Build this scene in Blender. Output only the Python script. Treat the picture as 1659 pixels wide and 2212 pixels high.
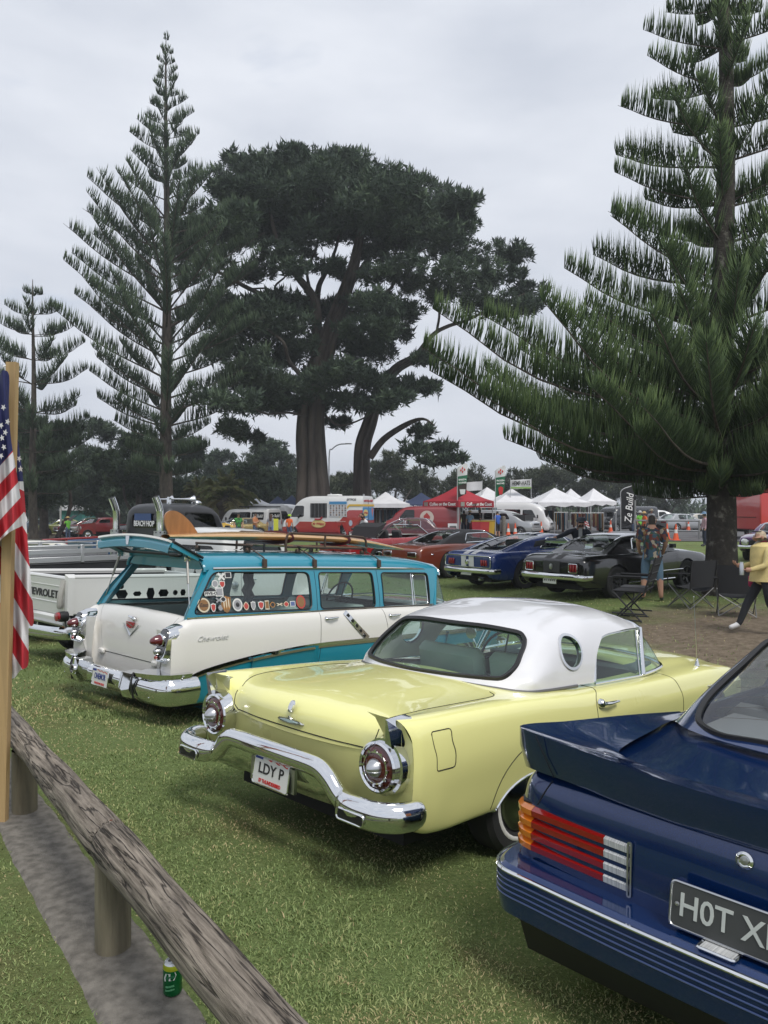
import bpy, bmesh, math, random
import numpy as np
from math import sin, cos, pi, radians
from mathutils import Vector, Matrix
from mathutils.bvhtree import BVHTree
for o in list(bpy.data.objects):
 bpy.data.objects.remove(o)
SC = bpy.context.scene
COL = SC.collection
rng = np.random.default_rng(7)
random.seed(7)
# ---------------------------------------------------------------- camera
CAMZ = 1.72
FPX, CX, CY = 1661.0, 829.5, 1106.0          # measured on a 1659 x 2212 copy of the photograph
PITCH = radians(0.14)
cam_d = bpy.data.cameras.new('camera')
cam_d.sensor_fit = 'HORIZONTAL'
cam_d.sensor_width = 36.0
cam_d.lens = 36.0 * FPX / 1659.0
cam_d.clip_start = 0.05
cam_d.clip_end = 3000
cam = bpy.data.objects.new('camera', cam_d)
COL.objects.link(cam)
cam.location = (0, 0, CAMZ)
cam.rotation_euler = (radians(90) - PITCH, 0, 0)
SC.camera = cam
# ---------------------------------------------------------------- sky
SUN_EL, SUN_AZ = radians(56), radians(150)      # azimuth measured from +Y towards +X
world = bpy.data.worlds.new('World')
SC.world = world
world.use_nodes = True
wn = world.node_tree
wn.nodes.clear()
w_out = wn.nodes.new('ShaderNodeOutputWorld')
w_bg = wn.nodes.new('ShaderNodeBackground')
w_sky = wn.nodes.new('ShaderNodeTexSky')
w_sky.sky_type = 'NISHITA'
w_sky.sun_disc = False
w_sky.sun_elevation = SUN_EL
w_sky.sun_rotation = SUN_AZ
w_sky.air_density = 1.0
w_sky.dust_density = 1.5
w_tc = wn.nodes.new('ShaderNodeTexCoord')
w_map = wn.nodes.new('ShaderNodeMapping')
w_map.inputs['Scale'].default_value = (1.0, 1.0, 3.2)
w_n1 = wn.nodes.new('ShaderNodeTexNoise')
w_n1.inputs['Scale'].default_value = 2.2
w_n1.inputs['Detail'].default_value = 7
w_n1.inputs['Roughness'].default_value = 0.52
w_n1.inputs['Distortion'].default_value = 0.35
w_ramp = wn.nodes.new('ShaderNodeValToRGB')     # how thick the cloud is
w_ramp.color_ramp.elements[0].position = 0.22
w_ramp.color_ramp.elements[0].color = (0.30, 0.30, 0.30, 1)
w_ramp.color_ramp.elements[1].position = 0.42
w_ramp.color_ramp.elements[1].color = (1, 1, 1, 1)
w_n2 = wn.nodes.new('ShaderNodeTexNoise')
w_n2.inputs['Scale'].default_value = 3.7
w_n2.inputs['Detail'].default_value = 6
w_n2.inputs['Roughness'].default_value = 0.5
w_tone = wn.nodes.new('ShaderNodeValToRGB')     # grey and white of the cloud deck
w_tone.color_ramp.elements[0].position = 0.30
w_tone.color_ramp.elements[0].color = (4.0, 4.28, 4.85, 1)
w_tone.color_ramp.elements[1].position = 0.68
w_tone.color_ramp.elements[1].color = (5.15, 5.38, 5.85, 1)
w_mix = wn.nodes.new('ShaderNodeMix')
w_mix.data_type = 'RGBA'
L = wn.links
L.new(w_tc.outputs['Generated'], w_map.inputs['Vector'])
L.new(w_map.outputs[0], w_n1.inputs['Vector'])
L.new(w_map.outputs[0], w_n2.inputs['Vector'])
L.new(w_n1.outputs['Fac'], w_ramp.inputs['Fac'])
L.new(w_n2.outputs['Fac'], w_tone.inputs['Fac'])
L.new(w_ramp.outputs['Color'], w_mix.inputs['Factor'])
L.new(w_sky.outputs['Color'], w_mix.inputs['A'])
L.new(w_tone.outputs['Color'], w_mix.inputs['B'])
L.new(w_mix.outputs['Result'], w_bg.inputs['Color'])
w_bg.inputs['Strength'].default_value = 0.10
L.new(w_bg.outputs[0], w_out.inputs['Surface'])
# ---------------------------------------------------------------- sun (veiled by cloud)
sun_d = bpy.data.lights.new('sun', 'SUN')
sun_d.energy = 1.5
sun_d.angle = radians(20)
sun_d.color = (1.0, 0.96, 0.90)
sun = bpy.data.objects.new('sun', sun_d)
COL.objects.link(sun)
_sd = Vector((sin(SUN_AZ) * cos(SUN_EL), cos(SUN_AZ) * cos(SUN_EL), sin(SUN_EL)))
sun.rotation_euler = _sd.to_track_quat('Z', 'Y').to_euler()
sun.location = _sd * 100
SC.view_settings.view_transform = 'Standard'
SC.view_settings.look = 'None'
SC.view_settings.exposure = 0.68
SC.view_settings.gamma = 1.0
SC.render.engine = 'CYCLES'
SC.cycles.max_bounces = 8
SC.cycles.transparent_max_bounces = 16
SC.cycles.caustics_reflective = False
SC.cycles.caustics_refractive = False
# ================================================================ helpers
def at(px, py, d):
 """point seen at pixel (px,py) of the 1659-wide copy, d metres deep"""
 x = (px - CX) / FPX; h = -(py - CY) / FPX
 c, s = cos(PITCH), sin(PITCH)
 return Vector((x * d, (c + s * h) * d, CAMZ + (-s + c * h) * d))
def unit(v):
 v = np.asarray(v, float); return v / (np.linalg.norm(v, axis=-1, keepdims=True) + 1e-12)
# ---- materials
MATS = {}
def _nodes(m):
 m.use_nodes = True
 nt = m.node_tree
 return nt, nt.nodes['Principled BSDF'], nt.nodes, nt.links
def mat(name, col, rough=0.5, metal=0.0, coat=0.0, var=0.0, vscale=3.0, bump=0.0, bscale=60.0, spec=0.5, emit=None, coatr=0.04, detail=4, col2=None, vstretch=None):
 """procedural surface: base colour mottled by noise, optional fine relief"""
 if name in MATS: return MATS[name]
 m = bpy.data.materials.new(name); nt, b, N, Lk = _nodes(m)
 b.inputs['Base Color'].default_value = (*col, 1)
 b.inputs['Roughness'].default_value = rough
 b.inputs['Metallic'].default_value = metal
 b.inputs['Coat Weight'].default_value = coat
 b.inputs['Coat Roughness'].default_value = coatr
 b.inputs['Specular IOR Level'].default_value = spec
 if emit:
  b.inputs['Emission Color'].default_value = (*emit[:3], 1); b.inputs['Emission Strength'].default_value = emit[3]
 if var > 0 or bump > 0 or col2:
  tc = N.new('ShaderNodeTexCoord'); src = tc.outputs['Object']
  if vstretch:
   mp = N.new('ShaderNodeMapping'); mp.inputs['Scale'].default_value = vstretch; Lk.new(src, mp.inputs[0]); src = mp.outputs[0]
  if var > 0 or col2:
   n = N.new('ShaderNodeTexNoise'); n.inputs['Scale'].default_value = vscale; n.inputs['Detail'].default_value = detail
   Lk.new(src, n.inputs['Vector'])
   r = N.new('ShaderNodeValToRGB')
   c2 = col2 or tuple(min(1, c * (1 + var)) for c in col)
   c1 = col if col2 else tuple(c * (1 - var) for c in col)
   r.color_ramp.elements[0].position = 0.33; r.color_ramp.elements[0].color = (*c1, 1)
   r.color_ramp.elements[1].position = 0.67; r.color_ramp.elements[1].color = (*c2, 1)
   Lk.new(n.outputs['Fac'], r.inputs['Fac']); Lk.new(r.outputs['Color'], b.inputs['Base Color'])
  if bump > 0:
   n2 = N.new('ShaderNodeTexNoise'); n2.inputs['Scale'].default_value = bscale; n2.inputs['Detail'].default_value = 3
   Lk.new(src, n2.inputs['Vector'])
   bp = N.new('ShaderNodeBump'); bp.inputs['Strength'].default_value = bump; bp.inputs['Distance'].default_value = 0.01
   Lk.new(n2.outputs['Fac'], bp.inputs['Height']); Lk.new(bp.outputs[0], b.inputs['Normal'])
 MATS[name] = m
 return m
def paint(name, col, rough=0.28, metal=0.0, flake=0.0):
 """car paint: base, clear coat, faint orange peel and dust"""
 if name in MATS: return MATS[name]
 m = bpy.data.materials.new(name); nt, b, N, Lk = _nodes(m)
 b.inputs['Base Color'].default_value = (*col, 1)
 b.inputs['Metallic'].default_value = metal
 b.inputs['Coat Weight'].default_value = 1.0
 b.inputs['Coat Roughness'].default_value = 0.03
 tc = N.new('ShaderNodeTexCoord')
 n = N.new('ShaderNodeTexNoise'); n.inputs['Scale'].default_value = 2.2; n.inputs['Detail'].default_value = 6
 Lk.new(tc.outputs['Object'], n.inputs['Vector'])
 r = N.new('ShaderNodeMapRange'); r.inputs['To Min'].default_value = rough * 0.8; r.inputs['To Max'].default_value = rough * 1.35
 Lk.new(n.outputs['Fac'], r.inputs['Value']); Lk.new(r.outputs[0], b.inputs['Roughness'])
 n3 = N.new('ShaderNodeTexNoise'); n3.inputs['Scale'].default_value = 5.0; n3.inputs['Detail'].default_value = 2
 Lk.new(tc.outputs['Object'], n3.inputs['Vector'])
 bp = N.new('ShaderNodeBump'); bp.inputs['Strength'].default_value = 0.025; bp.inputs['Distance'].default_value = 0.02
 Lk.new(n3.outputs['Fac'], bp.inputs['Height']); Lk.new(bp.outputs[0], b.inputs['Coat Normal'])
 if flake > 0:
  n2 = N.new('ShaderNodeTexNoise'); n2.inputs['Scale'].default_value = 900; n2.inputs['Detail'].default_value = 1
  Lk.new(tc.outputs['Object'], n2.inputs['Vector'])
  rr = N.new('ShaderNodeValToRGB')
  rr.color_ramp.elements[0].color = (*[c * (1 - flake) for c in col], 1); rr.color_ramp.elements[1].color = (*[min(1, c * (1 + flake)) for c in col], 1)
  Lk.new(n2.outputs['Fac'], rr.inputs['Fac']); Lk.new(rr.outputs['Color'], b.inputs['Base Color'])
 MATS[name] = m
 return m
def glass(name, tint=(0.55, 0.62, 0.6), refl=1.0, rough=0.0):
 """thin pane: tinted see-through plus mirror reflection by angle"""
 if name in MATS: return MATS[name]
 m = bpy.data.materials.new(name); m.use_nodes = True; nt = m.node_tree; nt.nodes.clear()
 N, Lk = nt.nodes, nt.links
 out = N.new('ShaderNodeOutputMaterial'); mx = N.new('ShaderNodeMixShader')
 tr = N.new('ShaderNodeBsdfTransparent'); tr.inputs['Color'].default_value = (*tint, 1)
 gl = N.new('ShaderNodeBsdfGlossy'); gl.inputs['Roughness'].default_value = rough
 fr = N.new('ShaderNodeLayerWeight'); fr.inputs['Blend'].default_value = 0.5
 pw = N.new('ShaderNodeMath'); pw.operation = 'POWER'; pw.inputs[1].default_value = 4.5
 ml = N.new('ShaderNodeMath'); ml.operation = 'MULTIPLY_ADD'; ml.inputs[1].default_value = 0.85 * refl; ml.inputs[2].default_value = 0.075 * refl; ml.use_clamp = True
 Lk.new(fr.outputs['Facing'], pw.inputs[0]); Lk.new(pw.outputs[0], ml.inputs[0]); Lk.new(ml.outputs[0], mx.inputs['Fac'])
 Lk.new(tr.outputs[0], mx.inputs[1]); Lk.new(gl.outputs[0], mx.inputs[2]); Lk.new(mx.outputs[0], out.inputs['Surface'])
 MATS[name] = m
 return m
# ---- geometry collector
class G:
 def __init__(s): s.V = []; s.F = []; s.n = 0; s.mi = []; s.m = 0
 def add(s, V, F):
  V = np.asarray(V, float).reshape(-1, 3)
  s.V.append(V); s.F += [tuple(int(i) + s.n for i in f) for f in F]; s.mi += [s.m] * len(F); s.n += len(V)
  return s
 def hull(s, P):
  bm = bmesh.new()
  for p in P: bm.verts.new(p)
  r = bmesh.ops.convex_hull(bm, input=bm.verts[:])
  bmesh.ops.delete(bm, geom=[v for v in bm.verts if not v.link_faces], context='VERTS')
  bmesh.ops.dissolve_limit(bm, angle_limit=0.01, verts=bm.verts[:], edges=bm.edges[:])
  bmesh.ops.recalc_face_normals(bm, faces=bm.faces[:])
  bm.verts.index_update()
  V = [v.co[:] for v in bm.verts]; F = [[v.index for v in f.verts] for f in bm.faces]; bm.free()
  return s.add(V, F)
 def box(s, c, d, R=None, bev=0.0):
  c = np.asarray(c, float); h = np.asarray(d, float) / 2
  P = []
  for a in (-1, 1):
   for b in (-1, 1):
    for e in (-1, 1):
     q = np.array([a, b, e])
     if bev > 0:
      k = min(bev, h.min() * 0.95)
      for ax in range(3):
       w = q * (h - k); w[ax] = q[ax] * h[ax]; P.append(w)
     else: P.append(q * h)
  P = np.array(P)
  if R is not None: P = P @ np.array(R).T[:3, :3]
  P = P + c
  if bev > 0: return s.hull(P)
  return s.add(P, [(0, 1, 3, 2), (4, 6, 7, 5), (0, 4, 5, 1), (2, 3, 7, 6), (0, 2, 6, 4), (1, 5, 7, 3)])
 def tube(s, path, r, n=8, closed=False, caps=True, flat=None, up=None):
  P = np.asarray(path, float); k = len(P)
  r = np.broadcast_to(np.asarray(r, float), (k,))
  T = np.zeros_like(P)
  if closed: T = np.roll(P, -1, 0) - np.roll(P, 1, 0)
  else:
   T[1:-1] = P[2:] - P[:-2]; T[0] = P[1] - P[0]; T[-1] = P[-1] - P[-2]
  T = unit(T)
  u = np.asarray(up, float) if up is not None else (np.array([0, 0, 1.]) if abs(T[0][2]) < 0.9 else np.array([1., 0, 0]))
  rings = []
  for i in range(k):
   a = np.cross(T[i], u); a = a / (np.linalg.norm(a) + 1e-9); b = np.cross(a, T[i])
   if up is None: u = b
   th = np.arange(n) * 2 * pi / n + (pi / n if n == 4 else 0)
   fa, fb = flat if flat else (1, 1)
   rings.append(P[i] + r[i] * (np.cos(th)[:, None] * a * fa + np.sin(th)[:, None] * b * fb))
  V = np.concatenate(rings); F = []
  kk = k if closed else k - 1
  for i in range(kk):
   j = (i + 1) % k
   for q in range(n):
    F.append((i * n + q, i * n + (q + 1) % n, j * n + (q + 1) % n, j * n + q))
  if caps and not closed:
   F.append(tuple(range(n - 1, -1, -1))); F.append(tuple((k - 1) * n + q for q in range(n)))
  return s.add(V, F)
 def lathe(s, prof, o=(0, 0, 0), ax=(0, 0, 1), n=24, squash=(1, 1), caps=True):
  ax = unit(ax); t = np.array([0, 0, 1.]) if abs(ax[2]) < 0.9 else np.array([1., 0, 0])
  a = unit(np.cross(t, ax)); b = np.cross(ax, a)
  th = np.arange(n) * 2 * pi / n
  ring = np.cos(th)[:, None] * a * squash[0] + np.sin(th)[:, None] * b * squash[1]
  V = np.concatenate([np.asarray(o) + ring * max(r, 1e-5) + ax * h for r, h in prof]); F = []
  for i in range(len(prof) - 1):
   for q in range(n):
    F.append((i * n + q, i * n + (q + 1) % n, (i + 1) * n + (q + 1) % n, (i + 1) * n + q))
  if caps and prof[0][0] > 1e-4: F.append(tuple(range(n - 1, -1, -1)))
  if caps and prof[-1][0] > 1e-4: F.append(tuple((len(prof) - 1) * n + q for q in range(n)))
  return s.add(V, F)
 def ell(s, c, r, n=12, m=8, R=None):
  th = np.arange(n) * 2 * pi / n; ph = np.linspace(0, pi, m + 1)
  V = np.array([[sin(p) * cos(t), sin(p) * sin(t), cos(p)] for p in ph for t in th]) * np.broadcast_to(np.asarray(r, float), (3,))
  if R is not None: V = V @ np.array(R).T[:3, :3]
  F = [(i * n + q, (i + 1) * n + q, (i + 1) * n + (q + 1) % n, i * n + (q + 1) % n) for i in range(m) for q in range(n)]
  return s.add(V + np.asarray(c, float), F)
 def prism(s, poly, vec):
  P = np.asarray(poly, float); k = len(P)
  V = np.concatenate([P, P + np.asarray(vec, float)])
  F = [tuple(range(k - 1, -1, -1)), tuple(range(k, 2 * k))] + [(i, (i + 1) % k, k + (i + 1) % k, k + i) for i in range(k)]
  return s.add(V, F)
 def grid(s, A, wrap=False):
  h, w, _ = A.shape; F = []
  for i in range(h - 1):
   for j in range(w if wrap else w - 1):
    F.append((i * w + j, i * w + (j + 1) % w, (i + 1) * w + (j + 1) % w, (i + 1) * w + j))
  return s.add(A.reshape(-1, 3), F)
 def poly(s, P): return s.add(P, [tuple(range(len(P)))])
 def mirror_y(s):
  V = np.concatenate(s.V); W = V * [1, -1, 1]; F = list(s.F); k = s.n
  mi = list(s.mi)
  s.add(W, []); s.F += [tuple(k + i for i in reversed(f)) for f in F]; s.mi += mi
  return s
def mesh_from(name, V, F, smooth=True, sharp=38):
 me = bpy.data.meshes.new(name)
 me.from_pydata([tuple(v) for v in V], [], F)
 me.validate(); me.update()
 if smooth:
  me.shade_smooth()
  try: me.set_sharp_from_angle(angle=radians(sharp))
  except Exception: pass
 return me
def quick_mesh(name, V, F4=None, F3=None, smooth=False):
 """big numpy mesh of quads and triangles"""
 me = bpy.data.meshes.new(name)
 V = np.ascontiguousarray(V, np.float32).reshape(-1, 3)
 n4 = 0 if F4 is None else len(F4); n3 = 0 if F3 is None else len(F3)
 me.vertices.add(len(V)); me.vertices.foreach_set('co', V.ravel())
 loops = np.concatenate(([F4.ravel()] if n4 else []) + ([F3.ravel()] if n3 else [])).astype(np.int32)
 me.loops.add(len(loops)); me.loops.foreach_set('vertex_index', loops)
 st = np.concatenate([np.arange(n4) * 4, n4 * 4 + np.arange(n3) * 3]).astype(np.int32)
 me.polygons.add(n4 + n3); me.polygons.foreach_set('loop_start', st)
 if smooth: me.polygons.foreach_set('use_smooth', np.ones(n4 + n3, bool))
 me.update(calc_edges=True)
 return me
def link(name, data, parent=None):
 o = bpy.data.objects.new(name, data); COL.objects.link(o)
 if parent is not None: o.parent = parent
 return o
def part(name, g, m, parent=None, smooth=True, sharp=38, label=None):
 me = mesh_from(name, np.concatenate(g.V), g.F, smooth, sharp)
 for x in (m if isinstance(m, (list, tuple)) else [m]): me.materials.append(x)
 if isinstance(m, (list, tuple)) and len(me.polygons) == len(g.mi): me.polygons.foreach_set('material_index', g.mi)
 o = link(name, me, parent)
 if label: o['label'] = label
 return o
def tag(o, label, cat, group=None):
 o['label'] = label; o['category'] = cat
 if group: o['group'] = group
 return o
def thing(name, label, cat, loc=(0, 0, 0), yaw=0.0, pitch=0.0, group=None, roll=0.0):
 o = link(name, None); o.empty_display_size = 0.2
 o.location = loc; o.rotation_euler = (roll, -pitch, yaw)
 return tag(o, label, cat, group)
def structure(o): o['kind'] = 'structure'; return o
def stuff(o): o['kind'] = 'stuff'; return o
def copy_tree(o, parent=None):
 c = o.copy(); COL.objects.link(c); c.parent = parent
 for ch in o.children: copy_tree(ch, c)
 return c
def text_mesh(s, size=0.1, ext=0.001, bold=0.0, align='CENTER', shear=0.0, sx=1.0):
 cu = bpy.data.curves.new('t', 'FONT'); cu.body = s; cu.size = size; cu.extrude = ext; cu.offset = bold; cu.align_x = align; cu.align_y = 'CENTER'; cu.shear = shear
 cu.resolution_u = 3
 o = bpy.data.objects.new('t', cu); COL.objects.link(o)
 dg = bpy.context.evaluated_depsgraph_get(); dg.update()
 me = bpy.data.meshes.new_from_object(o.evaluated_get(dg))
 bpy.data.objects.remove(o)
 if sx != 1: me.transform(Matrix.Diagonal((sx, 1, 1, 1)))
 return me
def lettering(name, s, m, parent, pos, xdir, ydir, size, ext=0.001, bold=0.0, align='CENTER', shear=0.0, sx=1.0, width=None):
 """flat raised letters: xdir reads left to right, ydir is up"""
 me = text_mesh(s, size, ext, bold, align, shear, sx)
 if width and len(me.vertices):
  xs = [v.co.x for v in me.vertices]; w = max(xs) - min(xs)
  me.transform(Matrix.Diagonal((width / w, 1, 1, 1)))
 X = Vector(xdir).normalized(); Y = Vector(ydir); Y = (Y - X * Y.dot(X)).normalized(); Z = X.cross(Y)
 M = Matrix(((X.x, Y.x, Z.x, pos[0]), (X.y, Y.y, Z.y, pos[1]), (X.z, Y.z, Z.z, pos[2]), (0, 0, 0, 1)))
 me.transform(M)
 me.materials.clear(); me.materials.append(m)
 return link(name, me, parent)
# ---- smooth interpolation
def pchip(x, Y, xi):
 x = np.asarray(x, float); Y = np.asarray(Y, float); sh = Y.shape[1:]; Y = Y.reshape(len(x), -1)
 h = np.diff(x)[:, None]; d = np.diff(Y, axis=0) / h; n = len(x)
 m = np.zeros_like(Y)
 if n == 2: m[:] = d[0]
 else:
  w1 = 2 * h[1:] + h[:-1]; w2 = h[1:] + 2 * h[:-1]
  ok = d[:-1] * d[1:] > 0
  with np.errstate(divide='ignore', invalid='ignore'):
   mm = (w1 + w2) / (w1 / d[:-1] + w2 / d[1:])
  m[1:-1] = np.where(ok, mm, 0)
  m[0] = d[0]; m[-1] = d[-1]
 xi = np.asarray(xi, float); k = np.clip(np.searchsorted(x, xi) - 1, 0, n - 2)
 hh = (x[k + 1] - x[k])[:, None]; t = ((xi - x[k]) / (x[k + 1] - x[k]))[:, None]
 r = (1 + 2 * t) * (1 - t) ** 2 * Y[k] + t * (1 - t) ** 2 * hh * m[k] + t * t * (3 - 2 * t) * Y[k + 1] + t * t * (t - 1) * hh * m[k + 1]
 return r.reshape((len(xi),) + sh)
def crom(P, n, closed=False):
 """Catmull-Rom through points"""
 P = np.asarray(P, float)
 if closed: Q = np.concatenate([P[-1:], P, P[:2]])
 else: Q = np.concatenate([2 * P[:1] - P[1:2], P, 2 * P[-1:] - P[-2:-1]])
 k = len(Q) - 3; out = []
 for i in range(k):
  a, b, c, d = Q[i:i + 4]
  for t in np.linspace(0, 1, n, endpoint=False):
   out.append(0.5 * (2 * b + (c - a) * t + (2 * a - 5 * b + 4 * c - d) * t * t + (3 * b - a - 3 * c + d) * t ** 3))
 if not closed: out.append(P[-1])
 return np.array(out)
def rrect(x0, x1, y0, y1, r, n=5):
 out = []
 for cx, cy, a0 in ((x1 - r, y1 - r, 0), (x0 + r, y1 - r, pi / 2), (x0 + r, y0 + r, pi), (x1 - r, y0 + r, 1.5 * pi)):
  for k in range(n + 1):
   a = a0 + k * pi / 2 / n; out.append((cx + r * cos(a), cy + r * sin(a)))
 return np.array(out)
def rpoly(P, r, n=5):
 """round the corners of a polygon"""
 P = np.asarray(P, float); k = len(P); out = []
 r = np.broadcast_to(r, (k,))
 for i in range(k):
  a, b, c = P[i - 1], P[i], P[(i + 1) % k]
  d1 = a - b; d2 = c - b; l1 = np.linalg.norm(d1); l2 = np.linalg.norm(d2)
  q = min(r[i], l1 * .45, l2 * .45); s = b + d1 / l1 * q; e = b + d2 / l2 * q
  for t in np.linspace(0, 1, n): out.append((1 - t) ** 2 * s + 2 * t * (1 - t) * b + t * t * e)
 return np.array(out)
def in_poly(P, L):
 x, y = P[:, 0], P[:, 1]; ins = np.zeros(len(P), bool)
 for i in range(len(L)):
  x1, y1 = L[i - 1]; x2, y2 = L[i]
  if y1 == y2: continue
  c = (y1 > y) != (y2 > y)
  ins ^= c & (x < (x2 - x1) * (y - y1) / (y2 - y1) + x1)
 return ins
# ---- dense shell that windows, arches and colour fields are cut from
class Shell:
 def __init__(s, A, wrap=False):
  h, w, _ = A.shape; s.V = A.reshape(-1, 3).copy()
  ii, jj = np.meshgrid(np.arange(h - 1), np.arange(w if wrap else w - 1), indexing='ij')
  j2 = (jj + 1) % w
  s.F = np.stack([ii * w + jj, ii * w + j2, (ii + 1) * w + j2, (ii + 1) * w + jj], -1).reshape(-1, 4)
  s.t = np.zeros(len(s.F), int); s.h, s.w = h, w
 def cen(s): return s.V[s.F].mean(1)
 def nrm(s):
  q = s.V[s.F]; n = np.cross(q[:, 2] - q[:, 0], q[:, 3] - q[:, 1]); return unit(n)
 def cut(s, loop, t, axes=(0, 2), cond=None, only=None):
  """faces inside the loop (seen along the dropped axis) get tag t; rim vertices move onto the loop. returns the rim path"""
  loop = np.asarray(loop, float); a, b = axes; c = 3 - a - b
  C = s.cen(); ins = in_poly(C[:, [a, b]], loop)
  if cond is not None: ins &= cond(C)
  if only is not None: ins &= np.isin(s.t, only)
  if not ins.any(): return None
  pool = np.ones(len(s.F), bool)
  if cond is not None: pool &= cond(C)
  iv = np.zeros(len(s.V), bool); iv[s.F[ins]] = True
  ov = np.zeros(len(s.V), bool); ov[s.F[~ins]] = True
  rim = np.where(iv & ov)[0]
  nv = np.zeros_like(s.V); fn = s.nrm()
  for k in range(4): np.add.at(nv, s.F[:, k], fn)
  P = s.V[rim][:, [a, b]]; S = loop; E = np.roll(loop, -1, 0)
  D = E - S; L2 = (D ** 2).sum(1) + 1e-12
  tt = np.clip(((P[:, None] - S) * D).sum(-1) / L2, 0, 1); Q = S + tt[..., None] * D
  dd = ((Q - P[:, None]) ** 2).sum(-1); k = dd.argmin(1); q = Q[np.arange(len(P)), k]
  arc = np.concatenate([[0], np.cumsum(np.sqrt(L2))])[:-1]; par = arc[k] + tt[np.arange(len(P)), k] * np.sqrt(L2[k])
  mv = q - P; n = nv[rim]
  dc = -(n[:, a] * mv[:, 0] + n[:, b] * mv[:, 1]) / np.where(np.abs(n[:, c]) < 0.15, np.sign(n[:, c] + 1e-9) * 1e9, n[:, c])
  s.V[rim, a] = q[:, 0]; s.V[rim, b] = q[:, 1]; s.V[rim, c] += dc
  s.t[ins] = t
  return s.V[rim[np.argsort(par)]].copy()
 def emit(s, t, name, m, parent, off=0.0, smooth=True, sharp=50, label=None, thick=0.0):
  f = s.F[np.isin(s.t, t)]
  if not len(f): return None
  u, inv = np.unique(f, return_inverse=True); V = s.V[u].copy(); f = inv.reshape(-1, 4)
  if off:
   n = np.zeros_like(V); q = V[f]; fn = unit(np.cross(q[:, 2] - q[:, 0], q[:, 3] - q[:, 1]))
   for k in range(4): np.add.at(n, f[:, k], fn)
   V += unit(n) * off
  me = quick_mesh(name, V, f); me.validate()
  if smooth:
   me.shade_smooth(); me.set_sharp_from_angle(angle=radians(sharp))
  me.materials.append(m); o = link(name, me, parent)
  if label: o['label'] = label
  return o
 def bvh(s): return BVHTree.FromPolygons([tuple(v) for v in s.V], [tuple(int(i) for i in f) for f in s.F])
 def flipcheck(s, ref=(0, 0, 1)): pass
def loft(K, na, nb):
 """K[stations][points][3] -> smooth dense grid (na+1, nb+1, 3)"""
 K = np.asarray(K, float)
 d = np.linalg.norm(np.diff(K, axis=0), axis=2).mean(1); a = np.concatenate([[0], np.cumsum(d)])
 A = pchip(a, K, np.linspace(0, a[-1], na + 1))
 d = np.linalg.norm(np.diff(K, axis=1), axis=2).mean(0); b = np.concatenate([[0], np.cumsum(d + 1e-4)])
 B = pchip(b, A.transpose(1, 0, 2), np.linspace(0, b[-1], nb + 1))
 return B.transpose(1, 0, 2)
def sym(half):
 """half section from the left sill over the top to the centre line -> full ring left to right"""
 half = [tuple(p) for p in half]
 return half + [(p[0], -p[1], p[2]) for p in reversed(half[:-1])]
def drape(bv, P, axes=(0, 2), side=-1, off=0.0, far=4.0):
 """drop 2-D points onto a shell along the remaining axis; side is the sign of the side looked from"""
 a, b = axes; c = 3 - a - b; out = []; last = 0.0
 for p in P:
  o = [0, 0, 0]; o[a] = p[0]; o[b] = p[1]; o[c] = side * far + (0 if c != 0 else 2.3)
  d = [0, 0, 0]; d[c] = -side
  h = bv.ray_cast(Vector(o), Vector(d))
  q = [0, 0, 0]; q[a] = p[0]; q[b] = p[1]
  if h[0] is None: q[c] = last
  else:
   last = h[0][c]; n = h[1]
   if n[c] * side < 0: n = -n
   q = [h[0][k] + n[k] * off for k in range(3)]
  out.append(q)
 return np.array(out)
def strip(P, w, th, nrm):
 """flat bar along path P, width w across, th thick along nrm"""
 g = G(); g.tube(P, 1.0, 4, flat=(w / 2 * 1.414, th / 2 * 1.414), up=nrm); return g
# shared materials
CHROME = mat('chrome', (0.78, 0.79, 0.80), 0.07, 1.0)
STEEL = mat('brushed_steel', (0.55, 0.56, 0.57), 0.28, 1.0)
RUBBER = mat('tyre_rubber', (0.018, 0.018, 0.019), 0.75, var=0.2, bump=0.3, bscale=80)
BLACKT = mat('black_trim', (0.012, 0.012, 0.013), 0.45)
GAP = mat('panel_gap', (0.01, 0.01, 0.01), 0.9)
UNDER = mat('underbody', (0.012, 0.012, 0.012), 0.9)
WHITEP = mat('white_gloss', (0.8, 0.8, 0.79), 0.3)
GLASS = glass('window_glass', (.72, .80, .78))
GLASSD = glass('dark_window_glass', (0.10, 0.115, 0.115))
GLASSB = glass('blue_green_glass', (0.70, 0.84, 0.82))
REDLENS = mat('red_lens', (0.28, 0.006, 0.012), 0.12, coat=1.0)
AMBER = mat('amber_lens', (0.72, 0.20, 0.015), 0.15, coat=1.0)
CLEARLENS = mat('clear_lens', (0.42, 0.43, 0.43), 0.14, coat=1.0, col2=(.70, .71, .70), vscale=4, vstretch=(1, 60, 1), detail=2)
SKIN = mat('skin', (0.42, 0.23, 0.16), 0.55, var=0.08, vscale=8)
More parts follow.
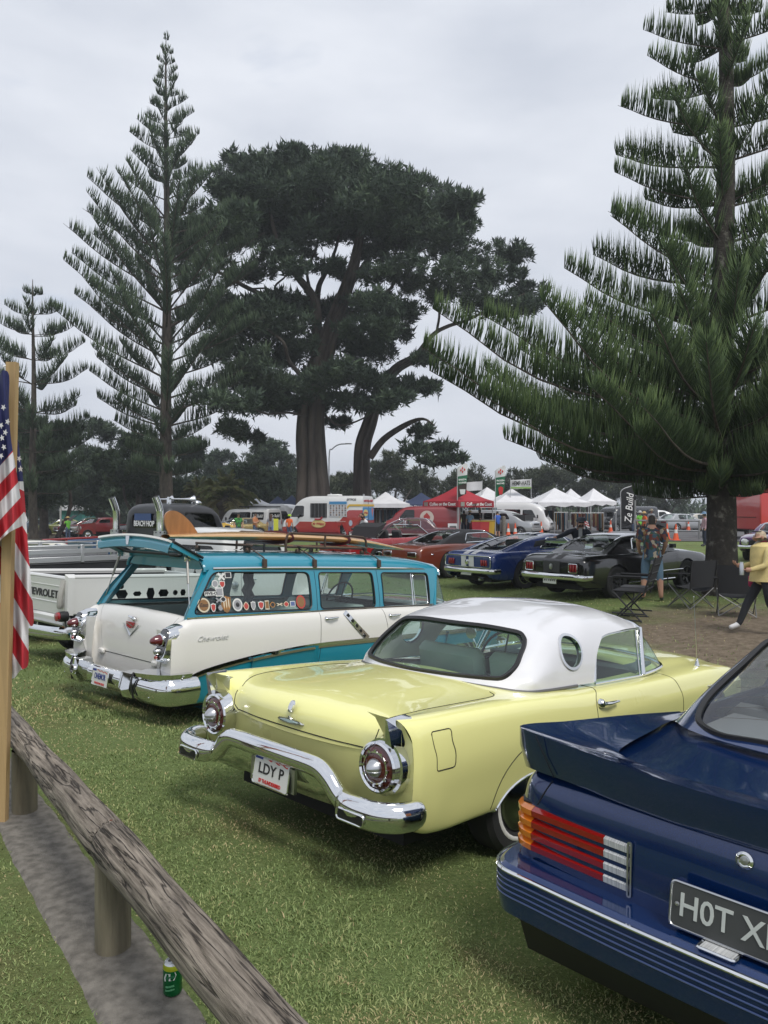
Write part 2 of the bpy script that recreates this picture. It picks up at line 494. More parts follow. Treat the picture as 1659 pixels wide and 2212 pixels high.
# ================================================================ ground
P0 = np.array([-1.06, 3.0]); PD = np.array([-0.585, 0.811]); PN = np.array([0.811, 0.585])   # kerb-strip line
TB_POSE = (-0.5816, 4.1215, CAMZ - 1.8994, 0.8041, -0.0559)
WG_POSE = (-2.5954, 7.2178, CAMZ - 2.0216, 0.8247, -0.0524)
FA_POSE = (1.06, 2.32, CAMZ - 1.955, radians(43.6), radians(-2))
def on_line(t, s): return P0 + PD * t + PN * s
_cp = []
for (x, y, z, yaw, pit), us in ((TB_POSE, (1.1, 3.7)), (WG_POSE, (1.35, 4.3)), (FA_POSE, (1.0, 3.8))):
 for u in us:
  for v in (-.7, .7):
   _cp.append((x + cos(yaw) * u - sin(yaw) * v, y + sin(yaw) * u + cos(yaw) * v, z + sin(pit) * u))
for t in (-6, -4, -2, -1, 0, 1, 2, 3.4, 5, 8, 12):
 for s in (-3, -.5, 0, .35): _cp.append((*on_line(t, s), -0.012 * max(0, t - 2)))
_cp += [(5.7, 11.9, -.2), (8.5, 12, -.2), (5, 16.5, -.13), (7.3, 16.5, -.1), (8, 19, -.1), (3.5, 20.5, -.22), (2, 24, -.15), (-3.0, 11.5, -.42), (-6, 12, -.4), (-7, 17, -.3), (-1, 14, -.4),
  (0, 28, -.05), (12, 24, -.05), (-10, 24, -.3), (14, 10, -.2), (-14, 14, -.35), (20, 30, 0), (-20, 32, -.3), (2, 38, 0), (12, 5, -.2), (-12, 4, 0), (0, -6, 0), (10, -4, -.1)]
_cp = np.array(_cp)
def _phi(r2): return r2 * np.log(r2 + 1e-9) * 0.5
def _tps():
 n = len(_cp); X = _cp[:, :2]; r2 = ((X[:, None] - X) ** 2).sum(-1)
 A = np.zeros((n + 3, n + 3)); A[:n, :n] = _phi(r2) + np.eye(n) * 0.6; A[:n, n] = 1; A[:n, n + 1:] = X; A[n, :n] = 1; A[n + 1:, :n] = X.T
 return np.linalg.solve(A, np.concatenate([_cp[:, 2], np.zeros(3)]))
_W = _tps()
def sstep(a, b, x):
 t = np.clip((np.asarray(x, float) - a) / (b - a), 0, 1); return t * t * (3 - 2 * t)
def ground(x, y):
 x = np.asarray(x, float); y = np.asarray(y, float); sh = x.shape; p = np.stack([x.ravel(), y.ravel()], 1)
 out = np.empty(len(p))
 for i in range(0, len(p), 20000):
  q = p[i:i + 20000]; r2 = ((q[:, None] - _cp[:, :2]) ** 2).sum(-1)
  out[i:i + 20000] = _phi(r2) @ _W[:-3] + _W[-3] + q @ _W[-2:]
 far = -0.42 + 0.44 * sstep(-22, 2, p[:, 0]) + 0.0 * p[:, 1]
 r = np.hypot(p[:, 0], p[:, 1] - 8); w = 1 - sstep(16, 30, r)
 return (out * w + far * (1 - w)).reshape(sh)
def gz(x, y): return float(ground(np.array([x]), np.array([y]))[0])
def gp(px, py, z=None):
 """ground point under a pixel"""
 d = FPX * CAMZ / max(1.0, py - 1102.0)
 for _ in range(12):
  p = at(px, py, d); zz = gz(p.x, p.y); d = d * (CAMZ - zz) / max(0.05, CAMZ - p.z)
 return at(px, py, d)
def ground_material():
 m = bpy.data.materials.new('turf'); nt, b, N, Lk = _nodes(m)
 geo = N.new('ShaderNodeNewGeometry'); pos = geo.outputs['Position']
 def noise(sc, det=5, rough=0.6, src=pos):
  n = N.new('ShaderNodeTexNoise'); n.inputs['Scale'].default_value = sc; n.inputs['Detail'].default_value = det; n.inputs['Roughness'].default_value = rough
  Lk.new(src, n.inputs['Vector']); return n.outputs['Fac']
 def ramp(src, stops):
  r = N.new('ShaderNodeValToRGB'); e = r.color_ramp.elements
  e[0].position, e[0].color = stops[0][0], (*stops[0][1], 1); e[1].position, e[1].color = stops[-1][0], (*stops[-1][1], 1)
  for p, c in stops[1:-1]:
   k = e.new(p); k.color = (*c, 1)
  Lk.new(src, r.inputs['Fac']); return r.outputs['Color']
 def mix(f, a, bb):
  x = N.new('ShaderNodeMix'); x.data_type = 'RGBA'
  if isinstance(f, float): x.inputs['Factor'].default_value = f
  else: Lk.new(f, x.inputs['Factor'])
  Lk.new(a, x.inputs['A']); Lk.new(bb, x.inputs['B']); return x.outputs['Result']
 def math2(op, a, bb):
  x = N.new('ShaderNodeMath'); x.operation = op; x.use_clamp = False
  for i, q in enumerate((a, bb)):
   if isinstance(q, (int, float)): x.inputs[i].default_value = q
   else: Lk.new(q, x.inputs[i])
  return x.outputs[0]
 fine = ramp(noise(38, 4, 0.7), [(0.25, (0.090, 0.125, 0.042)), (0.5, (0.150, 0.202, 0.070)), (0.78, (0.215, 0.260, 0.100))])
 dry = ramp(noise(30, 4, 0.7), [(0.25, (0.07, 0.055, 0.025)), (0.6, (0.16, 0.125, 0.06)), (0.85, (0.26, 0.21, 0.11))])
 patch = ramp(noise(0.9, 6, 0.65), [(0.50, (0, 0, 0)), (0.72, (0.75, 0.75, 0.75))])
 c = mix(patch, fine, dry)
 # worn brown soil and litter below the near pine
 soil = ramp(noise(9, 6, 0.72), [(0.3, (0.11, 0.088, 0.062)), (0.55, (0.215, 0.172, 0.125)), (0.8, (0.30, 0.245, 0.185))])
 sep = N.new('ShaderNodeSeparateXYZ'); Lk.new(pos, sep.inputs[0])
 def blob(cx, cy, rx, ry):
  dx = math2('DIVIDE', math2('SUBTRACT', sep.outputs[0], cx), rx); dy = math2('DIVIDE', math2('SUBTRACT', sep.outputs[1], cy), ry)
  r = math2('SQRT', math2('ADD', math2('MULTIPLY', dx, dx), math2('MULTIPLY', dy, dy)), 0.0)
  r2 = math2('ADD', r, math2('MULTIPLY', math2('SUBTRACT', noise(0.8, 6, 0.7), 0.5), 1.1))
  mr = N.new('ShaderNodeMapRange'); mr.inputs['From Min'].default_value = 0.65; mr.inputs['From Max'].default_value = 1.1; mr.inputs['To Min'].default_value = 1; mr.inputs['To Max'].default_value = 0
  Lk.new(r2, mr.inputs['Value']); return mr.outputs[0]
 c = mix(blob(7.2, 11.0, 4.6, 4.2), c, soil)
 c = mix(blob(-22, 62, 20, 12), c, soil)
 Lk.new(c, b.inputs['Base Color'])
 b.inputs['Roughness'].default_value = 0.95; b.inputs['Specular IOR Level'].default_value = 0.15
 bp = N.new('ShaderNodeBump'); bp.inputs['Strength'].default_value = 0.9; bp.inputs['Distance'].default_value = 0.03
 Lk.new(noise(55, 4, 0.75), bp.inputs['Height']); Lk.new(bp.outputs[0], b.inputs['Normal'])
 return m
TURF = ground_material()
def ground_mesh():
 a = np.linspace(-1, 1, 201); xs = np.sinh(a * 5.2) / sinh52 * 900
 bq = np.linspace(-0.62, 1, 171); ys = 6 + np.sinh(bq * 5.4) / np.sinh(5.4) * 1300
 X, Y = np.meshgrid(xs, ys); Z = ground(X, Y)
 h, w = X.shape; ii, jj = np.meshgrid(np.arange(h - 1), np.arange(w - 1), indexing='ij')
 F = np.stack([ii * w + jj, ii * w + jj + 1, (ii + 1) * w + jj + 1, (ii + 1) * w + jj], -1).reshape(-1, 4)
 return quick_mesh('ground', np.stack([X, Y, Z], -1), F, smooth=True)
sinh52 = np.sinh(5.2)
_gm = ground_mesh(); _gm.materials.append(TURF)
structure(link('ground', _gm))
def sheet(name, poly, m, lift=0.004, step=1.0, kind='structure'):
 """thin sheet following the ground, laid over it"""
 P = np.asarray(poly, float); x0, y0 = P.min(0); x1, y1 = P.max(0)
 nx = max(2, int((x1 - x0) / step)); ny = max(2, int((y1 - y0) / step))
 X, Y = np.meshgrid(np.linspace(x0, x1, nx + 1), np.linspace(y0, y1, ny + 1))
 s = Shell(np.stack([X, Y, np.zeros_like(X)], -1)); s.cut(P, 1, axes=(0, 1))
 s.V[:, 2] = ground(s.V[:, 0], s.V[:, 1]) + lift
 o = s.emit([1], name, m, None); o['kind'] = kind
 return o
ASPH = mat('asphalt', (0.115, 0.115, 0.118), 0.92, var=0.25, vscale=0.7, bump=0.4, bscale=150, spec=0.2)
sheet('road', [(-8, 44), (30, 40), (130, 40), (130, 130), (60, 120), (8, 110), (-12, 70)], ASPH, 0.03, 2.0)
# mowing strip of old concrete under the log rail
def concrete_mat():
 m = mat('old_concrete', (0.165, 0.152, 0.132), 0.95, var=0.30, vscale=22, bump=0.6, bscale=140, spec=0.2, detail=9)
 return m
_ts = np.linspace(-8, 14, 221); _ss = np.linspace(-.19, .16, 9)
_A = np.zeros((len(_ts), len(_ss), 3))
for i, t in enumerate(_ts):
 for j, s in enumerate(_ss):
  e = 0.007 * sin(t * 5.1 + 1) + 0.006 * sin(t * 23.7) if j in (0, 8) else 0
  q = on_line(t, s + e); _A[i, j] = (q[0], q[1], 0)
_A[..., 2] = ground(_A[..., 0], _A[..., 1]) + 0.012
_A[:, 0, 2] -= 0.03; _A[:, -1, 2] -= 0.03
_g = G().grid(_A); structure(part('path', _g, concrete_mat(), None, sharp=80))
# ---------------------------------------------------------------- grass
def grass_material():
 m = bpy.data.materials.new('grass_blades'); nt, b, N, Lk = _nodes(m)
 at_ = N.new('ShaderNodeAttribute'); at_.attribute_name = 'tone'
 r = N.new('ShaderNodeValToRGB'); e = r.color_ramp.elements
 e[0].position = 0; e[0].color = (0.075, 0.118, 0.036, 1); e[1].position = 1; e[1].color = (0.46, 0.37, 0.20, 1)
 k = e.new(0.45); k.color = (0.190, 0.262, 0.092, 1); k = e.new(0.74); k.color = (0.33, 0.36, 0.15, 1)
 Lk.new(at_.outputs['Fac'], r.inputs['Fac']); Lk.new(r.outputs['Color'], b.inputs['Base Color'])
 b.inputs['Roughness'].default_value = 0.6; b.inputs['Specular IOR Level'].default_value = 0.25
 return m
GRASSM = grass_material()
def vnoise(x, y, sc, seed):
 r = np.random.default_rng(seed); T = r.random((64, 64))
 x = x * sc; y = y * sc; i = np.floor(x).astype(int); j = np.floor(y).astype(int); u = x - i; v = y - j; u = u * u * (3 - 2 * u); v = v * v * (3 - 2 * v)
 g = lambda a, c: T[a % 64, c % 64]
 return (g(i, j) * (1 - u) + g(i + 1, j) * u) * (1 - v) + (g(i, j + 1) * (1 - u) + g(i + 1, j + 1) * u) * v
def dryness(x, y):
 n = 0.55 * vnoise(x, y, 1.3, 1) + 0.3 * vnoise(x, y, 3.1, 2) + 0.15 * vnoise(x, y, 8, 3)
 d = sstep(0.43, 0.66, n)
 s = (x - P0[0]) * PN[0] + (y - P0[1]) * PN[1]
 d = np.maximum(d, 0.65 * np.exp(-((s - .35) / .22) ** 2) * vnoise(x, y, 2.2, 5))
 soil = np.clip(1.25 - np.hypot((x - 7.2) / 4.6, (y - 11) / 4.2), 0, 1)
 return d, soil
def blades(name, n, dmin, dmax, hmin, hmax, wid, label):
 r = np.random.default_rng(len(name) * 7 + n)
 # sample evenly over the picture's wedge of ground, denser near
 d = dmin * (dmax / dmin) ** r.random(n); a = (r.random(n) - 0.5) * 1.30
 x = d * a; y = d
 s = (x - P0[0]) * PN[0] + (y - P0[1]) * PN[1]
 keep = ~((s > -.20 + .03 * r.standard_normal(n)) & (s < .165 + .03 * r.standard_normal(n)))
 dr, soil = dryness(x, y); keep &= r.random(n) > soil * 1.15
 keep &= r.random(n) > 0.35 * dr
 x, y, dr, d = x[keep], y[keep], dr[keep], d[keep]; n = len(x)
 z = ground(x, y) - 0.004
 tuft = vnoise(x, y, 5.5, 9) * 0.6 + vnoise(x, y, 14, 11) * 0.4
 h = (hmin + (hmax - hmin) * r.random(n) ** 1.6) * (0.6 + 0.9 * tuft) * (1 - 0.35 * dr)
 th = r.random(n) * 2 * pi; lean = (0.3 + 1.3 * r.random(n)) * h
 dx, dy = np.cos(th), np.sin(th); w = wid * (0.6 + 0.8 * r.random(n)) * (0.6 + d / dmax)
 ph = r.random(n) * 2 * pi; sx, sy = np.cos(ph) * w, np.sin(ph) * w
 B = np.stack([x, y, z], 1); S = np.stack([sx, sy, 0 * sx], 1)
 Mid = B + np.stack([dx * lean * .35, dy * lean * .35, h * .6], 1); T = B + np.stack([dx * lean, dy * lean, h * (1 - .35 * r.random(n))], 1)
 V = np.stack([B - S, B + S, Mid - S * .8, Mid + S * .8, T], 1).reshape(-1, 3)
 k = np.arange(n)[:, None] * 5
 me = quick_mesh(name, V, k + np.array([[0, 1, 3, 2]]), k + np.array([[2, 3, 4]]))
 tone = np.clip(0.16 + 0.36 * r.random(n) + 0.28 * tuft + 0.62 * dr * r.random(n) ** .6 + 0.45 * (r.random(n) > 0.972), 0, 1)
 at_ = me.attributes.new('tone', 'FLOAT', 'POINT'); at_.data.foreach_set('value', np.repeat(tone, 5).astype(np.float32))
 me.materials.append(GRASSM); o = stuff(link(name, me)); tag(o, label, 'grass')
 return o
blades('grass', 235000, 1.7, 7.5, 0.006, 0.022, 0.0021, 'short green and dry grass of the lawn behind the cars')
blades('grass', 55000, 6.5, 24, 0.02, 0.050, 0.0048, 'trodden green grass of the lawn among the parked cars')
# ================================================================ trees
BARK = mat('pine_bark', (0.062, 0.050, 0.042), 0.95, var=0.45, vscale=7, bump=1.0, bscale=14, vstretch=(1, 1, .35), detail=8)
BARKM = mat('cypress_bark', (0.070, 0.057, 0.048), 0.95, var=0.45, vscale=2.2, bump=1.0, bscale=5, vstretch=(1, 1, .18), detail=8)
BARKP = mat('shore_tree_bark', (0.085, 0.072, 0.062), 0.95, var=0.35, vscale=3, bump=0.8, bscale=9)
def leafmat(name, c0, c1, c2):
 m = bpy.data.materials.new(name); nt, b, N, Lk = _nodes(m)
 a = N.new('ShaderNodeAttribute'); a.attribute_name = 'tone'
 r = N.new('ShaderNodeValToRGB'); e = r.color_ramp.elements
 e[0].position = 0; e[0].color = (*c0, 1); e[1].position = 1; e[1].color = (*c2, 1); k = e.new(0.5); k.color = (*c1, 1)
 Lk.new(a.outputs['Fac'], r.inputs['Fac']); Lk.new(r.outputs['Color'], b.inputs['Base Color'])
 b.inputs['Roughness'].default_value = 0.7; b.inputs['Specular IOR Level'].default_value = 0.15
 return m
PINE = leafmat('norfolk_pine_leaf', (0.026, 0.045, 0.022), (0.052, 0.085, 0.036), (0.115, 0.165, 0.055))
PINEF = leafmat('far_pine_leaf', (0.026, 0.044, 0.028), (0.046, 0.072, 0.042), (0.085, 0.120, 0.060))
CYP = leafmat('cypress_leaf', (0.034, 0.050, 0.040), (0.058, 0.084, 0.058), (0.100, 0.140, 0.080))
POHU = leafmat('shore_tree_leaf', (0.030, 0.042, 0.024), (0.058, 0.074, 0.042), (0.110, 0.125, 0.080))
PALM = leafmat('palm_leaf', (0.070, 0.100, 0.035), (0.15, 0.19, 0.065), (0.30, 0.27, 0.13))
def put_tone(me, tone):
 a = me.attributes.new('tone', 'FLOAT', 'POINT'); a.data.foreach_set('value', np.asarray(tone, np.float32))
def fingers(B, D, l, r, up, tone, seed, sag=0.0):
 """whip-like branchlets: three-sided, bent upwards"""
 n = len(B); rr = np.random.default_rng(seed)
 D = unit(D); Z = np.array([0, 0, 1.]); l = l[:, None]; up = up[:, None]
 C1 = B + D * l * .60 + Z * l * .20 * up; C3 = B + D * l * .95 + Z * l * .75 * up
 a = unit(np.cross(D, rr.standard_normal((n, 3)))); b = np.cross(D, a)
 th = np.array([0, 2 * pi / 3, 4 * pi / 3])
 ring = (np.cos(th)[None, :, None] * a[:, None] + np.sin(th)[None, :, None] * b[:, None]) * np.asarray(r)[:, None, None]
 V = np.concatenate([B[:, None] + ring * .7, C1[:, None] + ring * 1.05, C3[:, None]], 1)
 k = np.arange(n)[:, None] * 7
 q = [[i, (i + 1) % 3, 3 + (i + 1) % 3, 3 + i] for i in range(3)]
 F4 = (k[:, :, None] + np.array(q)[None]).reshape(-1, 4)
 F3 = (k[:, :, None] + np.array([[3, 4, 6], [4, 5, 6], [5, 3, 6]])[None]).reshape(-1, 3)
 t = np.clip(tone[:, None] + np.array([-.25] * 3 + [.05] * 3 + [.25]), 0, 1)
 return V.reshape(-1, 3), F4, F3, t.ravel()
def norfolk(name, label, base, H, trunk_r, whorls, fing, leaf, seed, fr=0.022, fl=(0.35, 0.75), bare=0.25, group=None, near=0.0):
 """whorls: list of (height, n, length, rise, tipcurl, az0)"""
 rr = np.random.default_rng(seed)
 root = thing(name, label, 'tree', base, group=group)
 hs = np.linspace(0, 1, 26); g = G()
 tr = trunk_r * (1 - hs) ** 0.85 + 0.02; tr[0] *= 1.35; tr[1] *= 1.08
 P = np.stack([0.06 * np.sin(hs * 9 + seed) * (hs > .1), 0.06 * np.cos(hs * 7), hs * H - 0.25], 1); P[:, 2][0] = -0.3
 g.tube(P, tr, 14); part('trunk', g, BARK, root)
 gb = G(); AB, AD, AL, AU, AT = [], [], [], [], []
 for (h, n, Lw, rise, curl, az0) in whorls:
  for k in range(n):
   az = az0 + 2 * pi * k / n + rr.normal(0, .13); Lb = Lw * rr.uniform(.82, 1.05) * (1 - near * max(0, -sin(az)))
   if Lb < .05: continue
   rs = rise + rr.normal(0, .05)
   t = np.linspace(0, 1, 9)
   # leaves the trunk, sags a little, then lifts at the tip
   rad = Lb * t; zz = Lb * (rs * t - (curl * .55) * np.sin(pi * np.minimum(t * 1.1, 1)) * t + curl * .55 * t ** 3)
   side = Lb * .06 * rr.normal() * t * t
   x = np.cos(az) * rad - np.sin(az) * side; y = np.sin(az) * rad + np.cos(az) * side
   C = np.stack([x, y, h + zz + rr.normal(0, .05)], 1)
   br = max(.012, trunk_r * .16 * min(1, Lb / 4)) * (1 - t * .85)
   gb.tube(C, br, 5, caps=False)
   m = max(6, int(Lb * fing)); ts = bare * rr.uniform(.6, 1.4) + (1 - bare) * rr.random(m) ** .85; ts = np.clip(ts, .05, 1)
   f = ts * 8; i = np.minimum(f.astype(int), 7); w = (f - i)[:, None]; B = C[i] * (1 - w) + C[i + 1] * w; T = unit(C[i + 1] - C[i])
   S = unit(np.cross(T, [0, 0, 1.])); U = np.cross(S, T); sg = np.where(rr.random(m) < .5, -1, 1)[:, None]
   a = rr.normal(1.02, .22, m)[:, None]
   D = S * sg * np.cos(a) + U * np.sin(a) * .9 + T * rr.normal(.22, .10, m)[:, None]
   env = np.sin(np.clip((ts - bare * .5) / (1 - bare * .5), 0, 1) ** .8 * pi * .93) ** .55 + .10
   L1 = (fl[0] + (fl[1] - fl[0]) * rr.random(m)) * np.clip(env, .15, 1) * min(1, .35 + Lb / 4.5)
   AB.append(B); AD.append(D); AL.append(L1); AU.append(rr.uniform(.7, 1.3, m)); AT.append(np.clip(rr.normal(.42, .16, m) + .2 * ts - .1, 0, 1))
 stuff(part('branches', gb, BARK, root))
 B = np.concatenate(AB); D = np.concatenate(AD); l = np.concatenate(AL); u = np.concatenate(AU); t = np.concatenate(AT)
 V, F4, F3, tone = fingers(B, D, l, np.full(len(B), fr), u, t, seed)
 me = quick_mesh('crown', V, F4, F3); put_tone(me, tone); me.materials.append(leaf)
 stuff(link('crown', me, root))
 return root
def build_left_pine():
 d = 48.0; b = at(360, 1110, d); base = (b.x, b.y, gz(b.x, b.y)); H = 31.6
 prof = [(4.2, 2.6), (6.5, 3.6), (8.5, 6.0), (11, 6.6), (14.5, 6.5), (17.5, 5.6), (20, 4.1), (22, 2.9), (24.5, 2.1), (27, 1.35), (29, .9), (30.6, .45), (31.4, .2)]
 ph, pl = zip(*prof); W = []; h = 4.2; k = 0
 while h < 31.5:
  Lw = float(np.interp(h, ph, pl)); n = 5 if h < 17 else 4
  rise = np.interp(h, [3, 6, 10, 16, 24, 31], [.06, .30, .52, .58, .48, .42]); W.append((h, n, Lw * random.uniform(.9, 1.08), rise, .12, k * .55 + random.random() * .3)); k += 1
  h += np.interp(h, [3, 20, 31], [1.05, 1.0, .80]) * random.uniform(.85, 1.15)
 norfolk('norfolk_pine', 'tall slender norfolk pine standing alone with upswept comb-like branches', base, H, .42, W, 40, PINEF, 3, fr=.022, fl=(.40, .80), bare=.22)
def build_small_pine():
 d = 52.0; b = at(72, 1110, d); base = (b.x, b.y, gz(b.x, b.y)); H = 18.0
 W = []; h = 4.0; k = 0
 for h, Lw in [(3.2, 4.2), (4.6, 4.4), (6.0, 4.3), (7.4, 4.2), (8.8, 4.2), (10.6, 3.9), (12.3, 3.3), (13.9, 2.7), (15.3, 1.9), (16.7, .8)]:
  W.append((h, 5, Lw, .18 if h < 9 else .24, .22, k * .9)); k += 1
 norfolk('norfolk_pine', 'young norfolk pine with widely spaced tiers of branches behind the flag', base, H, .30, W, 34, PINEF, 9, fr=.024, fl=(.4, .8), bare=.18)
def build_right_pine():
 d = 16.5; b = at(1561, 1282, d); base = (b.x, b.y, gz(b.x, b.y) - .02); H = 17.5
 W = []; k = 0
 for h, Lw, rise, curl, n in [(2.15, 1.9, .06, .08, 7), (2.35, 3.4, .06, .1, 7), (2.6, 5.4, .07, .16, 7), (2.75, 6.0, .10, .2, 6), (2.95, 6.3, .10, .2, 6), (3.2, 6.6, .18, .22, 6), (3.45, 6.4, .22, .22, 6), (3.8, 6.2, .26, .22, 6), (4.1, 5.6, .28, .2, 6), (4.5, 5.2, .30, .2, 6), (5.05, 4.4, .34, .18, 6), (5.8, 3.7, .38, .16, 6), (6.65, 3.2, .40, .14, 5), (7.5, 2.9, .40, .13, 5), (8.35, 2.65, .38, .12, 5), (9.2, 2.45, .36, .12, 5), (10.05, 2.25, .34, .12, 5), (10.9, 2.05, .32, .12, 5), (11.7, 1.7, .30, .12, 6), (12.5, 1.35, .30, .1, 6), (13.3, 1.05, .3, .1, 5), (14.1, .9, .3, .1, 5), (14.9, .7, .3, .1, 5), (15.8, .45, .3, .1, 5), (16.8, .25, .3, .1, 5)]:
  W.append((h, n, Lw, rise, curl, 2.9 + k * .47)); k += 1
 o = norfolk('norfolk_pine', 'big norfolk pine with lichened trunk beside the folding camp chairs', base, H, .315, W, 104, PINE, 21, fr=.0105, fl=(.32, .60), bare=.08, near=.38)
 # lichen-patched bark on this trunk
 m = bpy.data.materials.new('lichened_bark'); nt, bs, N, Lk = _nodes(m)
 tc = N.new('ShaderNodeTexCoord'); n = N.new('ShaderNodeTexNoise'); n.inputs['Scale'].default_value = 5.5; n.inputs['Detail'].default_value = 8; n.inputs['Roughness'].default_value = .62
 r = N.new('ShaderNodeValToRGB'); e = r.color_ramp.elements; e[0].position = .3; e[0].color = (.022, .019, .017, 1); e[1].position = .68; e[1].color = (.21, .20, .17, 1); q = e.new(.57); q.color = (.055, .047, .040, 1)
 Lk.new(tc.outputs['Object'], n.inputs['Vector']); Lk.new(n.outputs['Fac'], r.inputs['Fac']); Lk.new(r.outputs['Color'], bs.inputs['Base Color'])
 bp = N.new('ShaderNodeBump'); bp.inputs['Distance'].default_value = .03; bp.inputs['Strength'].default_value = .9
 n2 = N.new('ShaderNodeTexNoise'); n2.inputs['Scale'].default_value = 24; n2.inputs['Detail'].default_value = 5; Lk.new(tc.outputs['Object'], n2.inputs['Vector']); Lk.new(n2.outputs['Fac'], bp.inputs['Height']); Lk.new(bp.outputs[0], bs.inputs['Normal'])
 bs.inputs['Roughness'].default_value = .95
 for c in o.children:
  if c.name.startswith('trunk'): c.data.materials[0] = m
def leaf_cloud(pads, nsub, nleaf, size, seed, spiky=0.5, upb=0.35):
 """pads: centres/radii (x,y,z,rx,ry,rz). clumps of kite-shaped sprays spread through each pad"""
 rr = np.random.default_rng(seed); VV, TT = [], []
 for (x, y, z, rx, ry, rz) in pads:
  ns = max(6, int(nsub * rr.uniform(.8, 1.2)))
  u = unit(rr.standard_normal((ns, 3))) * (rr.random((ns, 1)) ** .42); c = np.array([x, y, z]) + u * [rx, ry, rz]
  cr = (rx * .16 + rz * .26) * rr.uniform(.55, 1.35, ns)
  nl = nleaf; d = unit(rr.standard_normal((ns, nl, 3)) + [0, 0, upb] + u[:, None] * .8)
  B = c[:, None] + d * cr[:, None, None] * (rr.random((ns, nl, 1)) ** .5); B[..., 2] -= 0.12 * cr[:, None]
  D = unit(d + rr.standard_normal((ns, nl, 3)) * .45 + [0, 0, upb]); l = size * rr.uniform(.55, 1.5, (ns, nl, 1)) * (1 + spiky * (rr.random((ns, nl, 1)) > .88))
  S = unit(np.cross(D, rr.standard_normal((ns, nl, 3)))) * l * rr.uniform(.12, .22, (ns, nl, 1))
  V = np.stack([B - S, B + S, B + D * l], 2)
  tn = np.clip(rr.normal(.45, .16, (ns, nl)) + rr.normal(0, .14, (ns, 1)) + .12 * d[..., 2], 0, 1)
  VV.append(V.reshape(-1, 3)); TT.append(np.repeat(tn.ravel(), 3))
 V = np.concatenate(VV); n = len(V) // 3
 return V, np.arange(n * 3).reshape(n, 3), np.concatenate(TT)
def crown(root, pads, nsub, nleaf, size, leaf, seed, **k):
 V, F, t = leaf_cloud(pads, nsub, nleaf, size, seed, **k)
 me = quick_mesh('crown', V, None, F); put_tone(me, t); me.materials.append(leaf); return stuff(link('crown', me, root))
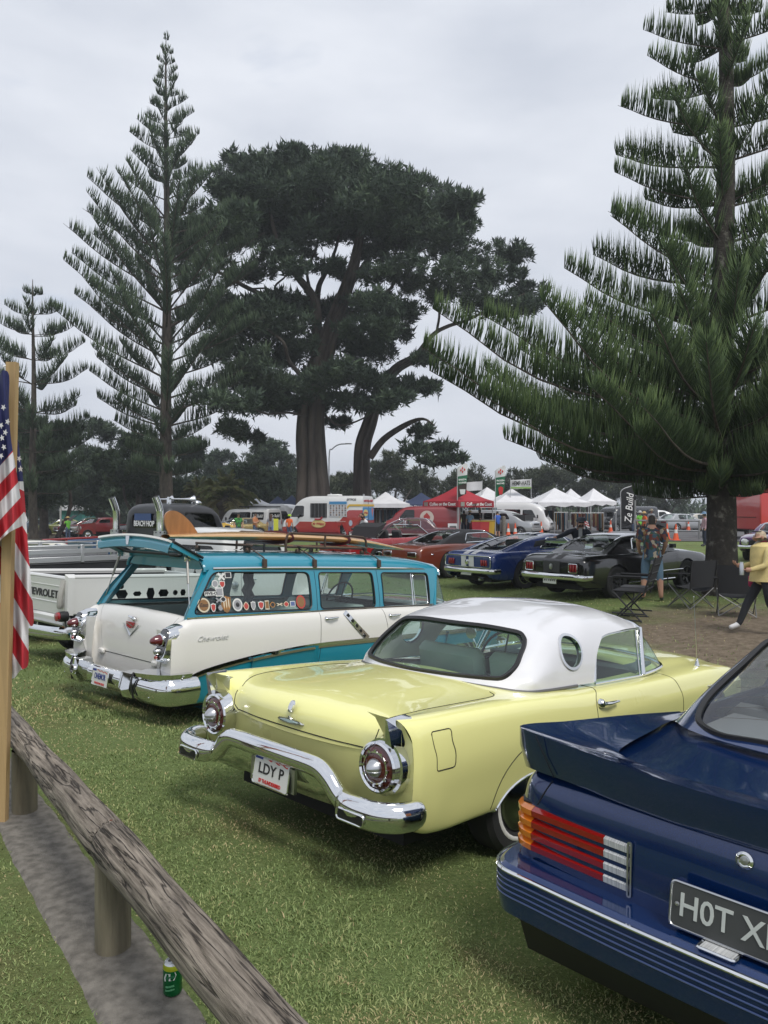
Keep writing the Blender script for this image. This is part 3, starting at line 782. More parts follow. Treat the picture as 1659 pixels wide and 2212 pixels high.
def build_cypress():
 D0 = 57.0
 def Z(X, Y, dd=0.0): return np.array(at(384 + .5 * X, 274 + .5 * Y, D0 + dd))
 root0 = Z(585, 1655); base = np.array([root0[0], root0[1], gz(root0[0], root0[1])])
 root = thing('macrocarpa_tree', 'huge dark spreading cypress with two trunks behind the market stalls', 'tree', base)
 s1 = .5 * D0 / FPX
 limbs = {'trunk': [
  ([(588, 1770, 0), (586, 1665, 0), (582, 1500, 0), (575, 1350, 0), (580, 1220, 0), (600, 1080, 0), (640, 950, 0), (670, 850, 0), (720, 720, 0), (765, 580, -1), (790, 440, -1), (800, 330, -1)], [112, 92, 76, 72, 66, 60, 50, 40, 34, 26, 18, 8]),
  ([(805, 1780, 3), (800, 1660, 3), (795, 1500, 3), (800, 1380, 3), (830, 1280, 3), (870, 1150, 3), (940, 1050, 2), (1020, 1000, 2), (1080, 940, 2)], [60, 52, 44, 42, 38, 30, 26, 22, 16])],
  'limb': [
  ([(600, 1100, 0), (602, 950, 0), (600, 800, -1), (575, 720, -1), (520, 650, -2), (450, 550, -2), (410, 420, -3), (390, 300, -3)], [42, 38, 34, 30, 24, 18, 12, 6]),
  ([(600, 800, 0), (610, 690, 0), (650, 610, 1), (690, 500, 1), (700, 380, 1)], [24, 20, 14, 10, 5]),
  ([(575, 740, 0), (430, 745, -1), (310, 700, -2), (200, 640, -3), (90, 590, -3), (0, 560, -3)], [20, 18, 15, 11, 8, 4]),
  ([(430, 745, -1), (420, 690, 0), (470, 640, 1), (500, 560, 1)], [9, 8, 6, 4]),
  ([(310, 700, -2), (390, 700, -1), (420, 740, -1)], [6, 7, 9]),
  ([(720, 720, 0), (830, 560, 2), (920, 480, 3), (1020, 400, 3), (1100, 340, 3)], [18, 15, 12, 9, 4]),
  ([(570, 700, 0), (560, 620, 2), (600, 520, 2), (610, 400, 2)], [12, 10, 8, 4]),
  ([(600, 1180, 0), (545, 1090, -2), (480, 1010, -3), (455, 930, -4), (380, 870, -4)], [20, 17, 14, 11, 6]),
  ([(590, 1260, 0), (480, 1235, -2), (380, 1240, -3), (300, 1200, -4)], [10, 8, 6, 4]),
  ([(640, 1250, 0), (700, 1290, 1), (800, 1260, 2), (880, 1200, 2)], [8, 7, 6, 4]),
  ([(830, 1430, 3), (890, 1350, 3), (990, 1285, 2), (1060, 1262, 1), (1110, 1290, 1)], [28, 25, 20, 10, 4]),
  ([(1020, 1000, 2), (1100, 900, 2), (1170, 860, 2), (1250, 835, 1), (1380, 770, 0), (1500, 720, 0)], [18, 16, 14, 11, 8, 4]),
  ([(1120, 880, 2), (1130, 800, 3), (1110, 700, 3), (1150, 620, 3)], [10, 9, 7, 4]),
  ([(1250, 835, 1), (1300, 750, 1), (1380, 640, 1)], [7, 6, 4]),
  ([(870, 1150, 3), (830, 1080, 1), (720, 1110, 0), (660, 1130, 0)], [8, 7, 6, 4]),
  ([(920, 700, 3), (950, 640, 3), (990, 570, 3), (1080, 520, 3)], [12, 11, 9, 5]),
  ([(670, 850, 0), (760, 800, 2), (870, 740, 3), (930, 690, 3)], [16, 14, 13, 12])]}
 for nm, arr in limbs.items():
  for pts, rad in arr:
   P = crom(np.array([Z(*p) for p in pts]) - base, 4); R = np.interp(np.linspace(0, 1, len(P)), np.linspace(0, 1, len(rad)), rad) * s1 * (.80 if nm == 'trunk' else .62)
   g = G()
   if nm == 'trunk':
    # fluted bark: radius swells around the stem
    n = 44; T = unit(np.gradient(P, axis=0)); A = np.zeros((len(P), n, 3))
    for i in range(len(P)):
     a = unit(np.cross(T[i], [0, 1, 0.])); b = np.cross(a, T[i]); th = np.arange(n) * 2 * pi / n
     w = .86 + .26 * np.abs(np.sin(th * 3.5 + i * .10)) + .12 * np.sin(th * 9 + 1 + i * .2)
     A[i] = P[i] + R[i] * w[:, None] * (np.cos(th)[:, None] * a + np.sin(th)[:, None] * b)
    g.grid(A, wrap=True)
   else: g.tube(P, R, 7, caps=False)
   part(nm, g, BARKM, root)
 pads2 = [(300, 180, 120, 70), (410, 150, 90, 60), (520, 140, 100, 70), (600, 190, 90, 60), (655, 165, 90, 70), (760, 180, 110, 75), (850, 240, 90, 60), (930, 230, 100, 60), (1010, 240, 100, 60), (1130, 300, 110, 65), (1210, 330, 80, 50), (1230, 410, 80, 40),
  (230, 260, 80, 55), (330, 280, 110, 75), (450, 260, 130, 80), (570, 290, 130, 80), (700, 290, 110, 75), (820, 320, 120, 70), (980, 360, 110, 60), (1080, 410, 110, 50), (1160, 470, 90, 35), (320, 380, 110, 55), (450, 370, 110, 60), (560, 400, 110, 50), (880, 400, 100, 50), (690, 390, 80, 40),
  (140, 430, 100, 40), (60, 470, 90, 50), (200, 510, 100, 40), (70, 560, 90, 40), (270, 470, 80, 35), (20, 620, 70, 45),
  (1080, 530, 110, 35), (1220, 540, 110, 38), (1370, 550, 110, 38), (1460, 560, 70, 32), (1150, 620, 120, 38), (1290, 630, 120, 40), (1420, 660, 100, 36), (1510, 720, 80, 30), (1100, 710, 110, 36), (1230, 700, 110, 34), (1340, 760, 120, 34), (1470, 770, 90, 28), (900, 560, 100, 38), (960, 610, 80, 34), (860, 640, 90, 34), (1000, 680, 80, 34),
  (230, 770, 100, 42), (350, 780, 110, 46), (480, 770, 110, 42), (600, 790, 90, 40), (740, 790, 110, 46), (860, 760, 110, 48), (950, 800, 80, 42), (220, 850, 110, 55), (350, 870, 120, 55), (480, 860, 110, 55), (560, 960, 110, 60), (700, 920, 110, 55), (820, 880, 110, 50), (920, 900, 90, 46), (820, 970, 100, 46),
  (230, 960, 110, 55), (340, 1020, 120, 60), (440, 980, 100, 50), (300, 1110, 120, 50), (420, 1120, 110, 50), (520, 1120, 90, 60), (250, 1200, 110, 50), (380, 1200, 110, 46), (230, 1300, 80, 50), (300, 1340, 70, 36), (470, 1190, 80, 40), (720, 1050, 100, 46), (640, 1080, 80, 60), (850, 1090, 100, 38), (730, 1180, 90, 44), (840, 1200, 80, 40), (700, 1280, 60, 26), (930, 1170, 70, 34), (980, 1120, 80, 34), (560, 1220, 70, 40),
  (1060, 1310, 50, 46), (1140, 1370, 70, 34), (1010, 1400, 50, 42), (1180, 1430, 50, 24), (1100, 1450, 60, 22), (1080, 1000, 60, 30), (1080, 1120, 60, 26)]
 rr = np.random.default_rng(5); pads = []
 pads2 = [(a, b + (28 if b < 330 else 0), c, d) for a, b, c, d in pads2] + [(330, 450, 100, 40), (440, 450, 110, 42), (560, 460, 110, 42), (690, 450, 100, 42), (850, 450, 110, 40), (960, 470, 100, 36), (250, 400, 90, 40), (760, 400, 90, 40), (480, 600, 70, 26), (565, 555, 80, 26), (650, 600, 70, 24), (745, 655, 60, 24), (420, 555, 80, 30), (830, 555, 80, 30), (340, 610, 90, 28), (255, 640, 90, 28), (275, 165, 50, 40), (512, 125, 45, 45), (655, 140, 45, 40), (735, 150, 50, 40), (950, 250, 60, 40)]
 for (X, Y, rx, ry) in pads2:
  for q in range(2 if Y < 480 or 740 < Y < 1250 else 1):
   c = Z(X + rr.normal(0, 10), Y + rr.normal(0, 6), rr.normal(0, 3.5)) - base; pads.append((*c, rx * s1 * 1.12, rx * s1 * 1.5, ry * s1 * .60))
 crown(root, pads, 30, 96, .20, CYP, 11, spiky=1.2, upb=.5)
def simple_tree(name, label, base, H, pads, trunks, leaf, bark, nsub, nleaf, size, seed, group=None):
 root = thing(name, label, 'tree', base, group=group)
 for P, r0, r1 in trunks:
  Q = crom(np.array(P, float), 4); part('trunk', G().tube(Q, np.linspace(r0, r1, len(Q)), 8, caps=False), bark, root)
 crown(root, pads, nsub, nleaf, size, leaf, seed); return root
def build_back_trees():
 rr = np.random.default_rng(3)
 # dark trees on the left under and behind the pine: (px, top py, depth, half width px, label)
 for i, (px, top, d, hw, low, lab) in enumerate([
   (95, 880, 58, 95, 1060, 'dark bushy tree with thick leaning trunk left of the shed'), (215, 905, 74, 85, 1070, 'dark tree over the parked yellow and green cars'), (300, 925, 66, 70, 1065, 'dark tree beside the chrome exhaust stack'),
   (390, 945, 84, 70, 1072, 'dark low tree behind the black truck cab'), (10, 900, 84, 80, 1070, 'dark tree behind the flag pole'), (590, 940, 92, 62, 1040, 'dark conical tree behind the palm'), (540, 1000, 78, 50, 1066, 'leafy dark tree close behind the palm crown'), (470, 965, 100, 60, 1050, 'far dark tree above the second palm')]):
  b = at(px, 1110, d); z0 = gz(b.x, b.y); base = (b.x, b.y, z0); k = d / FPX
  pads = []
  for q in range(20):
   X = rr.normal(0, .5) * hw; Y = rr.uniform(top + 14, low + 22)
   w = hw * rr.uniform(.35, .6) * (1.0 if Y > (top + low) / 2 else .7)
   X *= (Y - top) / (low - top) * .8 + .35
   pads.append((X * k, rr.normal(0, 2.0), CAMZ + (1102 - Y) * k - z0, w * k, w * k, w * k * .5))
  tr = [([(0, 0, -.3), (rr.normal(0, .3), 0, 2.2), (rr.normal(0, .6), .3, 5)], .42, .16), ([(rr.normal(1.2, .3), .4, -.3), (rr.normal(1, .5), .4, 2.5), (rr.normal(.6, .9), .6, 5.5)], .22, .08), ([(0, 0, 1.2), (rr.normal(-1, .4), .2, 3), (rr.normal(-1.8, .6), 0, 5)], .18, .06)]
  simple_tree('evergreen_tree', lab, base, 0, pads, tr, CYP if i % 2 else PINEF, BARKP, 24, 52, .30, 40 + i, 'dark trees along the far left')
 # rounded grey-green shore trees behind the stalls
 for i, (px, top, d, hw, lab) in enumerate([
   (640, 1010, 96, 50, 'grey green shore tree left of the thick cypress trunk'), (745, 1000, 92, 42, 'grey green shore tree seen between the two cypress trunks'), (845, 978, 90, 62, 'tallest rounded shore tree right of the forked trunk'), (915, 1004, 96, 48, 'rounded shore tree behind the white clothes stall'), (1010, 1012, 94, 62, 'broad shore tree behind the red coffee tent'),
   (1100, 1006, 98, 55, 'shore tree behind the second feather flag'), (1180, 996, 92, 60, 'dark shore tree behind the hat stall banner'), (1265, 1010, 96, 55, 'shore tree behind the twin peaked white tents'), (1345, 1010, 100, 55, 'thin shore tree behind the black van'), (1440, 1020, 110, 50, 'shore tree left of the big pine trunk, far off'), (1625, 1015, 112, 70, 'shore tree far behind the red truck')]):
  b = at(px, 1110, d); z0 = gz(b.x, b.y); base = (b.x, b.y, z0); k = d / FPX; pads = []
  for q in range(22):
   a = rr.uniform(0, 2 * pi); r = rr.random() ** .6; X = cos(a) * r * hw * .8; Y = (top + 42) + sin(a) * r * 34 + abs(X) / hw * 14
   w = hw * rr.uniform(.28, .42); pads.append((X * k, rr.normal(0, 1.6), CAMZ + (1102 - Y) * k - z0, w * k, w * k, w * k * .6))
  tr = [([(0, 0, -.3), (.3, 0, 1.5), (rr.normal(0, .8), 0, 4.0)], .35, .12), ([(0, 0, .6), (-1.0, .2, 2.2), (-2.0, 0, 4.2)], .22, .07), ([(0, 0, .8), (1.2, 0, 2.3), (2.4, .2, 4.2)], .2, .06)]
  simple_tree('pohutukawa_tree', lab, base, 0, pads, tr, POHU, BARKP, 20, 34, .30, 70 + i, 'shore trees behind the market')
def palm(px, py, d, Hc, L, label, seed, n=64, name='palm_tree'):
 rr = np.random.default_rng(seed); b = at(px, py, d); z0 = gz(b.x, b.y); root = thing(name, label, 'tree', (b.x, b.y, z0), group='date palms')
 A = []
 for i in range(14):
  t = i / 13; n_ = 14; th = np.arange(n_) * 2 * pi / n_; r = (.52 - .08 * t + (.22 if t > .75 else 0)) * (1 + .12 * np.sin(th * 7 + i * 2.2)); A.append(np.stack([r * np.cos(th), r * np.sin(th), np.full(n_, t * Hc - .1)], 1))
 part('trunk', G().grid(np.array(A), wrap=True), BARKP, root)
 VV, TT = [], []; gs = G()
 for k in range(n):
  az = rr.uniform(0, 2 * pi); el = np.interp(k / n, [0, .35, 1], [-.35, .45, 1.35]) + rr.normal(0, .1); Lf = L * rr.uniform(.8, 1.1) * (.8 if k < n * .25 else 1)
  t = np.linspace(0, 1, 12); rad = Lf * (np.cos(el) * t * (1 - .12 * t)); zz = Lf * (np.sin(el) * t - (.30 + .34 * np.cos(el)) * t ** 2.1)
  C = np.stack([np.cos(az) * rad, np.sin(az) * rad, Hc - .1 + zz], 1); gs.tube(C, np.linspace(.035, .008, 12), 4, caps=False)
  m = 90; ts = rr.uniform(.10, 1, m); f = ts * 11; i = np.minimum(f.astype(int), 10); w = (f - i)[:, None]; B = C[i] * (1 - w) + C[i + 1] * w; T = unit(C[i + 1] - C[i])
  S = unit(np.cross(T, [0, 0, 1.])) * np.where(rr.random(m) < .5, -1, 1)[:, None]; D = unit(S * .8 + T * .7 + np.array([0, 0, 1.]) * rr.uniform(-.15, .45, m)[:, None])
  l = (.5 * np.sin(np.clip(ts * .9 + .15, 0, 1) * pi) ** .5 + .1)[:, None] * L / 3.2; W = unit(np.cross(D, S + .01)) * .06
  V = np.stack([B - W, B + W, B + D * l - [0, 0, .08]], 1); VV.append(V.reshape(-1, 3)); TT.append(np.repeat(np.clip(rr.normal(.66, .14, m) + (.3 if k < n * .2 else 0), 0, 1), 3))
 V = np.concatenate(VV); me = quick_mesh('crown', V, None, np.arange(len(V)).reshape(-1, 3)); put_tone(me, np.concatenate(TT)); me.materials.append(PALM); stuff(link('crown', me, root))
 part('frond_stems', gs, BARKP, root)
build_left_pine(); build_small_pine(); build_right_pine(); build_cypress(); build_back_trees()
palm(487, 1110, 60, 3.0, 3.5, 'squat date palm with drooping fronds behind the gold sedan', 4)
palm(430, 1105, 70, 3.6, 3.0, 'smaller date palm half hidden behind the black truck cab', 5, 40)
# ================================================================ car helpers
WHITEWALL = mat('whitewall', (0.70, 0.69, 0.66), 0.7)
def wheel(root, u, v, r, w=.19, style='hubcap', rimr=None, rimmat=None, z=None, ww=False):
 """wheel standing on the ground at (u,v); hub mesh with tyre and rim as its children"""
 s = 1 if v > 0 else -1; z = r if z is None else z; rr = rimr or r * .62; rm = rimmat or CHROME; ax = (0, s, 0); o = np.array([u, v, z])
 hub = part('wheel', G().lathe([(.05, -.02), (.06, .0), (.05, w * .42), (.035, w * .5), (.0, w * .52)], o, ax, 12), rm, root)
 t = G(); h = w / 2
 t.lathe([(rr * .97, -h * .8), (rr * 1.1, -h), (r * .92, -h), (r, -h * .72), (r, h * .72), (r * .92, h), (rr * 1.12, h), (rr * .99, h * .82)], o, ax, 32, caps=False)
 part('tyre', t, RUBBER, hub)
 if ww: part('whitewall', G().lathe([(rr * 1.10, h * 1.0), (rr * 1.13, h * 1.03), (rr * 1.20, h * 1.03), (rr * 1.22, h * 1.0)], o, ax, 32, caps=False), WHITEWALL, hub)
 g = G()
 if style == 'hubcap':
  g.lathe([(rr, h * .75), (rr * .95, h * .9), (rr * .7, h * .72), (rr * .55, h * .8), (rr * .3, h * 1.05), (.0, h * 1.1)], o, ax, 28)
 else:
  g.lathe([(rr, h * .85), (rr * .93, h * .9), (rr * .88, h * .55), (rr * .86, -h * .5)], o, ax, 28, caps=False)
  n = {'five': 5, 'ten': 10, 'twin': 5}.get(style, 5)
  for k in range(n):
   a = 2 * pi * k / n
   for da in ((-.16, .16) if style == 'twin' else (0,)):
    d = np.array([cos(a + da), 0, sin(a + da)]); e = np.array([-sin(a), 0, cos(a)]); q = np.array([0, s, 0.])
    wd = rr * (.17 if style == 'five' else .075)
    P = [o + d * rr * .12 + e * wd * 1.1 + q * h * .55, o + d * rr * .12 - e * wd * 1.1 + q * h * .55, o + d * rr * .9 + e * wd * .8 + q * h * .75, o + d * rr * .9 - e * wd * .8 + q * h * .75]
    P += [p - q * h * .25 for p in P]; g.hull(P)
  part('brake_disc', G().lathe([(rr * .8, -h * .45), (rr * .8, -h * .4), (0, -h * .4)], o, ax, 20), UNDER, hub)
 part('rim', g, rm, hub)
 return hub
def warp_tail(o, d, a, b):
 """slide the tail of a car along its length: full shift at a, none beyond b"""
 for c in o.children:
  if c.type == 'MESH':
   n = len(c.data.vertices); V = np.empty(n * 3, np.float32); c.data.vertices.foreach_get('co', V); V = V.reshape(-1, 3); V[:, 0] += d * (1 - sstep(a, b, V[:, 0])); c.data.vertices.foreach_set('co', V.ravel()); c.data.update()
  warp_tail(c, d, a, b)
def ring_loop(c, rx, rz, n=40, a0=0, a1=2 * pi): return np.array([(c[0] + rx * cos(a), c[1] + rz * sin(a)) for a in np.linspace(a0, a1, n, endpoint=abs(a1 - a0) < 6.28)])
def trimtube(name, P, r, m, root, n=4, closed=True, thin=3):
 if P is None: return None
 Q = [P[0]]
 for p in P[1:]:
  if np.linalg.norm(p - Q[-1]) > r * .8: Q.append(p)
 if len(Q) < 4: return None
 return part(name, G().tube(np.array(Q), r, n, closed=closed), m, root)
def gapline(root, bv, P, axes=(0, 2), side=-1, r=.0028, name='panel_gap', m=None, off=0.0, n=6):
 Q = drape(bv, crom(np.array(P, float), n) if n > 1 else np.array(P, float), axes, side, off)
 return part(name, G().tube(Q, r, 5, caps=False), m or GAP, root)
def plate(root, pos, xd, yd, w, h, big, small='', mats=None, stars=False, rimm=None, bigsize=None, smallc=None, bg=None):
 """number plate: board, frame, characters"""
 X = np.array(Vector(xd).normalized()); Y = np.array(yd, float); Y = Y - X * (Y @ X); Y = unit(Y); Z = np.cross(X, Y); pos = np.array(pos, float)
 pl = part('number_plate', G().hull([pos + X * a * (w / 2) + Y * b * (h / 2) + Z * c for a in (-1, 1) for b in (-1, 1) for c in (-.004, .001)]), bg or mat('plate_white', (0.66, 0.66, 0.63), .45), root)
 fr = G(); q = [pos + X * a + Y * b for a, b in rrect(-w / 2, w / 2, -h / 2, h / 2, .015, 3)]; fr.tube(q, .004, 5, closed=True); part('plate_frame', fr, rimm or CHROME, pl)
 c = mats or mat('plate_black', (.02, .02, .02), .5)
 oy = .008 * h / .15 if small else 0
 lettering('plate_characters', big, c, pl, pos + Y * oy + Z * .0025, X, Y, bigsize or h * .50, .0012, .0010, width=w * (.70 if small else .84))
 if small: lettering('plate_motto', small, smallc or mat('plate_red', (.55, .03, .03), .5), pl, pos - Y * h * .36 + Z * .0025, X, Y, h * .17, .0008, .001, width=w * .62)
 if stars:
  part('plate_canton', G().hull([pos + X * (-w / 2 + a) + Y * (h / 2 - b) + Z * c_ for a in (.008, w * .24) for b in (.004, h * .15) for c_ in (.001, .0022)]), mat('plate_blue', (.02, .04, .25), .5), pl)
  for k in range(3):
   P = crom(np.array([pos + X * (w * (-.2 + .22 * k + .2 * t)) + Y * (h * (.44 - .02 * k - .05 * t + .02 * sin(6 * t))) + Z * .0015 for t in np.linspace(0, 1, 5)]), 3)
   part('plate_stripe', strip(P, .006, .0012, Z), mat('plate_red', (.55, .03, .03), .5), pl)
 return pl
def seat(root, u, v, w, zc, m, back=.55, lean=.22, d=.5):
 g = G(); g.box((u, v, zc), (d, w, .16), bev=.05); part('seat_cushion', g, m, root)
 g = G(); R = Matrix.Rotation(lean, 3, 'Y').transposed()
 g.box((u - d / 2 - .02, v, zc + back / 2), (.13, w, back), Matrix.Rotation(-lean, 3, 'Y'), bev=.05); part('seat_back', g, m, root)
def steering(root, u, v, z, r, m, tilt=.5):
 g = G(); ax = np.array([-cos(tilt), 0, sin(tilt)]); a = np.array([0, 1, 0.]); b = np.cross(ax, a)
 th = np.linspace(0, 2 * pi, 28, endpoint=False); P = np.array([u, v, z]) + r * (np.cos(th)[:, None] * a + np.sin(th)[:, None] * b)
 g.tube(P, .012, 6, closed=True)
 for t in (.3, pi - .3, 1.5 * pi): g.tube([np.array([u, v, z]) - ax * .03, np.array([u, v, z]) + r * (cos(t) * a + sin(t) * b)], .008, 5)
 g.tube([np.array([u, v, z]) - ax * .0, np.array([u, v, z]) - ax * .4], .02, 6)
 part('steering_wheel', g, m, root)
# ================================================================ yellow two-seater coupe
YEL = paint('primrose_paint', (0.82, 0.80, 0.32), .28)
TOPW = paint('hardtop_white', (0.70, 0.70, 0.72), .30)
def build_yellow():
 x, y, z, yaw, pit = TB_POSE
 car = thing('coupe', 'pale yellow fifties coupe with white porthole hardtop and round tail lights', 'car', (x, y, z), yaw, pit)
 def st(u, ft, dc, w=1.0, zb=.33, de=None):
  de = dc - .03 if de is None else de
  return sym([(u, .70 * w, zb - .03), (u, .84 * w, zb), (u, .872 * w, .50), (u, .885 * w, .66), (u, .868 * w, ft - .09), (u, .835 * w, ft - .022), (u, .775 * w, ft), (u, .67 * w, (ft + de) / 2 - .005), (u, .56 * w, de), (u, .30 * w, dc - .01), (u, 0, dc)])
 K = [sym([(.10, .66, .40), (.08, .80, .40), (.04, .855, .50), (.03, .868, .66), (.03, .855, .80), (.0, .815, .885), (-.01, .765, .905), (.03, .66, .80), (.03, .55, .705), (.0, .3, .695), (-.01, 0, .69)]),
   sym([(.15, .70, .345), (.14, .83, .36), (.11, .875, .50), (.10, .886, .66), (.10, .868, .81), (.09, .83, .88), (.08, .768, .905), (.08, .66, .85), (.05, .55, .79), (.01, .3, .795), (.0, 0, .795)]),
   sym([(.26, .70, .315), (.26, .84, .34), (.24, .88, .50), (.22, .888, .66), (.22, .868, .81), (.20, .833, .88), (.19, .772, .903), (.18, .665, .872), (.13, .55, .855), (.10, .3, .865), (.09, 0, .87)]),
   st(.45, .900, .912, de=.888), st(.80, .895, .93, de=.895), st(1.15, .885, .94, de=.9), st(1.5, .868, .93), st(1.85, .85, .90), st(2.4, .84, .88), st(2.8, .835, .885), st(3.2, .832, .91),
   st(3.7, .83, .905), st(4.15, .80, .87, .985), st(4.42, .76, .80, .96, .36),
   sym([(4.50, .66, .36), (4.52, .80, .38), (4.53, .82, .50), (4.54, .82, .62), (4.53, .80, .68), (4.52, .77, .71), (4.51, .72, .73), (4.53, .6, .74), (4.54, .5, .745), (4.57, .3, .75), (4.58, 0, .755)]),
   sym([(4.46, .5, .36), (4.5, .65, .38), (4.55, .70, .5), (4.57, .70, .58), (4.58, .68, .62), (4.58, .65, .63), (4.58, .6, .64), (4.59, .5, .64), (4.60, .45, .64), (4.61, .3, .64), (4.62, 0, .64)])]
 sh = Shell(loft(K, 230, 150))
 archR = np.concatenate([ring_loop((1.15, .31), .34, .165, 30, pi, 0), [(1.49, .1), (.81, .1)]])
 archF = np.concatenate([ring_loop((3.72, .33), .38, .35, 30, pi, 0), [(4.10, .1), (3.34, .1)]])
 rims = []
 for sgn in (-1, 1):
  for lp in (archR, archF):
   rims.append(sh.cut(lp, 9, cond=lambda C, s=sgn: (C[:, 1] * s > .5)))
 # cockpit opening under the hardtop
 sh.cut(rpoly([(1.25, .62), (2.95, .62), (2.95, -.62), (1.25, -.62)], .1), 9, axes=(0, 1), cond=lambda C: C[:, 2] > .7)
 body = sh.emit([0], 'body', YEL, car)
 bv = sh.bvh()
 for rim in rims:
  if rim is not None:
   R = rim[rim[:, 2] > .30]; R = R[np.argsort(R[:, 0])]; trimtube('wheel_arch_lip', R, .009, CHROME, body, closed=False)
 # rear panel under the lid
 rows = []
 for t in np.linspace(0, 1, 8):
  row = []
  for v in np.linspace(-.80, .80, 33):
   a = abs(v); top = .69 + .012 * (a > .5) * 0
   zt = np.interp(a, [0, .3, .55, .66, .765, .80], [.70, .705, .715, .808, .910, .895]); ut = np.interp(a, [0, .3, .55, .66, .765, .80], [-.002, .008, .036, .036, -.006, .004])
   row.append((ut + .05 * t * t + .012 * sin(t * pi), v, zt + (.40 - zt) * t))
  rows.append(row)
 part('rear_panel', G().grid(np.array(rows)[:, ::-1]), YEL, car)
 for s in (-1, 1):
  q = np.array([(p[0], abs(p[1]) * s, p[2]) for p in K[0][:7]]); part('rear_corner', G().grid(np.array([q, q * [1, 0, 1] + [.0, 0, 0] + np.stack([0 * q[:, 0], q[:, 1] - .09 * s, 0 * q[:, 0]], 1), q * [1, 0, 1] + np.stack([0 * q[:, 0] + .015, q[:, 1] - .2 * s, 0 * q[:, 0]], 1)])), YEL, car)
 # tail lamps
 for s in (-1, 1):
  cz, cv = .665, .69 * s
  g = G(); P = []
  for u, k in ((-.02, 1.0), (.06, 1.06), (.16, 1.08)):
   for a in np.linspace(0, 2 * pi, 28, endpoint=False): P.append((u + .03 * (u < 0) * max(0, sin(a)) * 0, cv + s * .022 + .132 * k * cos(a), cz + .005 + .135 * k * sin(a)))
  hs = part('tail_lamp', g.hull(P), CHROME, car, sharp=28)
  fin = [(-.060, .756 * s, .908), (-.060, .768 * s, .905), (-.028, .730 * s, .77), (-.028, .775 * s, .77), (.10, .748 * s, .914), (.10, .79 * s, .908), (.10, .838 * s, .80), (.06, .80 * s, .74)]
  part('lamp_fin', G().hull(fin), CHROME, hs, sharp=28)
  part('lens', G().lathe([(.104, .0), (.102, .012), (.085, .022), (.05, .030), (0, .032)], (-.022, cv, cz), (-1, 0, 0), 32), mat('tail_lens_brown', (.085, .012, .010), .18, coat=1), hs)
  part('bezel', G().lathe([(.122, -.005), (.122, .016), (.113, .024), (.104, .016), (.104, .0)], (-.022, cv, cz), (-1, 0, 0), 36, caps=False), CHROME, hs)
  rg = G().lathe([(.078, .012), (.078, .029), (.071, .030), (.071, .02)], (-.022, cv, cz), (-1, 0, 0), 32, caps=False)
  for k in range(12):
   a = k * pi / 6; rg.box((-.05, cv + .082 * cos(a), cz + .082 * sin(a)), (.012, .012, .012))
  part('lens_ring', rg, CHROME, hs)
  part('lamp_cone', G().lathe([(.046, .02), (.046, .034), (.040, .046), (.020, .072), (.006, .080), (0, .081)], (-.022, cv, cz), (-1, 0, 0), 24), STEEL, hs)
 # bumper
 vv = np.array([-.56, -.50, -.44, -.38, -.30, -.15, 0, .15, .30, .38, .44, .50, .56]); zz = np.array([.475, .515, .57, .603, .612, .614, .615, .614, .612, .603, .57, .515, .475]); uu = -.115 - .02 * (1 - (vv / .56) ** 2)
 B = crom(np.stack([uu, vv, zz], 1), 4)
 bumper = part('rear_bumper', G().tube(B, 1.0, 12, flat=(.042, .052), up=(0, 0, 1)), CHROME, car)
 vs = np.linspace(-.56, .56, 25); A = []
 for t in np.linspace(0, 1, 6):
  A.append([(-.10 - .035 * (1 - (v / .56) ** 2) + .10 * t * t, v, np.interp(abs(v), [0, .38, .56], [.585, .575, .47]) - t * np.interp(abs(v), [0, .4, .56], [.185, .175, .09])) for v in vs])
 part('bumper_apron', G().grid(np.array(A)[:, ::-1]), CHROME, bumper)
 for s in (-1, 1):
  P = []
  for u, v, zc, hz in ((-.165, .55, .485, .045), (-.175, .62, .487, .060), (-.17, .78, .487, .062), (-.12, .87, .487, .060), (-.02, .908, .487, .056), (.16, .912, .487, .045), (.20, .89, .487, .035)):
   P += [(u, v * s, zc + hz), (u - .012, v * s, zc + hz * .5), (u + .02, v * s * .985, zc - hz * 1.15)]
  P += [(.15, .60 * s, .54), (.15, .60 * s, .43), (.0, .54 * s, .52), (.0, .54 * s, .44)]
  C = crom(np.array([(-.10, .53 * s, .50), (-.150, .60 * s, .488), (-.160, .70 * s, .485), (-.145, .80 * s, .485), (-.09, .872 * s, .485), (-.03, .900 * s, .487), (.02, .905 * s, .487), (.06, .895 * s, .487)]), 4)
  pod = part('bumper_pod', G().tube(C, np.interp(np.linspace(0, 1, len(C)), [0, .1, .25, .8, .95, 1], [.6, .9, 1, 1, .85, .5]), 16, flat=(.050, .070), up=(0, 0, 1)), CHROME, bumper, sharp=50)
  part('exhaust_slot', G().hull([(a, v * s, zz_) for a in (-.208, -.16) for v in (.61, .77) for zz_ in (.448, .488)]), BLACKT, pod)
  part('slot_lip', G().tube([(-.208, v * s, q) for v, q in rrect(.60, .78, .442, .494, .018, 3)], .005, 5, closed=True), CHROME, pod)
  part('bumper_bolt', G().lathe([(.011, 0), (.009, .006), (0, .008)], (-.02, .935 * s, .455), (0, s, 0), 10), CHROME, pod)
 plate(car, (-.155, -.03, .505), (0, -1, 0), (0.12, 0, 1), .30, .152, 'LDY P', '57 THUNDERBIRD', stars=True)
 part('plate_bracket', G().hull([(-.147 + c, v, q) for v in (-.215, .155) for q in (.435, .56) for c in (0, .018)]), STEEL, car)
 # lid seam, emblem, key cover
 lid = [(-.005, .36, .70)]
 gapline(car, bv, [(v, .715 + .0 * abs(v)) for v in (-.54, -.3, 0, .3, .54)], axes=(1, 2), side=-1, r=.0035)
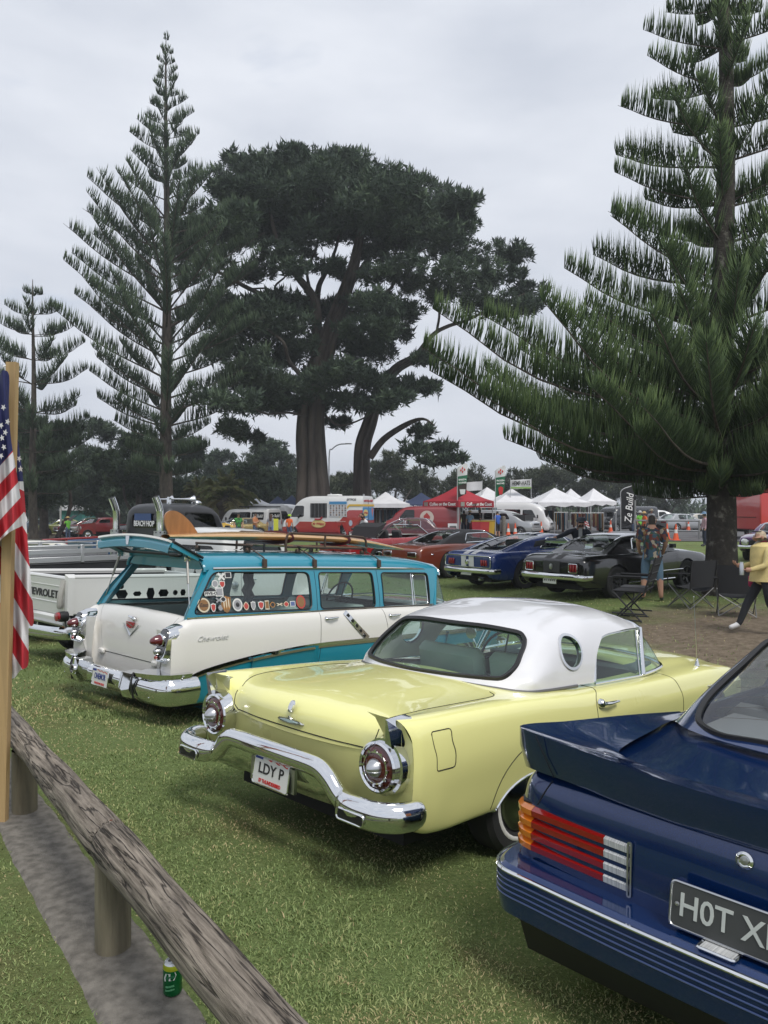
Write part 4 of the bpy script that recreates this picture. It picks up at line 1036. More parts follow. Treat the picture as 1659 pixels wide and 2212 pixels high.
 for s in (-1, 1):
  gapline(car, bv, [(.10, .585 * s), (.3, .65 * s), (.6, .672 * s), (.9, .68 * s), (1.02, .66 * s), (1.06, .60 * s)], axes=(0, 1), side=1, r=.003)
  gapline(car, bv, [(.54 * s, .715), (.585 * s, .74), (.60 * s, .79), (.60 * s, .815)], axes=(1, 2), side=-1, r=.003)
 part('lid_emblem', G().hull([(-.022, v, q) for v, q in ((.10, .752), (.085, .765), (-.085, .765), (-.10, .752), (-.06, .742), (.06, .742))] + [(-.002, v, q) for v, q in ((.11, .75), (-.11, .75), (0, .74), (0, .768))]), STEEL, car)
 part('emblem_bar', G().hull([(-.028, v, q) for v, q in ((.075, .756), (-.075, .756), (.0, .748), (0, .764))] + [(-.02, .08, .756), (-.02, -.08, .756)]), mat('pale_enamel', (.42, .55, .55), .3, coat=1), car)
 part('emblem_head', G().hull([(-.026, v, q) for v, q in ((.015, .765), (-.015, .765), (0, .785), (.0, .740))] + [(-.0, .02, .76), (0, -.02, .76)]), STEEL, car)
 part('key_cover', G().lathe([(.026, 0), (.024, .012), (.014, .018), (0, .019)], (-.004, 0, .830), (-1, 0, .45), 20, squash=(.75, 1.35)), CHROME, car)
 # fuel door, door seams, skirt seams
 S = -1
 gapline(car, bv, list(rpoly([(.195, .838), (.38, .836), (.375, .78), (.40, .72), (.395, .648), (.225, .652), (.23, .72), (.205, .775)], .02, 3)) + [(.196, .83)], side=S, r=.003, n=1)
 for s in (-1, 1):
  gapline(car, bv, [(2.02, .858), (1.93, .84), (1.86, .80), (1.84, .70), (1.85, .50), (1.86, .36)], side=s)
  gapline(car, bv, [(3.0, .84), (3.07, .79), (3.13, .68), (3.17, .52), (3.18, .36)], side=s)
  gapline(car, bv, ring_loop((1.15, .30), .40, .355, 22, pi, 0), side=s, n=1, r=.0032, m=BLACKT)
  h = drape(bv, [(1.89, .772), (2.09, .763)], side=s, off=.0)
  g = G(); g.lathe([(.030, 0), (.028, .02), (.018, .032), (0, .034)], h[0], (0, s, 0), 18); hd = part('door_handle', g, CHROME, car)
  part('handle_lever', G().tube([h[0] + [.0, s * .03, 0], h[0] + [.06, s * .045, .0], h[1] + [0, s * .03, .004]], [.013, .012, .007], 8), CHROME, hd)
  for k in range(5):
   q = drape(bv, [(3.62 + k * .05, .70), (3.655 + k * .05, .645)], side=s, off=.006); part('fender_louver', G().tube(q, .009, 6), CHROME, car)
 ab = drape(bv, [(3.70, -.76)], axes=(0, 1), side=1)[0]
 an = part('antenna', G().lathe([(.022, 0), (.016, .02), (.010, .045), (.006, .06)], ab, (0, 0, 1), 12), CHROME, car)
 part('antenna_mast', G().tube([ab + [0, 0, .05], ab + [-.10, 0, .56]], [.003, .002], 6), STEEL, an)
 part('antenna_tip', G().ell(ab + [-.10, 0, .565], .006, 8, 6), STEEL, an)
 # hardtop
 def hr(u, base, top, du=0.0, w=1.0):
  return [(u, .738 * w, base), (u + du * .3, .715 * w, base + .13), (u + du * .6, .682 * w, base + .26), (u + du * .8, .62 * w, top - .115), (u + du * .9, .50 * w, top - .045), (u + du, .28 * w, top - .011), (u + du, 0, top)]
 HK = [[(1.36, .725, .885), (1.31, .70, .885), (1.25, .655, .89), (1.18, .57, .90), (1.10, .44, .912), (1.03, .24, .925), (1.0, 0, .93)],
   [(1.42, .735, .885), (1.37, .722, .935), (1.33, .685, .955), (1.27, .60, .965), (1.19, .47, .975), (1.12, .26, .985), (1.09, 0, .99)],
   [(1.50, .738, .882), (1.50, .722, .985), (1.49, .685, 1.05), (1.45, .62, 1.09), (1.38, .50, 1.105), (1.31, .28, 1.12), (1.285, 0, 1.125)],
   [(1.64, .738, .878), (1.65, .716, 1.0), (1.66, .68, 1.12), (1.645, .61, 1.20), (1.60, .50, 1.232), (1.54, .28, 1.25), (1.52, 0, 1.256)],
   hr(1.82, .874, 1.325), hr(2.1, .866, 1.362), hr(2.45, .86, 1.355), hr(2.75, .855, 1.31),
   [(2.78, .735, .852), (2.82, .71, .97), (2.86, .675, 1.09), (2.90, .612, 1.18), (2.97, .50, 1.215), (3.02, .28, 1.24), (3.035, 0, 1.25)]]
 ht = Shell(loft([sym(r) for r in HK], 96, 110))
 for sgn in (-1, 1):
  ht.cut(rpoly([(2.045, .70), (2.045, .90), (2.14, 1.06), (2.26, 1.158), (2.6, 1.178), (3.2, 1.172), (3.2, .7)], .06, 4), 9, cond=lambda C, s=sgn: C[:, 1] * s > .3)
 ph = []
 for sgn in (-1, 1): ph.append((sgn, ht.cut(ring_loop((1.80, 1.083), .125, .105, 40), 2, cond=lambda C, s=sgn: C[:, 1] * s > .4)))
 rw = ht.cut(rpoly([(-.575, .948), (.575, .948), (.60, 1.02), (.545, 1.195), (.3, 1.222), (-.3, 1.222), (-.545, 1.195), (-.60, 1.02)], [.10, .10, .1, .12, .2, .2, .12, .1], 6), 1, axes=(1, 2), cond=lambda C: C[:, 0] < 1.75)
 top = ht.emit([0], 'hardtop', TOPW, car)
 for o in (ht.emit([0], 'headliner', mat('headliner_white', (.55, .56, .54), .8), top, off=-.03),): pass
 ht.emit([1], 'rear_window', GLASSB, top, off=-.006)
 trimtube('window_gasket', rw, .017, BLACKT, top)
 for sg in (-1, 1): ht.t[(ht.t == 2) & (ht.cen()[:, 1] * sg > 0)] = 20 + sg
 for tg in (19, 21): ht.emit([tg], 'porthole_glass', GLASSB, top, off=-.01)
 for s, P in ph: trimtube('porthole_ring', P, .013, CHROME, top)
 base = np.array([r[0] for r in HK[:6]]); bl = np.concatenate([base[::-1], HK[0][1:], [(p[0], -p[1], p[2]) for p in reversed(HK[0][:-1])], [(r[0][0], -r[0][1], r[0][2]) for r in HK[1:6]]])
 bl = crom(bl[1:-1], 3); part('hardtop_seal', G().tube(bl + [0, 0, -.004], .011, 6), mat('seal_grey', (.10, .10, .10), .5), top)
 # door glass, screen
 for s in (-1, 1):
  c = np.array([(2.05, .735 * s, .858), (2.735, .738 * s, .85), (2.885, .642 * s, 1.168), (2.28, .652 * s, 1.16), (2.14, .675 * s, 1.06)])
  part('door_window', G().poly(c), GLASSB, car, smooth=False)
  part('door_window_frame', G().tube(crom(np.array([(2.05, .738 * s, .87), (2.14, .69 * s, 1.05), (2.26, .665 * s, 1.145), (2.6, .655 * s, 1.168), (2.885, .646 * s, 1.170)]), 5), .010, 6), CHROME, car)
  part('windscreen_pillar', G().tube([(2.755, .745 * s, .85), (2.89, .645 * s, 1.175)], .017, 8), CHROME, car)
  part('vent_divider', G().tube([(2.70, .742 * s, .853), (2.80, .65 * s, 1.165)], .006, 6), CHROME, car)
  part('door_sill_trim', G().tube([(2.05, .742 * s, .857), (2.78, .745 * s, .848)], .008, 6), CHROME, car)
 lo = crom(np.array([(2.76, .745, .853), (2.98, .735, .865), (3.17, .69, .882), (3.30, .5, .905), (3.38, .25, .915), (3.40, 0, .918)]), 5); up = crom(np.array([(2.89, .645, 1.172), (2.91, .61, 1.185), (2.945, .55, 1.20), (2.99, .40, 1.222), (3.02, .2, 1.242), (3.03, 0, 1.248)]), 5)
 full = lambda c: np.concatenate([c, (c * [1, -1, 1])[::-1][1:]])
 lo, up = full(lo), full(up); part('windscreen', G().grid(np.array([lo * (1 - t) + up * t + [.03 * sin(pi * t), 0, 0] for t in np.linspace(0, 1, 9)])), GLASSB, car)
 part('windscreen_trim', G().tube(lo, .013, 6), CHROME, car); part('windscreen_header', G().tube(up, .014, 6), CHROME, car)
 # cabin
 CAB = mat('cabin_vinyl', (.52, .58, .52), .5); DK = mat('cabin_dark', (.12, .14, .14), .7)
 part('cabin_floor', G().box((2.1, 0, .40), (1.7, 1.25, .02)), DK, car); part('parcel_shelf', G().hull([(1.05, v, q) for v in (-.62, .62) for q in (.80, .86)] + [(1.72, v, q) for v in (-.64, .64) for q in (.60, .82)]), mat('shelf_green', (.36, .46, .26), .6), car)
 for s in (-1, 1): seat(car, 2.15, .33 * s, .60, .55, CAB, .46, .2); part('door_card', G().box((2.35, .70 * s, .62), (1.2, .03, .42), bev=.01), CAB, car)
 part('dashboard', G().hull([(2.80, v, q) for v in (-.66, .66) for q in (.62, .86)] + [(3.2, v, q) for v in (-.6, .6) for q in (.7, .89)]), DK, car)
 steering(car, 2.55, .36, .87, .20, mat('wheel_white', (.05, .06, .06), .35), .45)
 part('door_mirror', G().lathe([(.055, 0), (.055, .012), (.03, .04), (.012, .05)], (2.78, .86, .98), (1, 0, 0), 16), CHROME, car)
 part('mirror_stem', G().tube([(2.80, .80, .85), (2.80, .86, .95)], .008, 6), CHROME, car)
 part('underbody', G().box((2.3, 0, .30), (4.1, 1.35, .14)), UNDER, car)
 for u in (1.14, 3.72):
  for s in (-1, 1): wheel(car, u, .705 * s, .325, .19, 'hubcap', ww=True, rimmat=mat('hub_steel', (.30, .30, .31), .2, 1.0))
 # front end
 for s in (-1, 1):
  part('headlamp', G().lathe([(.10, -.06), (.105, .0), (.09, .02), (.0, .035)], (4.50, .67 * s, .63), (1, 0, 0), 20), CLEARLENS, car)
  part('headlamp_rim', G().lathe([(.125, -.12), (.125, .0), (.105, .02), (.102, 0)], (4.50, .67 * s, .63), (1, 0, 0), 20), CHROME, car)
 part('front_bumper', G().tube(crom(np.array([(4.35, .89, .46), (4.58, .82, .46), (4.68, .4, .46), (4.70, 0, .46), (4.68, -.4, .46), (4.58, -.82, .46), (4.35, -.89, .46)]), 4), .05, 8), CHROME, car)
 part('grille', G().box((4.60, 0, .57), (.03, .95, .14), bev=.03), BLACKT, car)
 warp_tail(car, .072, .0, .36)
build_yellow()
# ================================================================ turquoise and white station wagon
TURQ = paint('turquoise_paint', (0.007, 0.225, 0.325), .28)
CREAM = paint('ivory_paint', (0.74, 0.72, 0.68), .30)
STICK = {k: mat('sticker_' + k, c, .5) for k, c in dict(cream=(.62, .55, .42), white=(.66, .66, .64), black=(.03, .03, .035), red=(.45, .06, .05), brown=(.25, .13, .05), orange=(.55, .25, .06), grey=(.3, .3, .32), blue=(.1, .14, .3)).items()}
def build_wagon():
 x, y, z, yaw, pit = WG_POSE
 car = thing('station_wagon', 'turquoise and white fifties station wagon with raised tailgate and stickered windows', 'car', (x, y, z), yaw, pit)
 def st(u, zt=1.06, zc=.62, w=1.0, zb=.30):
  return sym([(u, .74 * w, zb - .03), (u, .86 * w, zb), (u, .905 * w, .45), (u, .928 * w, .65), (u, .92 * w, .83), (u, .893 * w, zt - .055), (u, .838 * w, zt), (u, .76 * w, zt), (u, .4 * w, zc), (u, 0, zc)])
 K = [sym([(.06, .70, .345), (.03, .84, .35), (-.02, .90, .45), (-.035, .915, .62), (-.03, .905, .80), (-.02, .87, .95), (-.02, .73, .68), (.06, .60, .47), (.085, .4, .44), (.09, 0, .44)]),
   sym([(.15, .72, .31), (.13, .85, .32), (.09, .905, .45), (.07, .925, .64), (.06, .915, .82), (.06, .885, .985), (.0, .74, .93), (.075, .6, .62), (.09, .4, .62), (.09, 0, .62)]),
   sym([(.25, .73, .29), (.24, .86, .30), (.2, .905, .45), (.18, .928, .65), (.17, .92, .83), (.16, .89, 1.0), (.08, .805, 1.02), (.095, .64, .83), (.105, .4, .84), (.105, 0, .85)]),
   sym([(.34, .735, .28), (.33, .86, .30), (.31, .905, .45), (.29, .928, .65), (.28, .92, .83), (.26, .893, 1.01), (.18, .83, 1.05), (.15, .69, .98), (.14, .4, 1.0), (.14, 0, 1.01)]),
   sym([(.44, .74, .27), (.43, .86, .30), (.41, .905, .45), (.39, .928, .65), (.38, .92, .83), (.36, .893, 1.01), (.30, .838, 1.062), (.27, .745, 1.07), (.26, .4, 1.085), (.26, 0, 1.09)]),
   st(.55, 1.062, 1.0), st(1.0), st(1.8), st(2.8), st(3.6, 1.05, 1.0), st(3.85, 1.04, 1.06), st(4.4, 1.02, 1.05), st(4.9, .98, 1.0, .98), st(5.1, .90, .92, .95, .36),
   sym([(5.12, .6, .40), (5.14, .75, .42), (5.16, .82, .5), (5.17, .84, .6), (5.17, .84, .7), (5.17, .8, .78), (5.17, .7, .80), (5.18, .6, .8), (5.19, .4, .8), (5.2, 0, .8)])]
 sh = Shell(loft(K, 220, 150))
 for sgn in (-1, 1):
  for uc in (1.36, 4.32): sh.cut(np.concatenate([ring_loop((uc, .34), .41, .20, 26, pi, 0), [(uc + .41, .1), (uc - .41, .1)]]), 9, cond=lambda C, s=sgn: C[:, 1] * s > .55)
 sh.cut(rpoly([(.285, .75), (3.72, .75), (3.72, -.75), (.285, -.75)], .06), 9, axes=(0, 1), cond=lambda C: C[:, 2] > .55)
 sweep = [(-.5, .40), (.10, .525), (.42, .601), (.78, .657), (1.15, .694), (1.8, .730), (2.85, .730), (4.0, .735), (5.3, .75)]
 swc = crom(np.array(sweep), 8)
 for sgn in (-1, 1): sh.cut(np.concatenate([swc, [(5.5, .0), (-.5, .0)]]), 1, cond=lambda C, s=sgn: (C[:, 1] * s > .45) & (C[:, 0] > -.03 + .12 * (np.abs(C[:, 1]) < .8)), only=[0])
 body = sh.emit([0], 'body', CREAM, car); sh.emit([1], 'lower_body', TURQ, car); bv = sh.bvh()
 for s in (-1, 1):
  mm = [p for p in swc if .06 < p[0] < 5.0]
  part('side_moulding', strip(drape(bv, mm, side=s, off=.006), .034, .016, (0, s, 0)), CHROME, car)
  mm = [(p[0], p[1] - .024) for p in mm]; part('moulding_gold_band', strip(drape(bv, mm, side=s, off=.004), .022, .010, (0, s, 0)), mat('gold_anodised', (.42, .40, .26), .3, .8), car)  # gold anodised band along the lower edge of the chrome moulding
  # slash trim on the rear door with its little ribs
  q = drape(bv, crom(np.array([(2.19, 1.035), (2.33, .90), (2.52, .745)]), 6), side=s, off=.008); sl = part('slash_trim', strip(q, .055, .014, (0, s, 0)), CHROME, car)
  for k in range(5):
   a = drape(bv, [(2.225 + k * .058, 1.0 - k * .055)], side=s, off=.017)[0]; part('slash_rib', G().box(a, (.04, .006, .028), Matrix.Rotation(.75, 3, 'Y')), BLACKT, sl)
  gapline(car, bv, [(1.84, 1.05), (1.83, .9), (1.82, .7), (1.80, .55), (1.74, .45)], side=s); gapline(car, bv, [(2.80, 1.05), (2.83, .95), (2.86, .8), (2.86, .5), (2.86, .32)], side=s); gapline(car, bv, [(3.72, 1.04), (3.74, .8), (3.74, .34)], side=s)
  for uh, zh in ((1.91, .985), (2.90, .97)):
   h = drape(bv, [(uh, zh), (uh + .16, zh + .008)], side=s); hd = part('door_handle', G().lathe([(.024, 0), (.022, .014), (.012, .024), (0, .025)], h[0], (0, s, 0), 14), CHROME, car)
   part('handle_lever', G().tube([h[0] + [0, .02 * s, 0], h[0] + [.05, .035 * s, .004], h[1] + [0, .022 * s, 0]], [.012, .013, .009], 8), CHROME, hd)
  k = drape(bv, [(2.91, .845)], side=s)[0]; part('door_lock', G().lathe([(.013, 0), (.01, .006), (0, .007)], k, (0, s, 0), 10), CHROME, car)
 q = drape(bv, [(.46, .885)], side=-1, off=.004)[0]
 lettering('side_script', 'Chevrolet', mat('script_silver', (.70, .70, .70), .3, .2), car, (q[0] + .02, q[1] - .003, q[2]), (1, 0, 0), (0, 0, 1), .072, .003, -.0006, shear=.45, width=.34)
 # rear doors of the tail: lower gate seams, hinges, handle, emblem
 gapline(car, bv, [(v, .625 + .0 * v) for v in (-.50, -.3, 0, .3, .50)], axes=(1, 2), side=-1, r=.004)
 for s in (-1, 1):
  gapline(car, bv, [(.52 * s, .66), (.56 * s, .80), (.63 * s, .94), (.68 * s, 1.02), (.70 * s, 1.06)], axes=(1, 2), side=-1, r=.0022, m=mat('fine_seam', (.25, .25, .24), .7))
  h = drape(bv, [(.50 * s, .625)], axes=(1, 2), side=-1)[0]; part('gate_hinge', G().box(h + [-.02, 0, 0], (.045, .10, .055), bev=.014), CREAM, car)
 h = drape(bv, [(.0, 1.0)], axes=(1, 2), side=-1)[0]
 hd = part('gate_handle', G().tube([h + [-.02, .065, .012], h + [-.04, .03, .006], h + [-.035, -.03, -.004]], [.008, .013, .018], 8), CHROME, car); part('gate_lock', G().ell(h + [-.035, -.055, -.012], .024, 12, 8), CHROME, hd)
 e = drape(bv, [(.0, .885)], axes=(1, 2), side=-1)[0] + [-.012, 0, 0]
 part('emblem_vee', G().hull([e + [0, .15, .055], e + [0, .13, .055], e + [-.008, .015, -.045], e + [-.012, 0, -.06], e + [.01, 0, -.04], e + [.01, .14, .05]]), STEEL, car); part('emblem_vee', G().hull([e + [0, -.15, .055], e + [0, -.13, .055], e + [-.008, -.015, -.045], e + [-.012, 0, -.06], e + [.01, 0, -.04], e + [.01, -.14, .05]]), STEEL, car)
 cr = part('emblem_crest', G().hull([e + [-.014, v, q_] for v, q_ in ((.07, .075), (-.07, .075), (.06, .03), (-.06, .03), (0, .012))] + [e + [.01, v, q_] for v, q_ in ((.065, .07), (-.065, .07), (0, .02))]), mat('crest_red', (.40, .03, .04), .3, coat=1), car)
 part('crest_band', G().hull([e + [-.0165, v, q_] for v, q_ in ((.062, .063), (.05, .07), (-.062, .040), (-.05, .034))] + [e + [-.012, 0, .05]]), STEEL, cr)
 for s in (-1, 1):
  q = np.array([(p[0], abs(p[1]) * s, p[2]) for p in K[0][:6]]); part('rear_corner', G().grid(np.array([q, np.stack([q[:, 0] + .004, q[:, 1] - .10 * s, q[:, 2]], 1), np.stack([q[:, 0] * .5 + .03, q[:, 1] - .30 * s, q[:, 2]], 1)])), CREAM, car)
 # tail lamps: upright chrome housing, bullet lens, lower lens
 for s in (-1, 1):
  cv = .79 * s
  P = []
  for u, k in ((-.10, .88), (-.03, 1.06), (.09, 1.10)):
   for v, q_ in rrect(-.088, .088, .685, 1.01, .085, 6): P.append((u + (q_ - .69) * .22, cv + .018 * s + v * k, .848 + (q_ - .848) * k))
  hs = part('tail_lamp', G().hull(P), CHROME, car, sharp=30)
  part('lamp_recess', G().hull([(-.108 + (q_ - .69) * .22 + d, cv + .018 * s + v * .80, q_) for d in (0, .03) for v, q_ in rrect(-.075, .075, .725, .985, .07, 5)]), mat('lamp_dark_chrome', (.18, .18, .18), .2, 1.0), hs)
  part('bullet_lens', G().lathe([(.050, -.03), (.052, .01), (.049, .035), (.038, .075), (.020, .105), (0, .113)], (-.062, cv, .885), (-1, 0, -.06), 22), mat('bullet_lens_red', (.11, .008, .014), .15, coat=1), hs)
  part('lens_collar', G().lathe([(.060, -.03), (.060, .012), (.052, .018)], (-.062, cv, .885), (-1, 0, -.06), 22), CHROME, hs)
  part('reverse_lens', G().lathe([(.032, -.02), (.032, .02), (.022, .034), (0, .038)], (-.090, cv, .785), (-1, 0, .0), 18), STEEL, hs)
  part('reflector', G().lathe([(.020, 0), (.016, .012), (0, .015)], (-.105, cv + s * .0, .735), (-1, 0, 0), 12), REDLENS, hs)
 # bumper
 B = crom(np.array([(.30, .95, .455), (.02, .955, .455), (-.09, .88, .455), (-.125, .70, .455), (-.13, .45, .455), (-.13, 0, .455), (-.13, -.45, .455), (-.125, -.70, .455), (-.09, -.88, .455), (.02, -.955, .455), (.30, -.95, .455)]), 5)
 A = []
 for i in range(len(B)):
  t = B[min(i + 1, len(B) - 1)] - B[max(i - 1, 0)]; n = unit(np.array([t[1], -t[0], 0]))
  A.append([B[i] + n * o + np.array([0, 0, h]) for o, h in [(a_ * w_, b_ * w_) for w_ in (np.interp(abs(B[i][1]), [.5, .62], [.82, 1.0]),) for a_, b_ in ((-.02, .105), (.02, .10), (.055, .06), (.068, 0), (.052, -.065), (.01, -.125), (-.03, -.14))]])
 A = np.array(A); cen = A.mean((0, 1)); bump = part('rear_bumper', G().grid(A), CHROME, car, sharp=60)
 for s in (-1, 1):
  P = [(u, v * s, q_) for u, v, q_ in ((-.195, .60, .585), (-.19, .62, .555), (-.185, .76, .595), (-.17, .78, .55), (-.135, .90, .60), (-.12, .89, .55), (-.05, .965, .60), (-.04, .95, .55), (.06, .985, .60), (.06, .97, .555), (.20, .98, .598), (.20, .965, .56), (-.08, .60, .61), (.2, .88, .61))]
  gu = part('bumper_wing', G().hull(P), CHROME, bump, sharp=30)
  P = [(u, v * s, q_) for u, v, q_ in ((-.215, .40, .57), (-.225, .47, .575), (-.205, .555, .57), (-.245, .41, .44), (-.25, .48, .42), (-.225, .56, .44), (-.20, .42, .35), (-.18, .55, .35), (-.08, .40, .58), (-.08, .56, .58), (-.08, .40, .36), (-.08, .56, .36))]
  gd = part('bumper_guard', G().hull(P), CHROME, bump, sharp=30)
  part('guard_strip', G().tube(crom(np.array([(-.19, .575 * s, .585), (-.215, .58 * s, .50), (-.19, .585 * s, .36)]), 5), .009, 6), BLACKT, gd)
  for p_, ax in (((.06, .975 * s, .575), (0, s, 0)), ((-.16, .80 * s, .395), (-1, 0, 0))): part('bumper_bolt', G().lathe([(.016, -.01), (.014, .008), (0, .012)], p_, ax, 12), CHROME, bump)
 part('exhaust_tip', G().lathe([(.045, -.05), (.048, .02), (.036, .024), (.034, -.03)], (-.235, .47, .475), (-1, 0, 0), 18), CHROME, bump)
 part('exhaust_bore', G().lathe([(.034, .0), (.0, .001)], (-.245, .47, .475), (-1, 0, 0), 16), BLACKT, bump)
 plate(car, (-.205, .0, .455), (0, -1, 0), (.08, 0, 1), .30, .152, 'ONEMOR', 'WAGONS RULE', mats=mat('plate_navy', (.03, .05, .22), .5), stars=True)
 # greenhouse sides
 for s in (-1, 1):
  rows = []
  for t in np.linspace(0, 1, 44):
   zz = 1.055 + t * .445; u0 = .20 + .36 * t; u1 = 3.80 + .12 * t; vv = .828 - .112 * t + .012 * sin(pi * t)
   rows.append([(u0 + (u1 - u0) * w, vv * s, zz) for w in np.linspace(0, 1, 190)])
  A = np.array(rows); A = A[:, ::-1] if s > 0 else A
  gs = Shell(A)
  loops = [rpoly([(.335, 1.10), (1.775, 1.085), (1.79, 1.462), (.59, 1.472)], [.05, .06, .06, .08]), rpoly([(1.90, 1.085), (2.735, 1.075), (2.75, 1.455), (1.925, 1.46)], .05), rpoly([(2.875, 1.07), (3.70, 1.06), (3.74, 1.44), (2.90, 1.452)], .05)]
  rims = [gs.cut(l, 1 + i) for i, l in enumerate(loops)]
  gs.emit([0], 'window_frame', TURQ, car); gs.emit([0], 'window_frame_inner', mat('wagon_trim_inner', (.10, .22, .25), .6), car, off=-.03)
  for i, r_ in enumerate(rims):
   gs.emit([i + 1], 'side_window', glass('wagon_glass', (.80, .88, .86)), car, off=-.012); trimtube('window_seal', r_, .009, BLACKT, car)
  part('belt_moulding', G().tube(np.array([(u, (.842) * s, 1.068) for u in np.linspace(.22, 3.75, 30)]), 1.0, 6, flat=(.008, .014), up=(0, s, 0)), CHROME, car)
  part('drip_rail', G().tube(crom(np.array([(.60, .715 * s, 1.505), (1.5, .727 * s, 1.512), (2.8, .725 * s, 1.505), (3.5, .715 * s, 1.495), (3.97, .70 * s, 1.468)]), 6), .013, 6), CHROME, car)
  part('vent_divider', G().tube([(3.40, .822 * s, 1.065), (3.44, .722 * s, 1.445)], .009, 6), CHROME, car); part('vent_frame', G().tube(np.array([(u, .822 * s - (q_ - 1.06) * .26 * s, q_) for u, q_ in rpoly([(3.44, 1.08), (3.68, 1.07), (3.71, 1.42), (3.47, 1.43)], .03, 3)]), .006, 5, closed=True), CHROME, car)
  for uu, a in ((1.85, 'c'), (2.81, 'b')): gapline(car, gs.bvh(), [(uu, 1.06), (uu + .02, 1.48)], side=s)
 # roof
 def rr_(u, zt, w=1.0, dz=0): return sym([(u, .715 * w, zt - .155), (u, .712 * w, zt - .125), (u, .685 * w, zt - .085), (u, .60 * w, zt - .035), (u, .35 * w, zt - .006), (u, 0, zt)])
 rk = [rr_(.52, 1.640, .985), rr_(.62, 1.652), rr_(1.2, 1.662), rr_(2.0, 1.665), rr_(2.9, 1.655), rr_(3.5, 1.632), rr_(3.85, 1.598), rr_(4.02, 1.565, .985)]
 rs = Shell(loft(rk, 70, 60)); roof = rs.emit([0], 'roof', TURQ, car); rs.emit([0], 'headliner', mat('wagon_headliner', (.35, .40, .40), .8), car, off=-.035)
 part('roof_edge', G().tube(np.array([rk[-1][j] for j in range(11)]), .012, 6), CHROME, car); part('roof_rear_frame', G().tube(np.array([np.array(rk[0][j]) - [0.0, 0, .012] for j in range(11)]), .016, 6), TURQ, car)
 for uu in (1.85, 2.86): part('roof_seam', G().tube(np.array([(uu, q[1], q[2] + .001) for q in rr_(uu, 1.661)][1:4]), .0025, 5), GAP, car)
 # windscreen
 lo = crom(np.array([(3.80, .83, 1.05), (4.02, .80, 1.06), (4.2, .6, 1.08), (4.3, .3, 1.09), (4.32, 0, 1.095)]), 5); up = crom(np.array([(3.93, .715, 1.47), (3.97, .68, 1.49), (4.0, .55, 1.52), (4.02, .3, 1.55), (4.03, 0, 1.556)]), 5)
 f2 = lambda c: np.concatenate([c, (c * [1, -1, 1])[::-1][1:]]); lo, up = f2(lo), f2(up)
 part('windscreen', G().grid(np.array([lo * (1 - t) + up * t + [.02 * sin(pi * t), 0, 0] for t in np.linspace(0, 1, 8)])), GLASSB, car); part('windscreen_trim', G().tube(lo, .013, 6), CHROME, car)
 for s in (-1, 1): part('windscreen_pillar', G().tube([(3.79, .832 * s, 1.05), (3.93, .715 * s, 1.475)], .022, 8), TURQ, car)
 # rear opening frame
 for s in (-1, 1): part('rear_pillar', G().hull([(u, v * s, q_) for u, v, q_ in ((.22, .83, 1.06), (.27, .74, 1.075), (.36, .80, 1.06), (.575, .71, 1.50), (.55, .63, 1.52), (.68, .70, 1.50))]), TURQ, car)
 part('opening_header', G().hull([(u, v, q_) for u in (.52, .62) for v, q_ in ((.66, 1.50), (.60, 1.565), (.3, 1.60), (-.3, 1.60), (-.60, 1.565), (-.66, 1.50), (.6, 1.49), (-.6, 1.49))]), TURQ, car)
 # raised upper gate with glass
 ax0 = np.array([.50, 0, 1.585]); tip = np.array([.10, 0, 1.715]); D = unit(tip - ax0); N = np.cross(D, [0, 1, 0.]); N = N * np.sign(N[2]); Lg = np.linalg.norm(tip - ax0)
 def gp_(a, v, h): return ax0 + D * (a * Lg) + np.array([0, v, 0]) + N * (h + .045 * (1 - (v / .68) ** 2))
 gate = part('raised_gate', G().grid(np.array([[gp_(-.08 + 0 * v, v, .0) for v in np.linspace(.66, -.66, 20)], [gp_(.10, v, .01) for v in np.linspace(.67, -.67, 20)]])), TURQ, car)
 outer = np.array([gp_(a, v, 0) for a, v in rrect(0, 1.06, -.68, .68, .10, 5)]); inner = np.array([gp_(a, v, 0) for a, v in rrect(.16, .86, -.56, .56, .10, 5)])
 for h0, nm in ((.018, 'gate_frame'), (-.022, 'gate_frame_inner')):
  o_ = outer + N * h0; i_ = inner + N * h0; A = np.stack([o_, i_]); A = A if h0 > 0 else A[::-1]
  part(nm, G().grid(np.concatenate([A, A[:, :1]], 1)), TURQ, gate)
 part('gate_rim', G().grid(np.concatenate([np.stack([outer + N * .018, outer - N * .022]), np.stack([outer + N * .018, outer - N * .022])[:, :1]], 1)), TURQ, gate)
 part('gate_inner_rim', G().tube(inner - N * .01, .014, 6, closed=True), BLACKT, gate)
 part('gate_window', G().poly(inner), glass('wagon_glass'), gate)
 lipP = np.array([gp_(1.06, v, .022) for v in np.linspace(-.66, .66, 24)]); part('gate_edge_panel', G().grid(np.array([[gp_(1.05, v, .018) for v in np.linspace(.67, -.67, 24)], [gp_(1.10, v, -.03) for v in np.linspace(.67, -.67, 24)], [gp_(1.06, v, -.085) for v in np.linspace(.65, -.65, 24)], [gp_(.98, v, -.085) for v in np.linspace(.63, -.63, 24)]])), TURQ, gate)
 part('gate_white_lip', strip(lipP + D * .012, .05, .02, N), CREAM, gate)
 k = gp_(1.095, .08, -.03); part('gate_latch', G().hull([k + D * .014 + np.array([0, a, b]) for a, b in ((.035, .04), (-.035, .04), (.02, -.045), (-.02, -.045))] + [k - D * .01 + np.array([0, a, b]) for a, b in ((.03, .035), (-.03, .035), (.018, -.04), (-.018, -.04))]), CHROME, gate)
 part('gate_lamp', G().box(gp_(.30, -.42, -.035), (.07, .16, .035), bev=.012), BLACKT, gate)
 part('gate_side_seal', G().tube([gp_(.0, -.685, .02), gp_(1.0, -.68, .03)], .014, 6), BLACKT, gate)
